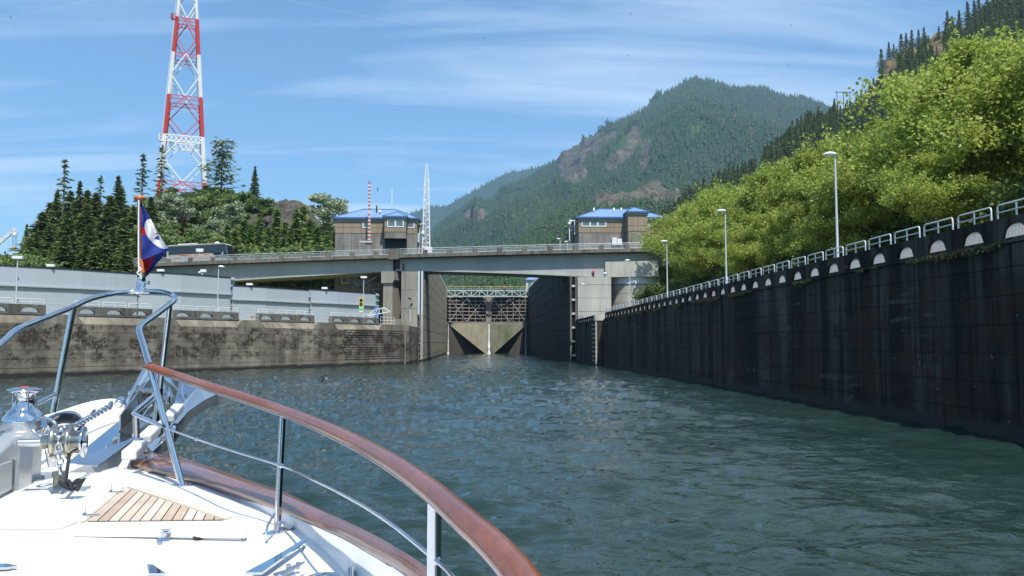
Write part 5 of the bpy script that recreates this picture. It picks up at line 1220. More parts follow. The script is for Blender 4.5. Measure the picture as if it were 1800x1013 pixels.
# small white barrier truss beside the pier
p = at(640, 552, 132); th = thing('barrier_truss', 'white triangular truss barrier boom beside the foot of the bridge pier', 'barrier', p)
b = MB(); a = at(645, 556, 132); c = at(686, 548, 132); t_ = at(676, 541, 132); l_ = at(660, 544, 132)
for q, w in ((a, c), (a, l_), (l_, t_), (t_, c)): b.bar(q, w, 0.12)
for f in (0.3, 0.5, 0.7, 0.85): b.bar(a.lerp(c, f), l_.lerp(t_, f), 0.08)
b.build('boom', M['white'], th); b = MB(); b.bb(a.x + 1.2, a.x + 1.9, 132, 132.6, ZL, a.z + 1.6); b.build('pedestal', plain('blue_paint', (0.06, 0.16, 0.42), 0.5), th)
p = at(721, 556, 141); th = thing('signal_mast', 'thin grey mast with small lamp standing at the end of the left wall', 'mast', p)
b = MB(); b.tube([at(721, 566, 141), at(721, 524, 141)], 0.1, 6); b.build('pole', M['galv'], th); b = MB(); b.box(tuple(at(723, 536, 140.8)), (0.4, 0.3, 0.5)); b.box(tuple(at(720, 525, 140.8)), (0.5, 0.3, 0.3)); b.build('fitting', M['dsteel'], th)
# ------------------------------------------------------------------ trees of the left hill
def lz(px, D):
    q = at(px, 450, D); u = q.x / D; return Vector((q.x, D, float(left_hill.z(u, D))))
firA = [conifer('fir_tree', 22, 8.2, 61, M['fir'], dens=1.3, leaf=0.55, power=1.1), conifer('fir_tree', 22, 7.6, 62, M['fir'], dens=1.25, leaf=0.55, power=1.1, ragged=0.4), conifer('fir_tree', 22, 6.8, 63, M['fir'], dens=1.2, leaf=0.55, power=1.0)]
firT = conifer('fir_tree', 20, 4.6, 64, M['fir'], dens=0.62, leaf=0.58, ragged=0.5, droop=0.12, bark=M['bark_pale'])
firL = [conifer('fir_tree', 14, 4.2, 65, M['fir_light'], dens=1.0, leaf=0.5, ragged=0.45, droop=-0.1, bark=M['bark_pale']), conifer('fir_tree', 14, 3.8, 66, M['fir_light'], dens=0.9, leaf=0.5, ragged=0.5, droop=-0.1, bark=M['bark_pale'])]
firM = [conifer('fir_tree', 20, 6.4, 75, M['fir_mid'], dens=1.3, leaf=0.5, ragged=0.4), conifer('fir_tree', 20, 5.8, 76, M['fir_mid'], dens=1.2, leaf=0.5, ragged=0.45)]
firG = conifer('fir_tree', 11, 4.0, 67, M['fir_gold'], dens=1.2, leaf=0.45)
pine = conifer('pine_tree', 24, 5.6, 68, M['fir'], bare=0.28, dens=0.8, leaf=0.6, ragged=0.6, droop=-0.15, lump=lambda t: 0.5 + 0.6 * math.sin(math.pi * (1 - t) ** 0.8))
cot = [broadleaf('cottonwood_tree', 15, 4.2, 71, M['cotton'], leaf=0.3, tips=100, per=42, bark=M['bark_pale'], narrow=True, clump=0.9), broadleaf('cottonwood_tree', 17, 3.6, 72, M['cotton'], leaf=0.3, tips=100, per=46, bark=M['bark_pale'], narrow=True, clump=0.9)]
ald = [broadleaf('alder_tree', 12, 4.6, 73, M['alder'], leaf=0.32, tips=100, per=44, clump=1.1), broadleaf('alder_tree', 12, 4.8, 74, M['alder'], leaf=0.32, tips=100, per=44, clump=1.1)]
def put(proto, px, D, ptop, H, label, group=None, fat=1.0, rz=None):
    g = lz(px, D); top = at(px, ptop, D).z; s = max(0.15, (top - g.z) / H)
    o = place(proto, g, s * fat, random.random() * 6.28 if rz is None else rz, label, group, sz=s); return o
put(firT, 108, 228, 276, 20, 'tallest thin-topped fir spire near the left edge of the grove')
put(firA[0], 96, 215, 335, 22, 'broad dark fir directly below the thin spire at the left of the grove', fat=1.0)
put(firA[1], 136, 225, 317, 22, 'dark fir right of the thin spire, second broad top from the left')
put(firT, 172, 240, 309, 20, 'slim fir between the two broad dark firs at the left', fat=1.2)
put(firA[2], 204, 226, 308, 22, 'tall dense fir with rounded top left of the flagstaff', fat=1.15)
put(firT, 246, 262, 268, 20, 'open-branched fir spire just above the flagstaff truck', fat=1.15)
put(firT, 279, 268, 255, 20, 'gappy fir spire overlapping the left leg of the transmission tower', fat=1.1)
put(pine, 386, 270, 246, 24, 'large open-crowned pine right of the transmission tower', fat=1.0)
put(firA[2], 445, 285, 292, 22, 'pointed dark fir alone on the crest right of the pine', fat=0.95)
put(cot[1], 571, 235, 333, 17, 'pale green cottonwood standing free left of the control house', fat=1.35)
put(cot[0], 604, 300, 357, 15, 'tiny pale tree top above the left eave of the control house', fat=0.5)
put(firA[2], 45, 230, 394, 22, 'small dark fir at the far left beside the crane hook', fat=0.9)
put(firG, 322, 205, 382, 11, 'yellowing young fir above the coach, right of the flag')
put(cot[0], 300, 232, 338, 15, 'whitish-leaved cottonwood in front of the tower base', fat=1.2)
put(cot[1], 408, 225, 350, 17, 'whitish-leaved cottonwood above the front of the coach', fat=1.2)
put(cot[0], 372, 212, 384, 15, 'low whitish cottonwood in the middle of the slope above the coach', fat=1.1)
put(cot[1], 474, 262, 345, 17, 'pale round-topped tree on the crest left of the bare rock knob', fat=0.9)
dark = [(72, 206, 372), (60, 195, 410), (84, 200, 395), (118, 205, 372), (150, 208, 360), (156, 196, 395), (186, 204, 365), (196, 192, 400), (216, 198, 385), (232, 215, 362), (262, 222, 345), (128, 192, 410), (176, 190, 425), (222, 190, 420), (100, 188, 425), (60, 186, 440), (36, 190, 446), (165, 218, 338), (190, 222, 345), (250, 205, 385), (240, 190, 410), (270, 192, 415), (210, 240, 330), (120, 235, 335), (150, 240, 335), (85, 225, 355), (290, 190, 425), (310, 188, 432)]
for i, (px, D, pt) in enumerate(dark): put(firA[i % 3] if i % 5 < 3 else firM[i % 2], px, D, pt, 22 if i % 5 < 3 else 20, 'dark green fir within the dense grove behind the grey bulkheads', 'dense dark firs of the left grove', fat=1.6 + 0.35 * random.random())
lit = [(428, 195, 385), (455, 198, 375), (485, 200, 366), (500, 196, 390), (519, 198, 366), (531, 202, 362), (543, 196, 385), (470, 190, 400), (440, 188, 400), (412, 190, 405), (556, 192, 398), (575, 190, 405), (590, 192, 400), (510, 186, 405), (485, 186, 410), (535, 186, 408), (398, 196, 392)]
for i, (px, D, pt) in enumerate(lit): put(firL[i % 2], px, D, pt, 14, 'bright green young fir on the slope between the coach and the control house', 'young bright firs below the rock knob', fat=1.0 + 0.2 * random.random())
mid = [(300, 296, 330), (322, 298, 338), (345, 296, 334), (362, 294, 328), (375, 292, 330), (275, 296, 345), (255, 280, 352), (398, 290, 334), (340, 240, 350), (355, 250, 345), (330, 215, 395), (350, 205, 405), (385, 235, 365), (290, 210, 395), (275, 235, 365), (420, 262, 340), (400, 262, 345), (436, 220, 395), (365, 262, 345), (305, 255, 345), (420, 245, 372), (345, 192, 415), (375, 190, 420), (325, 190, 425), (560, 205, 420), (540, 215, 425), (520, 183, 440), (470, 182, 440), (430, 182, 440), (590, 183, 440), (555, 183, 445), (395, 184, 435), (260, 200, 400), (455, 262, 352)]
for i, (px, D, pt) in enumerate(mid): put(ald[i % 2], px, D, pt, 12, 'leafy green alder filling the hillside below the transmission tower', 'alders on the left hillside', fat=1.1 + 0.3 * random.random())
for i, px in enumerate(range(52, 250, 13)): put(firM[i % 2], px, 181 + i % 4, 418 + (i * 29) % 36, 20, 'green young tree low behind the grey bulkheads', 'young trees behind the bulkheads', fat=1.35)
for i, px in enumerate(range(112, 226, 9)):
    q = at(px, 500, 147 + i % 3); tp_ = at(px, 428 + (i * 23) % 26, q.y).z; s = (tp_ - ZL) / 20; place(firM[i % 2] if i % 4 else firA[0], (q.x, q.y, ZL), s * 1.5, i * 1.1, 'x', 'young trees behind the bulkheads', sz=s)
# low scrub behind the bulkheads and under the bridge
bush = [broadleaf('bush', 9, 5.4, 81, M['bush'], leaf=0.26, tips=100, per=80, clump=1.3, trunk_r=0.1), broadleaf('bush', 9, 5.2, 82, M['alder'], leaf=0.26, tips=100, per=80, clump=1.3, trunk_r=0.1)]
k = 0
for px in range(-10, 120, 13):
    D = 140 + (k * 37 % 20); q = at(px, 500, D); top = at(px, (464 if px < 60 else 472) - (k * 13 % 9), D).z; s = (top - ZL) / 9.3; k += 1
    place(bush[k % 2], (q.x, D, ZL), s * 0.9, k * 1.3, 'yellow-green bush showing over the top of the grey bulkheads at the left', 'bushes behind the left bulkheads', sz=s)
for px in list(range(405, 600, 14)) + list(range(412, 600, 17)):
    D = 166 + (k * 29 % 12); q = at(px, 500, D); top = at(px, 470 - (k * 13 % 14), D).z; s = (top - ZL) / 9.3; k += 1
    place(bush[k % 2], (q.x, D, ZL), s * 0.7, k * 1.3, 'dark leafy bush seen under the left span of the bridge', 'bushes under the bridge', sz=s)
# ------------------------------------------------------------------ maples along the right wall
mp_ = [broadleaf('maple_tree', 16, 5.6, 91 + i, M['maple'], leaf=0.135, tips=150, per=190, clump=1.1, limbs=17, shoots=340, bark=M['bark'], z_low=0.1) for i in range(4)]
rs = np.random.RandomState(17)
row = []
for i in range(17): row.append((32.5 + rs.rand() * 2.5, 30 + i * 7.4 + rs.rand() * 2))
for i in range(15): row.append((39 + rs.rand() * 3, 38 + i * 8.4 + rs.rand() * 3))
for i in range(7): row.append((27.5 + rs.rand() * 1.2, 48 + i * 10.5 + rs.rand() * 3))
slp = [(1165, 0.60), (1235, 0.70), (1300, 0.64), (1400, 0.605), (1500, 0.58), (1560, 0.59), (1640, 0.585), (1690, 0.66), (1760, 0.67), (1800, 0.62), (2200, 0.5)]
for i, (x, y) in enumerate(row):
    px, _ = proj((x, y, 8))
    if (x < 37.5 and y > 118) or (x < 29.5 and y > 99): continue
    H = 3.4 + x * np.interp(px, [a for a, _ in slp], [b_ for _, b_ in slp]) - ZR
    if x < 29: H *= 0.72
    elif x < 37: H *= 0.93 + 0.07 * rs.rand()
    else: H *= 0.93
    s = H / 16.6; place(mp_[i % 4], (x, y, ZR - 0.7), s * (1.02 if x > 29 else 1.0), rs.rand() * 6.28, 'bright yellow-green maple in the dense row behind the right guide wall', 'maples along the right guide wall', sz=s)
# hedge of shrubs filling in below the crowns
for i in range(16):
    y = 44 + i * 6.6; place(bush[0], (30.5 + rs.rand() * 3, y, ZR - 0.7), 0.5 + 0.15 * rs.rand(), rs.rand() * 6, 'low leafy shrub under the maples behind the right guide wall', 'shrubs under the maples')
# parked cars glimpsed under the maples at the back
def parked_car(p, rz, mat, label):
    th = thing('parked_car', label, 'car', p, None); o = Vector(p); d = Vector((math.cos(rz), math.sin(rz), 0)); w = Vector((-d.y, d.x, 0)); F = (o, d, w, Vector((0, 0, 1)))
    b = MB(); prof = [(-2.2, 0.35), (2.2, 0.35), (2.25, 0.75), (1.3, 0.92), (-1.9, 0.98), (-2.25, 0.85)]; b.prism([fr_at(F, x, -0.85, z) for x, z in prof], w * 1.7); b.build('body', mat, th)
    b = MB(); prof = [(-1.8, 0.985), (1.1, 0.935), (0.4, 1.42), (-1.2, 1.45)]; b.prism([fr_at(F, x, -0.75, z) for x, z in prof], w * 1.5); b.build('cabin', M['glass'], th)
    b = MB(); b.bb(-1.15, 0.35, -0.72, 0.72, 1.43, 1.48, F); b.build('roof', mat, th)
    for x in (-1.4, 1.4):
        for s_ in (-0.8, 0.8): b = MB(); b.lathe([(0.2, -0.1), (0.33, -0.09), (0.33, 0.09), (0.2, 0.1)], fr_at(F, x, s_, 0.33), w, 14); b.build('wheel', M['black'], th)
wc = plain('white_car_paint', (0.75, 0.76, 0.77), 0.25, coat=0.5)
parked_car((36.5, 133, ZR - 0.65), 1.4, wc, 'white parked car glimpsed through the maple trunks near the round pier')
# ------------------------------------------------------------------ bird
p = atz(570, 669, 0); bd = thing('bird', 'black and white waterbird flapping its wings on the open water', 'bird', p)
b = MB(); prof = [(0.01, -0.34), (0.07, -0.28), (0.12, -0.1), (0.13, 0.05), (0.08, 0.2), (0.045, 0.3)]
b.lathe(prof, p + Vector((0.02, 0, 0.14)), (-0.8, -0.2, 0.55), 12); b.tube([p + Vector((-0.2, -0.05, 0.27)), p + Vector((-0.27, -0.06, 0.38)), p + Vector((-0.33, -0.07, 0.42))], [0.05, 0.04, 0.045], 8); b.build('body', M['black'], bd)
b = MB(); b.tube([p + Vector((-0.33, -0.07, 0.42)), p + Vector((-0.43, -0.08, 0.41))], [0.03, 0.004], 6); b.build('beak', M['orange'], bd)
for sg in (-1, 1):
    b = MB(); pts = [(0, 0.0), (0.12, 0.16), (0.28, 0.26), (0.5, 0.24)] if sg < 0 else [(0, 0), (0.03, 0.2), (0.14, 0.3), (0.34, 0.24)]
    vs = []
    for (x, z) in pts: w_ = 0.13 * (1.15 - x * 1.4); vs += [p + Vector((sg * (x + 0.06), -w_, 0.26 + z)), p + Vector((sg * (x + 0.06), w_, 0.26 + z - 0.03)), p + Vector((sg * (x + 0.06), 0, 0.26 + z + 0.03))]
    b.add(vs, [(k * 3, k * 3 + 3, k * 3 + 5, k * 3 + 2) for k in range(3)] + [(k * 3 + 2, k * 3 + 5, k * 3 + 4, k * 3 + 1) for k in range(3)] + [(k * 3, k * 3 + 1, k * 3 + 4, k * 3 + 3) for k in range(3)] + [(0, 2, 1)], 0, True); b.build('wing', M['black'], bd)
b = MB(); rs_ = np.random.RandomState(2)
for k in range(40): q = p + Vector((0.22 + rs_.randn() * 0.12, -0.1 + rs_.randn() * 0.1, abs(rs_.randn()) * 0.11)); b.lathe([(0.01, -0.03), (0.03, 0), (0.01, 0.03)], q, n=5)
o = b.build('splash', M['white']); stuff(o); o['label'] = 'white splash beside the waterbird'; o['category'] = 'splash'
# ------------------------------------------------------------------ haze
hz = NT('haze_air'); hz.n.remove(hz.b); pv = hz.node('ShaderNodeVolumePrincipled'); pv.inputs['Color'].default_value = (0.42, 0.68, 1.0, 1); pv.inputs['Density'].default_value = 0.00008; pv.inputs['Anisotropy'].default_value = 0.1
hz.l.new(pv.outputs[0], hz.out.inputs['Volume'])
b = MB(); b.bb(-6000, 6000, -6000, 8400, -4, 1900); stuff(b.build('haze', hz.mat))

ONES = ['first', 'second', 'third', 'fourth', 'fifth', 'sixth', 'seventh', 'eighth', 'ninth', 'tenth', 'eleventh', 'twelfth', 'thirteenth', 'fourteenth', 'fifteenth', 'sixteenth', 'seventeenth', 'eighteenth', 'nineteenth', 'twentieth', 'twenty-first', 'twenty-second', 'twenty-third', 'twenty-fourth', 'twenty-fifth', 'twenty-sixth', 'twenty-seventh', 'twenty-eighth', 'twenty-ninth', 'thirtieth', 'thirty-first', 'thirty-second', 'thirty-third', 'thirty-fourth', 'thirty-fifth', 'thirty-sixth', 'thirty-seventh', 'thirty-eighth', 'thirty-ninth', 'fortieth']
def relabel(group, key, fmt, test=None):
    o_ = [o for o in bpy.data.objects if o.get('group') == group and o.parent is None and (test is None or test(o))]; o_.sort(key=key)
    for i, o in enumerate(o_): o['label'] = fmt % ONES[min(i, 39)]
bear = lambda o: o.location.x / o.location.y
relabel('firs along the skyline of the right hillside', bear, '%s dark fir from the left along the skyline of the right hillside')
relabel('dense dark firs of the left grove', bear, '%s fir from the left in the dense dark grove behind the grey bulkheads')
relabel('young bright firs below the rock knob', bear, '%s bright young fir from the left below the bare rock knob')
relabel('alders on the left hillside', bear, '%s leafy alder from the left on the hillside below the transmission tower')
relabel('young trees behind the bulkheads', bear, '%s green young tree from the left low behind the grey bulkheads')
relabel('bushes behind the left bulkheads', bear, '%s bush from the left showing above the grey bulkheads')
relabel('bushes under the bridge', bear, '%s dark bush from the left seen under the left bridge span')
relabel('shrubs under the maples', lambda o: o.location.y, '%s low shrub from the boat under the maples behind the right wall')
for lo, hi, nm in ((0, 30, 'roadside'), (30, 37, 'front'), (37, 60, 'back')):
    relabel('maples along the right guide wall', lambda o: o.location.y, '%s yellow-green maple from the boat in the ' + nm + ' row behind the right wall', lambda o, lo=lo, hi=hi: lo < o.location.x <= hi)
# ------------------------------------------------------------------ the yacht whose foredeck the camera looks over
M['gel'] = plain('white_gelcoat', (0.76, 0.76, 0.745), 0.35, 0, 0.02, 1.0, coat=0.35)
M['chrome'] = plain('polished_stainless', (0.62, 0.64, 0.67), 0.07, 1.0, 0.03, 2)
M['chrome_rough'] = plain('brushed_stainless', (0.60, 0.61, 0.62), 0.32, 1.0, 0.12, 18)
M['castalu'] = plain('silver_cast_housing', (0.56, 0.57, 0.57), 0.36, 0.6, 0.08, 6)
M['bronze'] = plain('worn_bronze', (0.50, 0.46, 0.38), 0.25, 1.0, 0.3, 25)
M['rope'] = plain('dark_rope', (0.02, 0.022, 0.026), 0.9, 0, 0.4, 60)
M['brassgrey'] = plain('dull_galvanised_pipe', (0.35, 0.35, 0.28), 0.5, 0.6, 0.15, 20)
def wood(name, a, b, rough, coat, sc=(1.5, 1.5, 12), scale=9):
    t = NT(name); n = t.noise(scale, 6, 0.65, sc=sc, dist=0.4); c = t.mix(t.rng(n, 0.3, 0.7), a, b); c = t.mix(t.rng(t.noise(2.2, 3), 0.35, 0.7, 0, 0.5), c, tuple(x * 0.6 for x in a)); t.col(c); t.set(rough, 0, 0.5, coat, 0.06); return t.mat
M['mahog'] = wood('varnished_mahogany', (0.15, 0.036, 0.012), (0.27, 0.08, 0.026), 0.35, 0.55, sc=(6, 1.5, 6))
M['mahog_cap'] = wood('varnished_cap_rail_wood', (0.15, 0.04, 0.012), (0.26, 0.085, 0.03), 0.3, 1.0, sc=(6, 1.2, 6))
M['amber'] = plain('amber_varnished_wood', (0.50, 0.15, 0.02), 0.3, 0, 0.2, 10, coat=1.0)
TEAK = [wood('bare_teak_%s' % n, a, b, 0.7, 0.0, sc=(14, 2.0, 1)) for n, a, b in (('pale', (0.58, 0.48, 0.38), (0.70, 0.62, 0.52)), ('mid', (0.50, 0.39, 0.29), (0.64, 0.54, 0.43)), ('dark', (0.42, 0.30, 0.21), (0.58, 0.46, 0.35)))]
M['caulk'] = plain('black_caulk', (0.02, 0.02, 0.02), 0.7)
B_ = atz
yt = thing('yacht', 'white yacht foredeck with varnished wooden handrail and polished steel bow rail in the foreground', 'boat', (-1.7, 3.0, 0))
CL0 = Vector((-3.8, 8.0, 0)); CLd = Vector((-0.2, 1, 0)).normalized()
def mirror(p): q = Vector((p[0], p[1], 0)) - CL0; par = CLd * q.dot(CLd); r = par - (q - par) + CL0; return Vector((r.x, r.y, p[2]))
inner = [B_(230, 821, 2.27), B_(305, 839, 2.275), B_(355, 851, 2.28), B_(410, 869, 2.285), B_(472, 892, 2.295), B_(560, 930, 2.315), B_(600, 948, 2.34), B_(650, 977, 2.38), B_(700, 1010, 2.42), Vector((-0.04, 2.5, 2.49)), Vector((0.22, 1.2, 2.55)), Vector((0.42, -0.4, 2.6)), Vector((0.5, -3.5, 2.6))]
outer = [B_(252, 794, 2.34), B_(300, 799, 2.34), B_(344, 812, 2.345), B_(400, 831, 2.345), B_(450, 848, 2.35), B_(500, 865, 2.355), B_(558, 893, 2.38), B_(600, 912, 2.41), B_(640, 931, 2.44), B_(690, 958, 2.48), B_(758, 1002, 2.54), Vector((0.16, 2.1, 2.6)), Vector((0.52, 0.3, 2.65)), Vector((0.75, -3.5, 2.65))]
def resample(pts, n):
    L = [0]
    for i in range(1, len(pts)): L.append(L[-1] + (pts[i] - pts[i - 1]).length)
    out = []; N_ = len(pts)
    for k in range(n):
        s_ = L[-1] * k / (n - 1); i = 0
        while i < N_ - 2 and L[i + 1] < s_: i += 1
        t_ = (s_ - L[i]) / (L[i + 1] - L[i]); p0 = pts[max(0, i - 1)]; p1 = pts[i]; p2 = pts[i + 1]; p3 = pts[min(N_ - 1, i + 2)]
        m1 = (p2 - p0) * 0.5; m2 = (p3 - p1) * 0.5
        if i == 0: m1 = p2 - p1
        d_ = p2 - p1; sc1 = d_.length / max(1e-6, (p2 - p0).length) * 2; sc2 = d_.length / max(1e-6, (p3 - p1).length) * 2
        m1 = m1 * min(1, sc1); m2 = m2 * min(1, sc2)
        out.append(p1 * (2 * t_ ** 3 - 3 * t_ ** 2 + 1) + m1 * (t_ ** 3 - 2 * t_ ** 2 + t_) + p2 * (-2 * t_ ** 3 + 3 * t_ ** 2) + m2 * (t_ ** 3 - t_ ** 2))
    return out
NS = 70; ip = resample(inner, NS); op = resample(outer, NS); Zv = Vector((0, 0, 1))
def ribbon(rows_, closed=False):
    b = MB(); m = len(rows_[0]); vs = [p for r_ in rows_ for p in r_]
    b.add(vs, [(i * m + k, (i + 1) * m + k, (i + 1) * m + k + 1, i * m + k + 1) for i in range(len(rows_) - 1) for k in range(m - 1)], 0, True); return b
rows_ = []
for a, o in zip(ip, op):
    d_ = (o - a); d_.z = 0; d_.normalize()
    rows_.append([a + d_ * 0.03 - Zv * 0.02, a + d_ * 0.0, a - d_ * 0.008 + Zv * 0.018, a + Zv * 0.035 + d_ * 0.004, a + Zv * 0.047 + d_ * 0.03, o - d_ * 0.03 + Zv * 0.004, o, o + d_ * 0.008 - Zv * 0.02, o - Zv * 0.05, o - d_ * 0.04 - Zv * 0.055, a + d_ * 0.03 - Zv * 0.02])
b = ribbon(rows_); b.f.append(tuple(range(9, -1, -1))); b.m.append(0); b.sm.append(False)
b.build('cap_rail', M['mahog_cap'], yt)
b = MB(); vs = [];
mr = [[mirror(p) for p in r_] for r_ in rows_]; ribbon(mr).build('cap_rail', M['mahog_cap'], yt)
# deck edge and inner bulwark
dedge = [B_(228, 822, 2.262)] + [B_(305, 840, 2.262), B_(355, 853, 2.26), B_(410, 873, 2.255), B_(462, 899, 2.25), B_(510, 926, 2.25), B_(560, 961, 2.25), B_(590, 990, 2.25), B_(612, 1014, 2.25), Vector((-0.48, 3.1, 2.25)), Vector((-0.22, 2.0, 2.25)), Vector((0.02, 0.5, 2.25)), Vector((0.15, -3.5, 2.25))]
de = resample(dedge, NS)
ribbon([[d_, d_.lerp(a, 0.08) + Zv * 0.003, d_.lerp(a, 0.5) + Zv * 0.01, a + Zv * 0.005] for d_, a in zip(de, ip)]).build('bulwark', M['gel'], yt)
ribbon([[mirror(d_), mirror(a)] for d_, a in zip(de, ip)]).build('bulwark', M['gel'], yt)
rr = []
for d_ in de:
    q = (Vector((d_.x, d_.y, 0)) - CL0); c_ = CL0 + CLd * q.dot(CLd); c_.z = d_.z + 0.035; m_ = mirror(d_); r_ = []
    for k in range(13): f = k / 12; p = d_.lerp(m_, f); p.z = d_.z + 0.035 * math.sin(math.pi * f); r_.append(p)
    rr.append(r_)
b = ribbon(rr); b.build('deck', M['gel'], yt)
# hull sides from the cap rail down past the waterline, meeting at the stem
hs = []
stem = CL0 + CLd * 0.6
for i, o in enumerate(op):
    f = i / (NS - 1); c_ = CL0 + CLd * ((Vector((o.x, o.y, 0)) - CL0).dot(CLd)); c_.z = 0; r_ = []
    for k in range(8): t_ = k / 7; inn = (0.42 - 0.25 * f) * t_ ** 0.8; p = Vector((o.x, o.y, 0)).lerp(c_, inn if k else 0.012); p -= CLd * (0.5 * t_ * (1 - f)); p.z = (o.z - 0.05) * (1 - t_) - 0.5 * t_; r_.append(p)
    hs.append(r_)
front = [Vector((stem.x, stem.y, 0)) - CLd * (1.6 * k / 7) + Zv * ((2.5) * (1 - k / 7) - 0.5 * k / 7) for k in range(8)]
ribbon([front] + hs).build('hull', M['gel'], yt); ribbon([front] + [[mirror(p) for p in r_] for r_ in hs]).build('hull', M['gel'], yt)
# bow deck in front of the cap rails
zz = 2.268
bz_ = lambda y: 2.262 + 0.17 * (y - 7.0)
bowp = [de[0], Vector((-3.26, 7.8, bz_(7.8))), Vector((-3.36, 8.9, bz_(8.9))), Vector((-4.1, 9.1, bz_(9.1))), Vector((-4.55, 8.0, bz_(8))), Vector((-4.7, 7.2, 2.262))]
b = MB(); b.add([bowp[0], bowp[1], bowp[2], bowp[3], bowp[4], bowp[5]], [(0, 1, 4, 5), (1, 2, 3, 4)]); b.add([p - Zv * 0.3 for p in bowp], [(5, 4, 1, 0), (4, 3, 2, 1)]); b.add([bowp[0], bowp[1], bowp[2], bowp[0] - Zv * .3, bowp[1] - Zv * .3, bowp[2] - Zv * .3], [(0, 3, 4, 1), (1, 4, 5, 2)]); b.build('bow_deck', M['gel'], yt)
def dpt(px, py, d): return at(px, py, d)
# port coaming seen beyond the windlass
cp = [dpt(-40, 752, 7.4), dpt(20, 744, 7.7), dpt(75, 732, 8.0), dpt(110, 722, 8.25), dpt(140, 712, 8.5), dpt(170, 704.5, 8.7), dpt(200, 701, 8.9), dpt(216, 705, 8.95)]
cp = resample(cp, 24); b = MB(); vs = []
ribbon([[p - Zv * 0.6 + Vector((0.10, -0.1, 0)), p - Zv * 0.05 + Vector((0.03, -0.03, 0)), p, p + Vector((-0.03, 0.04, 0.0)), p + Vector((-0.09, 0.09, -0.06)), p + Vector((-0.1, 0.1, -0.6))] for p in cp]).build('bow_coaming', M['gel'], yt)
b = MB(); fl = [dpt(78, 742, 7.8), dpt(100, 731, 7.85), dpt(125, 727, 7.95), dpt(138, 733, 8.0), dpt(141, 742, 8.0)]
b.tube(resample(fl, 12), 0.028, 8); b.build('fairlead', M['chrome'], yt)
b = MB(); b.tube(resample([dpt(84, 747, 7.75), dpt(105, 736, 7.8), dpt(130, 737, 7.9), dpt(137, 746, 7.95)], 8), 0.05, 8); b.build('fairlead_liner', M['dsteel'], yt)
b = MB(); pl = [dpt(118, 815, 7.0), dpt(172, 821, 7.05), dpt(243, 768, 8.0), dpt(208, 742, 8.5)]
b.prism(pl, (0, 0, 0.008)); b.build('chafe_plate', M['chrome'], yt)
n_s = 0
for f in (0.05, 0.35, 0.65, 0.95):
    for (p, q) in ((pl[0], pl[3]), (pl[1], pl[2])):
        c = p.lerp(q, f) + (((pl[0] + pl[2]) / 2) - p.lerp(q, f)) * 0.08; b = MB(); b.lathe([(0.008, 0), (0.008, 0.004), (0.001, 0.006)], c + Zv * 0.008, n=8); b.build('screw', M['chrome'], yt)
# starboard platform slabs and stainless nose plate
def slab(p, q, w, h, name, mat):
    d_ = (q - p).normalized(); sd = d_.cross(Zv).normalized(); up = sd.cross(d_); b = MB(); L = (q - p).length
    b.box((0, L / 2, -h / 2), (w, L, h), (p, sd, d_, up)); o = b.build(name, mat, yt)
    m_ = o.modifiers.new('bevel', 'BEVEL'); m_.width = 0.018; m_.segments = 2; return o
slab(dpt(226, 792, 7.3), dpt(247, 774, 7.7), 0.13, 0.09, 'platform_rail', M['gel'])
slab(dpt(253, 765, 7.8), dpt(272, 747, 8.1), 0.12, 0.09, 'platform_rail', M['gel'])
slab(dpt(296, 729, 8.5), dpt(314, 709, 8.9), 0.11, 0.09, 'platform_rail', M['gel'])
b = MB(); b.tube([dpt(245, 774, 7.72), dpt(254, 776, 7.7), dpt(256, 796, 7.66)], 0.02, 6); b.build('pipe_bracket', M['chrome'], yt)
top = [dpt(316, 668, 10.00), dpt(350, 678, 10.00), dpt(383, 692, 10.00), dpt(360, 703, 9.70), dpt(332, 722, 9.20), dpt(312, 745, 8.75), dpt(296, 768, 8.40), dpt(268, 794, 8.00)]
low = [dpt(256, 782, 8.00), dpt(278, 757, 8.40), dpt(290, 742, 8.75), dpt(300, 726, 9.20), dpt(308, 705, 9.70)]
b = MB(); b.add(top + low, [tuple(range(len(top) + len(low)))]); sk = [dpt(386, 712, 9.95), dpt(366, 717, 9.70), dpt(338, 735, 9.20), dpt(318, 762, 8.75), dpt(302, 785, 8.40), dpt(272, 806, 8.00)]
tt = top[2:]; b.build('bow_nose_plate', M['chrome'], yt); b = MB(); b.add(tt + sk, [(i, i + 1, i + 7, i + 6) for i in range(5)]); b.build('nose_plate_skirt', plain('dull_dark_stainless', (0.12, 0.125, 0.13), 0.4, 0.6, 0.2, 6), yt)
b = MB(); b.tube([dpt(320, 672, 9.90), dpt(319, 690, 9.70), dpt(325, 708, 9.40)], 0.02, 6); b.tube([dpt(262, 712, 8.70), dpt(266, 735, 8.40)], 0.015, 6); b.build('plate_brace', M['chrome'], yt)
for px, py, d_ in ((296, 700, 9.3), (325, 712, 9.5), (305, 760, 8.5)): b = MB(); b.lathe([(0.028, -0.06), (0.02, 0.0), (0.028, 0.06), (0.01, 0.07)], dpt(px, py, d_), n=10); b.build('bollard_pin', M['chrome'], yt)
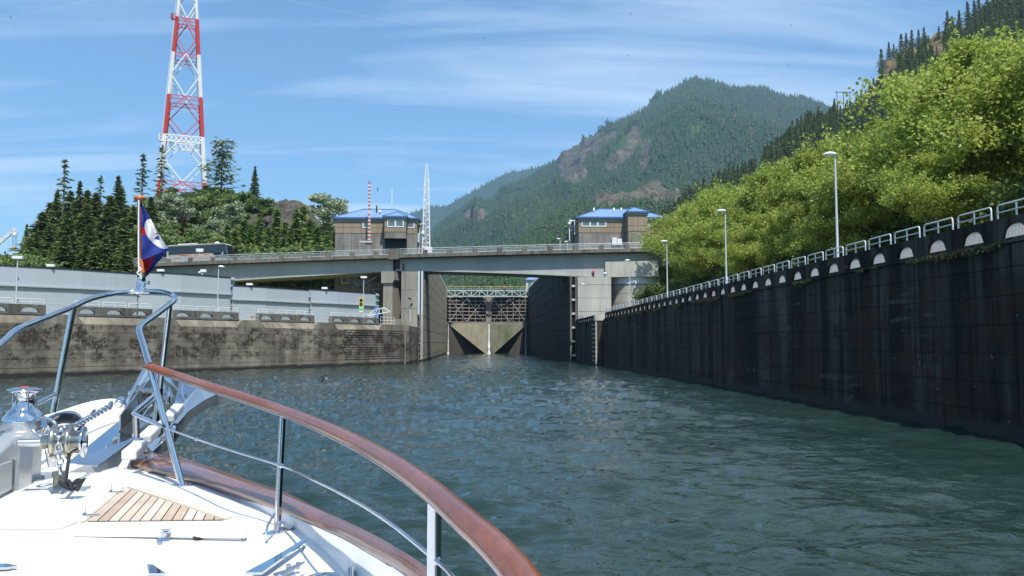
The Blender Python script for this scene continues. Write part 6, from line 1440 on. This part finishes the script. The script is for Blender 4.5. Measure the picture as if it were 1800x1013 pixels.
# roller housing
for k, (pa, pb) in enumerate((((209, 752, 7.45), (262, 700, 8.4)), ((232, 768, 7.25), (285, 712, 8.2)))):
    a = dpt(pa[0], pa[1], pa[2] + 0.7); c = dpt(pb[0], pb[1], pb[2] + 0.7); b = MB(); b.prism([a - Zv * 0.05, a + Zv * (0.02 if k else 0.12), a.lerp(c, 0.25) + Zv * (0.10 if k else 0.16), c + Zv * 0.22, c - Zv * 0.06], Vector((0.015, 0.003, 0))); b.build('roller_cheek', M['chrome'] if k else M['chrome_rough'], yt)
b = MB(); a = dpt(209, 757, 8.10); c = dpt(262, 712, 9.00); e = dpt(285, 722, 8.90); g = dpt(232, 770, 7.95); b.prism([a, g, e, c], (0, 0, -0.02)); b.build('roller_tray', M['dsteel'], yt)
rc = dpt(259, 690, 8.80); ax_ = Vector((0.97, 0.2, 0))
b = MB(); b.lathe([(0.05, -0.11), (0.085, -0.1), (0.05, -0.03), (0.05, 0.03), (0.085, 0.1), (0.05, 0.11)], rc, ax_, 18); b.build('bow_roller', M['bronze'], yt)
b = MB(); b.tube([rc - ax_ * 0.19, rc + ax_ * 0.19], 0.018, 8); b.lathe([(0.03, 0.12), (0.09, 0.16), (0.09, 0.18)], rc, ax_, 16); b.build('roller_axle', M['chrome'], yt)
b = MB(); b.tube([dpt(246, 690, 8.60), dpt(247, 722, 8.40)], 0.02, 6); b.tube([dpt(256, 700, 8.70), dpt(262, 728, 8.50)], 0.02, 6); b.build('roller_pin', M['dsteel'], yt)
# bow rail
main = [dpt(-220, 740, 4.6), dpt(-90, 665, 5.5), dpt(0, 606, 6.3), dpt(22, 586, 6.6), dpt(36, 577, 6.8), dpt(60, 567, 7.0), dpt(125, 541, 7.55), dpt(150, 529, 7.75), dpt(175, 521, 7.95), dpt(205, 515.5, 8.1), dpt(248, 512.5, 8.2), dpt(280, 513, 8.15), dpt(299, 517, 8.0), dpt(307, 523, 7.85), dpt(303, 531, 7.65), dpt(276, 552, 7.35), dpt(250, 571, 7.1), dpt(245, 577, 7.05), dpt(245, 584, 7.0), dpt(253, 610, 6.85), dpt(262, 641, 6.68)]
b = MB(); b.tube(resample(main, 90), 0.027, 12); b.build('bow_rail', M['chrome'], yt)
ft = B_(320, 854, 2.266); tp = dpt(263, 642, 6.68)
def stanchion(p, q, r_, name='stanchion', mat=None):
    b = MB(); b.tube([p, q], r_, 12); return b.build(name, mat or M['chrome'], yt)
stanchion(ft, tp, 0.027)
def baseplate(c, w, l, ang, parent=yt):
    d_ = Vector((math.cos(ang), math.sin(ang), 0)); s_ = Vector((-d_.y, d_.x, 0)); b = MB(); b.box((0, 0, 0.005), (l, w, 0.01), (c, d_, s_, Zv)); o = b.build('base_plate', M['chrome'], parent)
    for a_ in (-1, 1):
        for c_ in (-1, 1): b = MB(); b.lathe([(0.008, 0.01), (0.008, 0.016), (0.001, 0.018)], c + d_ * (a_ * l * 0.38) + s_ * (c_ * w * 0.36), n=8); b.build('screw', M['chrome'], o)
baseplate(ft, 0.10, 0.13, 0.9)
stanchion(dpt(299, 530, 7.66), dpt(281, 683, 7.72), 0.026); stanchion(dpt(281, 683, 7.72), dpt(274, 740, 7.7), 0.032, 'leg_socket')
stanchion(dpt(129, 541, 7.56), dpt(93, 725, 7.5), 0.027)
stanchion(dpt(100, 692, 7.52), dpt(40, 722, 6.7), 0.02, 'brace')
b = MB(); p1, p2, p3 = dpt(233, 727, 6.95), dpt(272, 694, 7.4), dpt(287, 751, 6.45); b.tube([p2, p1.lerp(p2, 0.1), p1 + Vector((0.01, 0, 0)), p1.lerp(p3, 0.1), p3], 0.019, 10); b.tube([p1.lerp(p2, 0.15) + Zv * -0.03, p2 - Zv * 0.05], 0.012, 8); b.build('step_frame', M['chrome'], yt)
stanchion(dpt(239, 733, 7.0), dpt(240, 770, 7.02), 0.026, 'frame_post', M['chrome_rough'])
b = MB(); b.lathe([(0.05, 0), (0.05, 0.012), (0.02, 0.02)], dpt(240, 773, 7.02), n=14); b.build('base_plate', M['chrome'], yt)
# wooden handrail
hp = [dpt(254, 646, 6.74), dpt(262, 645, 6.66), dpt(310, 660, 6.510), dpt(360, 677, 6.006), dpt(430, 699, 5.513), dpt(497, 722, 5.040), dpt(560, 747, 4.358), dpt(625, 777, 3.728), dpt(700, 820, 2.993), dpt(765, 868, 2.478), dpt(820, 917, 2.121), dpt(870, 962, 1.901), dpt(915, 1013, 1.722), dpt(965, 1085, 1.522), Vector((0.28, 1.0, 2.95)), Vector((0.42, 0.2, 2.95)), Vector((0.5, -1.5, 2.95))]
hpr = resample(hp, 110); n_ = len(hpr)
b = MB(); b.tube(hpr, [0.018, 0.034] + [0.041] * (n_ - 2), 18, flat=0.78); b.build('hand_rail', M['mahog'], yt)
b = MB(); b.tube([p - Zv * 0.033 + Vector((-0.006, -0.003, 0)) for p in hpr[3:]], 0.012, 6, flat=0.5); b.build('rail_strip', M['chrome'], yt)
f2 = B_(487, 938, 2.253); t2 = dpt(497, 728, 5.04); stanchion(f2, Vector((t2.x, t2.y, t2.z)), 0.021)
baseplate(f2 + Vector((0.0, 0.05, 0)), 0.075, 0.24, 1.15)
b = MB(); b.tube([dpt(483, 903, 4.86), B_(471, 922, 2.36), B_(468, 935, 2.33), B_(470, 951, 2.262)], 0.007, 8); b.build('stanchion_brace', M['chrome'], yt)
t3 = dpt(764, 873, 2.478); stanchion(Vector((t3.x, t3.y, 2.3)), t3, 0.0225)
baseplate(Vector((t3.x, t3.y, 2.29)), 0.075, 0.2, 1.2)
lr = [dpt(289, 752, 6.45), dpt(340, 770, 5.95), dpt(400, 790, 5.4), dpt(494, 819, 4.92), dpt(560, 848, 3.95), dpt(640, 890, 3.2), dpt(705, 934, 2.7), dpt(766, 985, 2.47), dpt(800, 1018, 2.2), dpt(850, 1080, 1.9)]
b = MB(); b.tube(resample(lr, 60), 0.0075, 8); b.build('lifeline_rod', M['chrome'], yt)
for q in (lr[3], lr[7], dpt(345, 772, 5.9)): b = MB(); b.lathe([(0.007, -0.02), (0.014, -0.012), (0.014, 0.012), (0.007, 0.02)], q, (0.6, -0.75, -0.1), 10); b.build('rod_fitting', M['chrome'], yt)
# ------------------------------------------------------------------ hatch
hz0 = 2.325
lid = [B_(128, 930, hz0), B_(137, 921, hz0), B_(206, 857, hz0), B_(216, 851, hz0), B_(232, 852, hz0), B_(425, 921, hz0), B_(435, 928, hz0), B_(433, 933, hz0)]
hatch = MB(); hatch.prism([p - Zv * 0.045 for p in lid], (0, 0, 0.045)); hatch = hatch.build('hatch', M['gel'], yt); m_ = hatch.modifiers.new('bevel', 'BEVEL'); m_.width = 0.008; m_.segments = 3
cc = sum(lid, Vector()) / len(lid); b = MB(); b.prism([p.lerp(cc, 0.05) - Zv * 0.075 for p in lid], (0, 0, 0.05)); b.build('hatch_coaming', M['gel'], yt)
P0 = B_(153, 918, hz0); P1 = B_(394, 915.5, hz0); Q0 = B_(221, 857.5, hz0)
def isect(p, d, a, c):
    e = c - a; det = d.x * (-e.y) + d.y * e.x; rx, ry = a.x - p.x, a.y - p.y; t_ = (rx * (-e.y) + ry * e.x) / det; return p + d * t_
b = MB(); b.add([P0 + Zv * 0.003, P1 + Zv * 0.003, Q0 + Zv * 0.003], [(0, 1, 2)]); b.build('caulking', M['caulk'], hatch)
dl = (Q0 - P0).normalized(); NP = 13; rs = np.random.RandomState(8); e_ = (P1 - P0)
for i in range(NP):
    a = P0 + e_ * ((i + 0.06) / NP); c = P0 + e_ * ((i + 0.94) / NP)
    ta = isect(a, dl, Q0, P1); tc_ = isect(c, dl, Q0, P1); ta = ta.lerp(a, 0.012); tc_ = tc_.lerp(c, 0.02)
    a2 = a + dl * 0.006; c2 = c + dl * 0.006
    b = MB(); b.prism([a2 + Zv * 0.002, c2 + Zv * 0.002, tc_ + Zv * 0.002, ta + Zv * 0.002], (0, 0, 0.006 + 0.001 * rs.rand())); b.build('teak_plank', TEAK[rs.randint(3)], hatch)
# margin planks along the slanted edge and at the left
o1 = B_(226, 851.5, hz0); o2 = B_(407, 911, hz0); q1 = Q0 + (P1 - Q0).normalized() * 0.01 + Vector((0.004, 0.010, 0)); q2 = P1 + Vector((0.01, 0.004, 0))
b = MB(); b.prism([q1 + Zv * 0.002, q2 + Zv * 0.002, o2 + Zv * 0.002, o1 + Zv * 0.002], (0, 0, 0.006)); b.build('margin_plank', TEAK[0], hatch)
l1 = B_(140, 921, hz0); l2 = B_(209, 857.5, hz0); b = MB(); b.prism([l1 + Zv * 0.002, P0 + Vector((-0.01, 0, 0.002)), Q0 + Vector((-0.012, 0.0, 0.002)), l2 + Zv * 0.002], (0, 0, 0.005)); b.build('margin_plank', TEAK[0], hatch)
for (px, py) in ((205, 866), (160, 907)):
    c = B_(px, py, hz0 + 0.008); b = MB(); b.box((c.x, c.y, c.z + 0.003), (0.10, 0.028, 0.008)); b.tube([c + Vector((-0.05, -0.012, 0.008)), c + Vector((-0.05, 0.03, 0.008))], 0.008, 8); b.tube([c + Vector((-0.05, 0.03, 0.005)), c + Vector((-0.05, 0.035, 0.06))], 0.003, 6); hg = b.build('hinge', M['chrome'], hatch)
c = B_(292, 934, hz0 - 0.005); lt = MB(); lt.box((c.x, c.y, c.z), (0.05, 0.02, 0.02)); lt.box((c.x, c.y - 0.02, c.z - 0.03), (0.022, 0.02, 0.06)); lt.lathe([(0.016, -0.035), (0.016, 0.035)], c + Vector((0.0, -0.03, -0.045)), (1, 0, 0), 10); lt.lathe([(0.016, 0), (0.018, 0.01), (0.002, 0.016)], c + Vector((0, -0.09, -0.045)), n=10); lt.build('latch', M['chrome'], hatch)
c = B_(347, 941, hz0 - 0.03); b = MB(); b.lathe([(0.028, -0.02), (0.028, 0.0), (0.02, 0.004)], c, (0, -1, 0.3), 14); b.build('drain_hole', M['caulk'], hatch)
# moulded seam running left from the hatch
sm_ = resample([B_(-60, 932, 2.285), B_(60, 932, 2.283), B_(100, 931, 2.28), B_(118, 926, 2.28), B_(135, 919, 2.28)], 20); b = MB(); b.tube(sm_, 0.004, 6); b.build('deck_seam', plain('seam_stain', (0.35, 0.27, 0.17), 0.8), yt)
# ------------------------------------------------------------------ low deck fittings at the bottom edge
b = MB(); b.prism([p + Zv * 0.03 for p in (B_(430, 1022, 2.26), B_(470, 1000, 2.26), B_(505, 979, 2.26), B_(539, 957, 2.26), B_(538, 962, 2.26), B_(520, 977, 2.26), B_(495, 996, 2.26), B_(460, 1022, 2.26))], (0, 0, 0.012)); b.build('grab_rail', M['chrome'], yt)
b = MB(); b.tube([B_(533, 962, 2.25), B_(533, 960, 2.285)], 0.006, 8); b.build('rail_foot', M['chrome'], yt)
b = MB(); b.prism([p + Zv * 0.02 for p in (B_(258, 1003, 2.26), B_(268, 1004, 2.26), B_(292, 1020, 2.26), B_(262, 1020, 2.26))], (0, 0, 0.012)); b.build('deck_fitting', M['chrome'], yt)
b = MB(); b.prism([p + Zv * 0.02 for p in (B_(-30, 1003, 2.27), B_(10, 1002, 2.27), B_(31, 1005.5, 2.27), B_(12, 1009, 2.27), B_(-30, 1010, 2.27))], (0, 0, 0.012)); b.build('deck_fitting', M['chrome'], yt)
c = B_(570, 1023, 2.275); b = MB(); b.lathe([(0.055, 0), (0.088, 0), (0.092, 0.012), (0.085, 0.022), (0.065, 0.024), (0.055, 0.012)], c, n=28); b.build('vent_ring', M['chrome'], yt)
b = MB(); b.lathe([(0.056, 0.0), (0.056, 0.012), (0.02, 0.02)], c, n=20); b.build('vent_cowl', M['rope'], yt)
c = B_(507, 1003, 2.28); b = MB(); b.prism([B_(480, 1012, 2.27), B_(512, 1003, 2.27), B_(520, 1013, 2.27), B_(490, 1024, 2.27)], (0, 0, 0.012)); b.lathe([(0.012, 0), (0.012, 0.03)], c, n=10); b.lathe([(0.012, 0), (0.012, 0.03)], c + Vector((0.04, 0.03, 0)), n=10); b.build('cleat_base', M['chrome_rough'], yt)
b = MB(); b.tube([B_(492, 1013, 2.33), B_(512, 1000, 2.33), B_(535, 988, 2.325)], [0.012, 0.018, 0.006], 10, flat=0.6); b.build('cleat_horn', M['chrome_rough'], yt)
b = MB(); b.tube([B_(617, 1003, 2.30), B_(617, 1025, 2.30)], 0.018, 10); b.build('deck_fitting', M['chrome'], yt)
# wheelhouse behind the camera: added unseen for dark reflections in the polished steel
b = MB(); b.prism([(-5.2, -3.6, 2.2), (1.0, -3.6, 2.2), (1.0, -4.3, 5.0), (-5.2, -4.3, 5.0)], (0, -4, 0)); b.build('unseen_wheelhouse', M['gel'], yt)
for k in range(4): b = MB(); x = -5.0 + 1.5 * k; b.prism([(x, -3.87, 3.5), (x + 1.35, -3.87, 3.5), (x + 1.35, -4.17, 4.7), (x, -4.17, 4.7)], (0, 0.02, 0.01)); b.build('unseen_wheelhouse_window', M['glass'], yt)
# ------------------------------------------------------------------ windlass
wo_ = Vector((-3.37, 5.79, 2.262)); wf_ = Vector((-0.19, 0.98, 0)).normalized(); wl_ = Vector((-wf_.y, wf_.x, 0)); WF = (wo_, wl_, wf_, Zv)
b = MB(); pr = [(0, 0.0), (0.0, 0.30), (0.10, 0.335), (0.46, 0.42), (1.1, 0.42), (1.1, 0.0)]
b.prism([fr_at(WF, 0.02, y_, z_) for y_, z_ in pr], wl_ * 0.75); wd = b.build('windlass', M['castalu'], yt); m_ = wd.modifiers.new('bevel', 'BEVEL'); m_.width = 0.035; m_.segments = 4
for p_ in wd.data.polygons: p_.use_smooth = True
b = MB(); b.bb(-0.004, 0.03, 0.10, 0.36, 0.06, 0.27, WF); o = b.build('side_panel', M['castalu'], wd); m_ = o.modifiers.new('bevel', 'BEVEL'); m_.width = 0.012; m_.segments = 2
b = MB(); b.lathe([(0.012, 0), (0.01, 0.012)], fr_at(WF, 0.0, 0.05, 0.22), -wl_, 8); b.build('bolt', M['chrome'], wd)
b = MB(); b.bb(-0.006, 0.02, 0.40, 0.44, 0.02, 0.40, WF); b.bb(-0.02, 0.02, 0.44, 0.72, 0.02, 0.36, WF); o = b.build('side_bracket', M['chrome_rough'], wd)
dc = dpt(41, 745, 6.6); dc.z = 0
drum_z = [dpt(41, y_, 6.6).z for y_ in (757, 741, 737, 722, 718, 692, 689, 684, 681)]
b = MB(); b.lathe([(0.20, 2.6), (0.18, drum_z[0])], dc, n=28); b.build('drum_boss', M['castalu'], wd)
b = MB(); b.lathe([(0.155, drum_z[0]), (0.16, drum_z[0] + 0.01), (0.16, drum_z[1])], dc, n=32); b.build('drum_base', M['chrome_rough'], wd)
b = MB(); b.lathe([(0.155, drum_z[1]), (0.158, drum_z[2]), (0.11, drum_z[3]), (0.085, drum_z[4]), (0.076, (drum_z[4] + drum_z[5]) / 2), (0.08, drum_z[5]), (0.10, drum_z[6]), (0.127, drum_z[6] + 0.006), (0.125, drum_z[7]), (0.06, drum_z[8]), (0.03, drum_z[8])], dc, n=36)
for k in range(6): a = k * 1.047 + 0.3; b.tube([dc + Vector((0.082 * math.cos(a), 0.082 * math.sin(a), drum_z[4])), dc + Vector((0.082 * math.cos(a), 0.082 * math.sin(a), drum_z[5]))], 0.006, 5)
b.build('warping_drum', M['chrome'], wd)
b = MB(); b.lathe([(0.035, drum_z[8] + 0.001), (0.02, drum_z[8] + 0.008)], dc, n=16); b.build('drum_cap', M['red'], wd)
hc = dpt(77, 750, 6.2); hx = Vector((0.5, -0.55, 0.68)).normalized(); ha = hx.cross(Zv).normalized(); hb_ = hx.cross(ha)
b = MB(); b.tube([hc + ha * (0.083 * math.cos(a * 0.2618)) + hb_ * (0.083 * math.sin(a * 0.2618)) for a in range(24)], 0.013, 8, closed=True)
for k in range(3): a = k * 2.094 + 0.4; b.bar(hc, hc + ha * (0.08 * math.cos(a)) + hb_ * (0.08 * math.sin(a)), 0.03, 0.012)
b.lathe([(0.022, -0.06), (0.022, 0.02)], hc, hx, 12); b.build('clutch_wheel', M['chrome'], wd)
b = MB(); b.tube([dpt(80, 765, 6.15), dpt(88, 790, 6.08)], 0.012, 8); b.bar(dpt(86, 790, 6.08), dpt(92, 820, 6.0), 0.05, 0.03); b.build('brake_lever', M['chrome_rough'], wd)
gx = Vector((0.97, 0.24, 0)).normalized()
gc = dpt(100, 777, 6.12); b = MB(); b.lathe([(0.05, -0.12), (0.06, -0.06), (0.125, -0.05), (0.13, -0.035), (0.10, -0.005), (0.085, 0.01), (0.10, 0.03), (0.13, 0.055), (0.125, 0.07), (0.06, 0.075)], gc + gx * 0.02, gx, 30); b.build('chain_gypsy', M['bronze'], wd)
g2 = dpt(124, 777, 6.12); b = MB(); b.lathe([(0.10, -0.02), (0.118, -0.015), (0.12, 0.0), (0.10, 0.015), (0.06, 0.02)], g2, gx, 28); b.build('gypsy_flange', M['bronze'], wd)
g3 = dpt(136, 777, 6.12); b = MB(); b.lathe([(0.06, -0.05), (0.085, -0.04), (0.085, 0.02), (0.112, 0.03), (0.117, 0.04), (0.11, 0.052), (0.03, 0.04), (0.03, 0.06), (0.01, 0.065)], g3, gx, 32); b.build('clutch_nut', M['chrome'], wd)
b = MB(); b.tube([gc - gx * 0.25, g3 + gx * 0.03], 0.03, 10); b.build('shaft', M['chrome_rough'], wd)
b = MB(); b.lathe([(0.065, 0), (0.055, 0.01), (0.05, 0.02), (0.05, 0.14), (0.055, 0.145)], B_(105, 862, 2.262), n=20); b.build('chain_pipe', M['brassgrey'], wd)
for px, py in ((75, 848), (93, 842)): b = MB(); b.lathe([(0.02, 0), (0.02, 0.02), (0.012, 0.05), (0.016, 0.06)], B_(px, py, 2.262), n=8); b.build('base_nut', M['chrome'], wd)
# pad eye with the black lashing
c = B_(116, 868, 2.262); b = MB(); b.prism([B_(98, 876, 2.263), B_(112, 860, 2.263), B_(122, 858, 2.263), B_(120, 868, 2.263)], (0, 0, 0.012)); b.build('pad_eye', M['chrome'], yt)
lash = thing('lashing_line', 'black rope lashing tied from the anchor chain down to the deck eye', 'rope', c)
b = MB(); b.tube(resample([dpt(166, 722, 7.4), dpt(150, 742, 6.9), dpt(130, 768, 6.35), dpt(122, 800, 6.05), dpt(117, 835, 5.95), dpt(115, 856, 5.9)], 20), 0.012, 8); b.build('rope', M['rope'], lash)
b = MB(); rs = np.random.RandomState(4); kc = dpt(124, 852, 5.92); pts = [kc + Vector((0.045 * math.sin(3 * a) * (1 + 0.3 * math.sin(a)), 0.04 * math.cos(2 * a), 0.028 * math.sin(5 * a))) for a in np.linspace(0, 6.2, 60)]; b.tube(pts, 0.014, 6); b.tube([kc, kc + Vector((0.08, 0.03, 0.03)), kc + Vector((0.05, -0.02, -0.04))], 0.016, 6); b.build('knot', M['rope'], lash)
# anchor chain
ch = thing('anchor_chain', 'shiny anchor chain running over the gypsy towards the bow roller', 'chain', dpt(110, 752, 6.12))
path = resample([dpt(106, 832, 6.02), dpt(104, 800, 6.0), dpt(103, 775, 6.0), dpt(106, 757, 6.06), dpt(112, 752, 6.15), dpt(120, 753, 6.3), dpt(140, 744, 6.6), dpt(160, 733, 6.95), dpt(178, 723, 7.25), dpt(196, 712, 7.55)], 240)
d_acc = 0; last = path[0]; k = 0; pitchc = 0.052
for i in range(1, len(path) - 1):
    if (path[i] - last).length >= pitchc:
        c = (path[i] + last) / 2; t_ = (path[i] - last).normalized(); last = path[i]; s_ = t_.cross(Vector((0.9, -0.3, 0.1))).normalized(); u_ = t_.cross(s_); s_ = (s_ * math.cos(0.7 + (k % 2) * 1.57) + u_ * math.sin(0.7 + (k % 2) * 1.57)); k += 1
        b = MB(); b.tube([c + t_ * (0.034 * math.cos(a * 0.5236)) * 1.0 + s_ * (0.021 * math.sin(a * 0.5236)) for a in range(12)], 0.0095, 6, closed=True); b.build('link', M['chrome'], ch)
# anchor with its shank on the roller
an = thing('anchor', 'polished plough anchor stowed on the bow roller with its shank rising aft', 'anchor', dpt(262, 690, 8.90))
a0 = dpt(207, 706, 8.45); a1 = dpt(254, 644, 9.40); sd = Vector((0.97, 0.2, 0))
b = MB(); b.prism([dpt(216, 711, 8.50), dpt(222, 701, 8.55), dpt(254, 640, 9.40), dpt(263, 645, 9.40), dpt(268, 660, 9.30), dpt(246, 688, 8.90), dpt(222, 716, 8.50)], sd * 0.04); o = b.build('shank', M['chrome'], an); m_ = o.modifiers.new('bevel', 'BEVEL'); m_.width = 0.01; m_.segments = 2
b = MB(); b.bar(dpt(224, 722, 8.45), dpt(262, 676, 9.10), 0.05, 0.05); b.build('lower_bar', M['chrome_rough'], an)
b = MB(); b.lathe([(0.03, -0.06), (0.045, -0.05), (0.045, 0.05), (0.03, 0.07)], dpt(211, 707, 8.45), (a1 - a0), 16); b.tube([dpt(194, 713, 8.20) + Vector((0, 0, 0.03 * math.sin(a * 0.6283))) + (a1 - a0).normalized() * (0.05 * math.cos(a * 0.6283)) for a in range(10)], 0.014, 6, closed=True); b.build('swivel', M['chrome'], an)
b = MB(); b.add([dpt(262, 650, 9.60), dpt(300, 665, 10.05), dpt(316, 690, 10.00), dpt(292, 705, 9.40), dpt(268, 690, 9.20), dpt(285, 676, 9.70) + Zv * 0.09], [(0, 1, 5), (1, 2, 5), (2, 3, 5), (3, 4, 5), (4, 0, 5), (4, 3, 2, 1, 0)]); b.build('fluke', M['chrome'], an)
# ------------------------------------------------------------------ flagstaff and burgee
FD = 8.2
fs_ = MB(); fs_.lathe([(0.05, 0), (0.05, 0.02), (0.04, 0.03), (0.04, 0.16), (0.045, 0.165), (0.045, 0.18)], dpt(248, 511, FD), n=16); fs_.tube([dpt(254, 497, FD), dpt(262, 497, FD)], 0.012, 8); fs_.tube([dpt(261, 497, FD) + Vector((0, 0, -0.02)), dpt(261, 497, FD) + Vector((0, 0, 0.02))], 0.012, 8); fs_.build('staff_socket', M['chrome'], yt)
b = MB(); b.tube([dpt(249, 495, FD), dpt(248.6, 480, FD), dpt(248, 455, FD)], [0.034, 0.034, 0.018], 10); b.build('staff_foot', M['amber'], yt)
b = MB(); b.tube([dpt(248, 456, FD), dpt(246.5, 352, FD)], [0.017, 0.013], 10); b.build('flagstaff', M['mahog'], yt)
b = MB(); b.lathe([(0.012, -0.03), (0.055, -0.02), (0.064, 0.0), (0.05, 0.018), (0.01, 0.026)], dpt(246, 348, FD), n=24); b.build('truck', M['amber'], yt)
b = MB(); b.tube(resample([dpt(244, 352, FD - .05), dpt(243.5, 420, FD - .05), dpt(244, 478, FD - .06)], 10), 0.008, 5)
b.tube([dpt(245, 470, FD - .06) + Vector((0.02 * math.sin(a), 0, -0.012 * a)) for a in np.linspace(0, 10, 30)], 0.006, 5); b.build('halyard', M['white'], yt)
fl = thing('flag', 'blue burgee with white disc and red band hanging from the flagstaff', 'flag', dpt(250, 400, FD))
def cloth(name, c, a, b_, off): 
    t = NT(name); t.col(c); t.set(0.75, 0, 0.2); tr = t.node('ShaderNodeBsdfTranslucent'); tr.inputs[0].default_value = c + (1,); ms_ = t.node('ShaderNodeMixShader'); ms_.inputs[0].default_value = 0.25
    t.l.new(t.b.outputs[0], ms_.inputs[1]); t.l.new(tr.outputs[0], ms_.inputs[2]); t.l.new(ms_.outputs[0], t.out.inputs[0]); return t.mat
CM = [cloth('blue_flag_cloth', (0.035, 0.055, 0.27), 0, 0, 0), cloth('white_flag_cloth', (0.75, 0.75, 0.75), 0, 0, 0), cloth('red_flag_cloth', (0.45, 0.015, 0.03), 0, 0, 0)]
def flag_part(name, q, fn, nu, nv, dep):
    b = MB(); vs = []; pc = []
    for j in range(nv + 1):
        for i in range(nu + 1):
            u, v = i / nu, j / nv; x = (q[0][0] * (1 - u) + q[1][0] * u) * (1 - v) + (q[3][0] * (1 - u) + q[2][0] * u) * v; y = (q[0][1] * (1 - u) + q[1][1] * u) * (1 - v) + (q[3][1] * (1 - u) + q[2][1] * u) * v
            x2 = x + 1.2 * u * math.sin(v * 9) * v; y2 = y + 0.8 * math.sin(u * 8) * v; pc.append((x, y)); vs.append(dpt(x2, y2, FD + dep + 0.05 * math.sin(u * 7 + v * 3) * u + 0.015 * math.sin(v * 14 + u * 5)))
    fs = []; ms_ = []
    for j in range(nv):
        for i in range(nu):
            a = j * (nu + 1) + i; fs.append((a, a + 1, a + nu + 2, a + nu + 1)); cx = (pc[a][0] + pc[a + nu + 2][0]) / 2; cy_ = (pc[a][1] + pc[a + nu + 2][1]) / 2; ms_.append(fn(cx, cy_))
    b.add(vs, fs, 0, True); b.m = ms_; return b.build(name, CM, fl)
def tri_in(x, y, a, b_, c):
    s = lambda p, q: (x - q[0]) * (p[1] - q[1]) - (p[0] - q[0]) * (y - q[1]); d1, d2, d3 = s(a, b_), s(b_, c), s(c, a); return not ((d1 < 0 or d2 < 0 or d3 < 0) and (d1 > 0 or d2 > 0 or d3 > 0))
def f_main(x, y):
    if ((x - 276) * 0.86 + (y - 411) * -0.1) ** 2 / 17.5 ** 2 + ((y - 411) * 0.88 - (x - 276) * 0.42) ** 2 / 20.0 ** 2 < 1:
        if tri_in(x, y, (271, 413), (279, 407), (279, 411)) : return 2
        if tri_in(x, y, (270, 421), (278, 412), (281, 422)): return 0
        return 1
    if x < 257 and 400 < y < 412.5: return 2
    return 0
flag_part('field', [(248, 358), (250.5, 359), (296, 440), (249, 457)], f_main, 80, 110, -0.03)
flag_part('fold', [(249, 456), (295, 441), (257, 486), (252, 486)], lambda x, y: 0 if (x - 272) + (y - 450) * 0.42 > 0 else 2, 40, 40, 0.06)
flag_part('tail', [(243, 480), (246, 480), (246, 502), (238, 508)], lambda x, y: 2 if y < 500 else 1, 8, 20, 0.02)
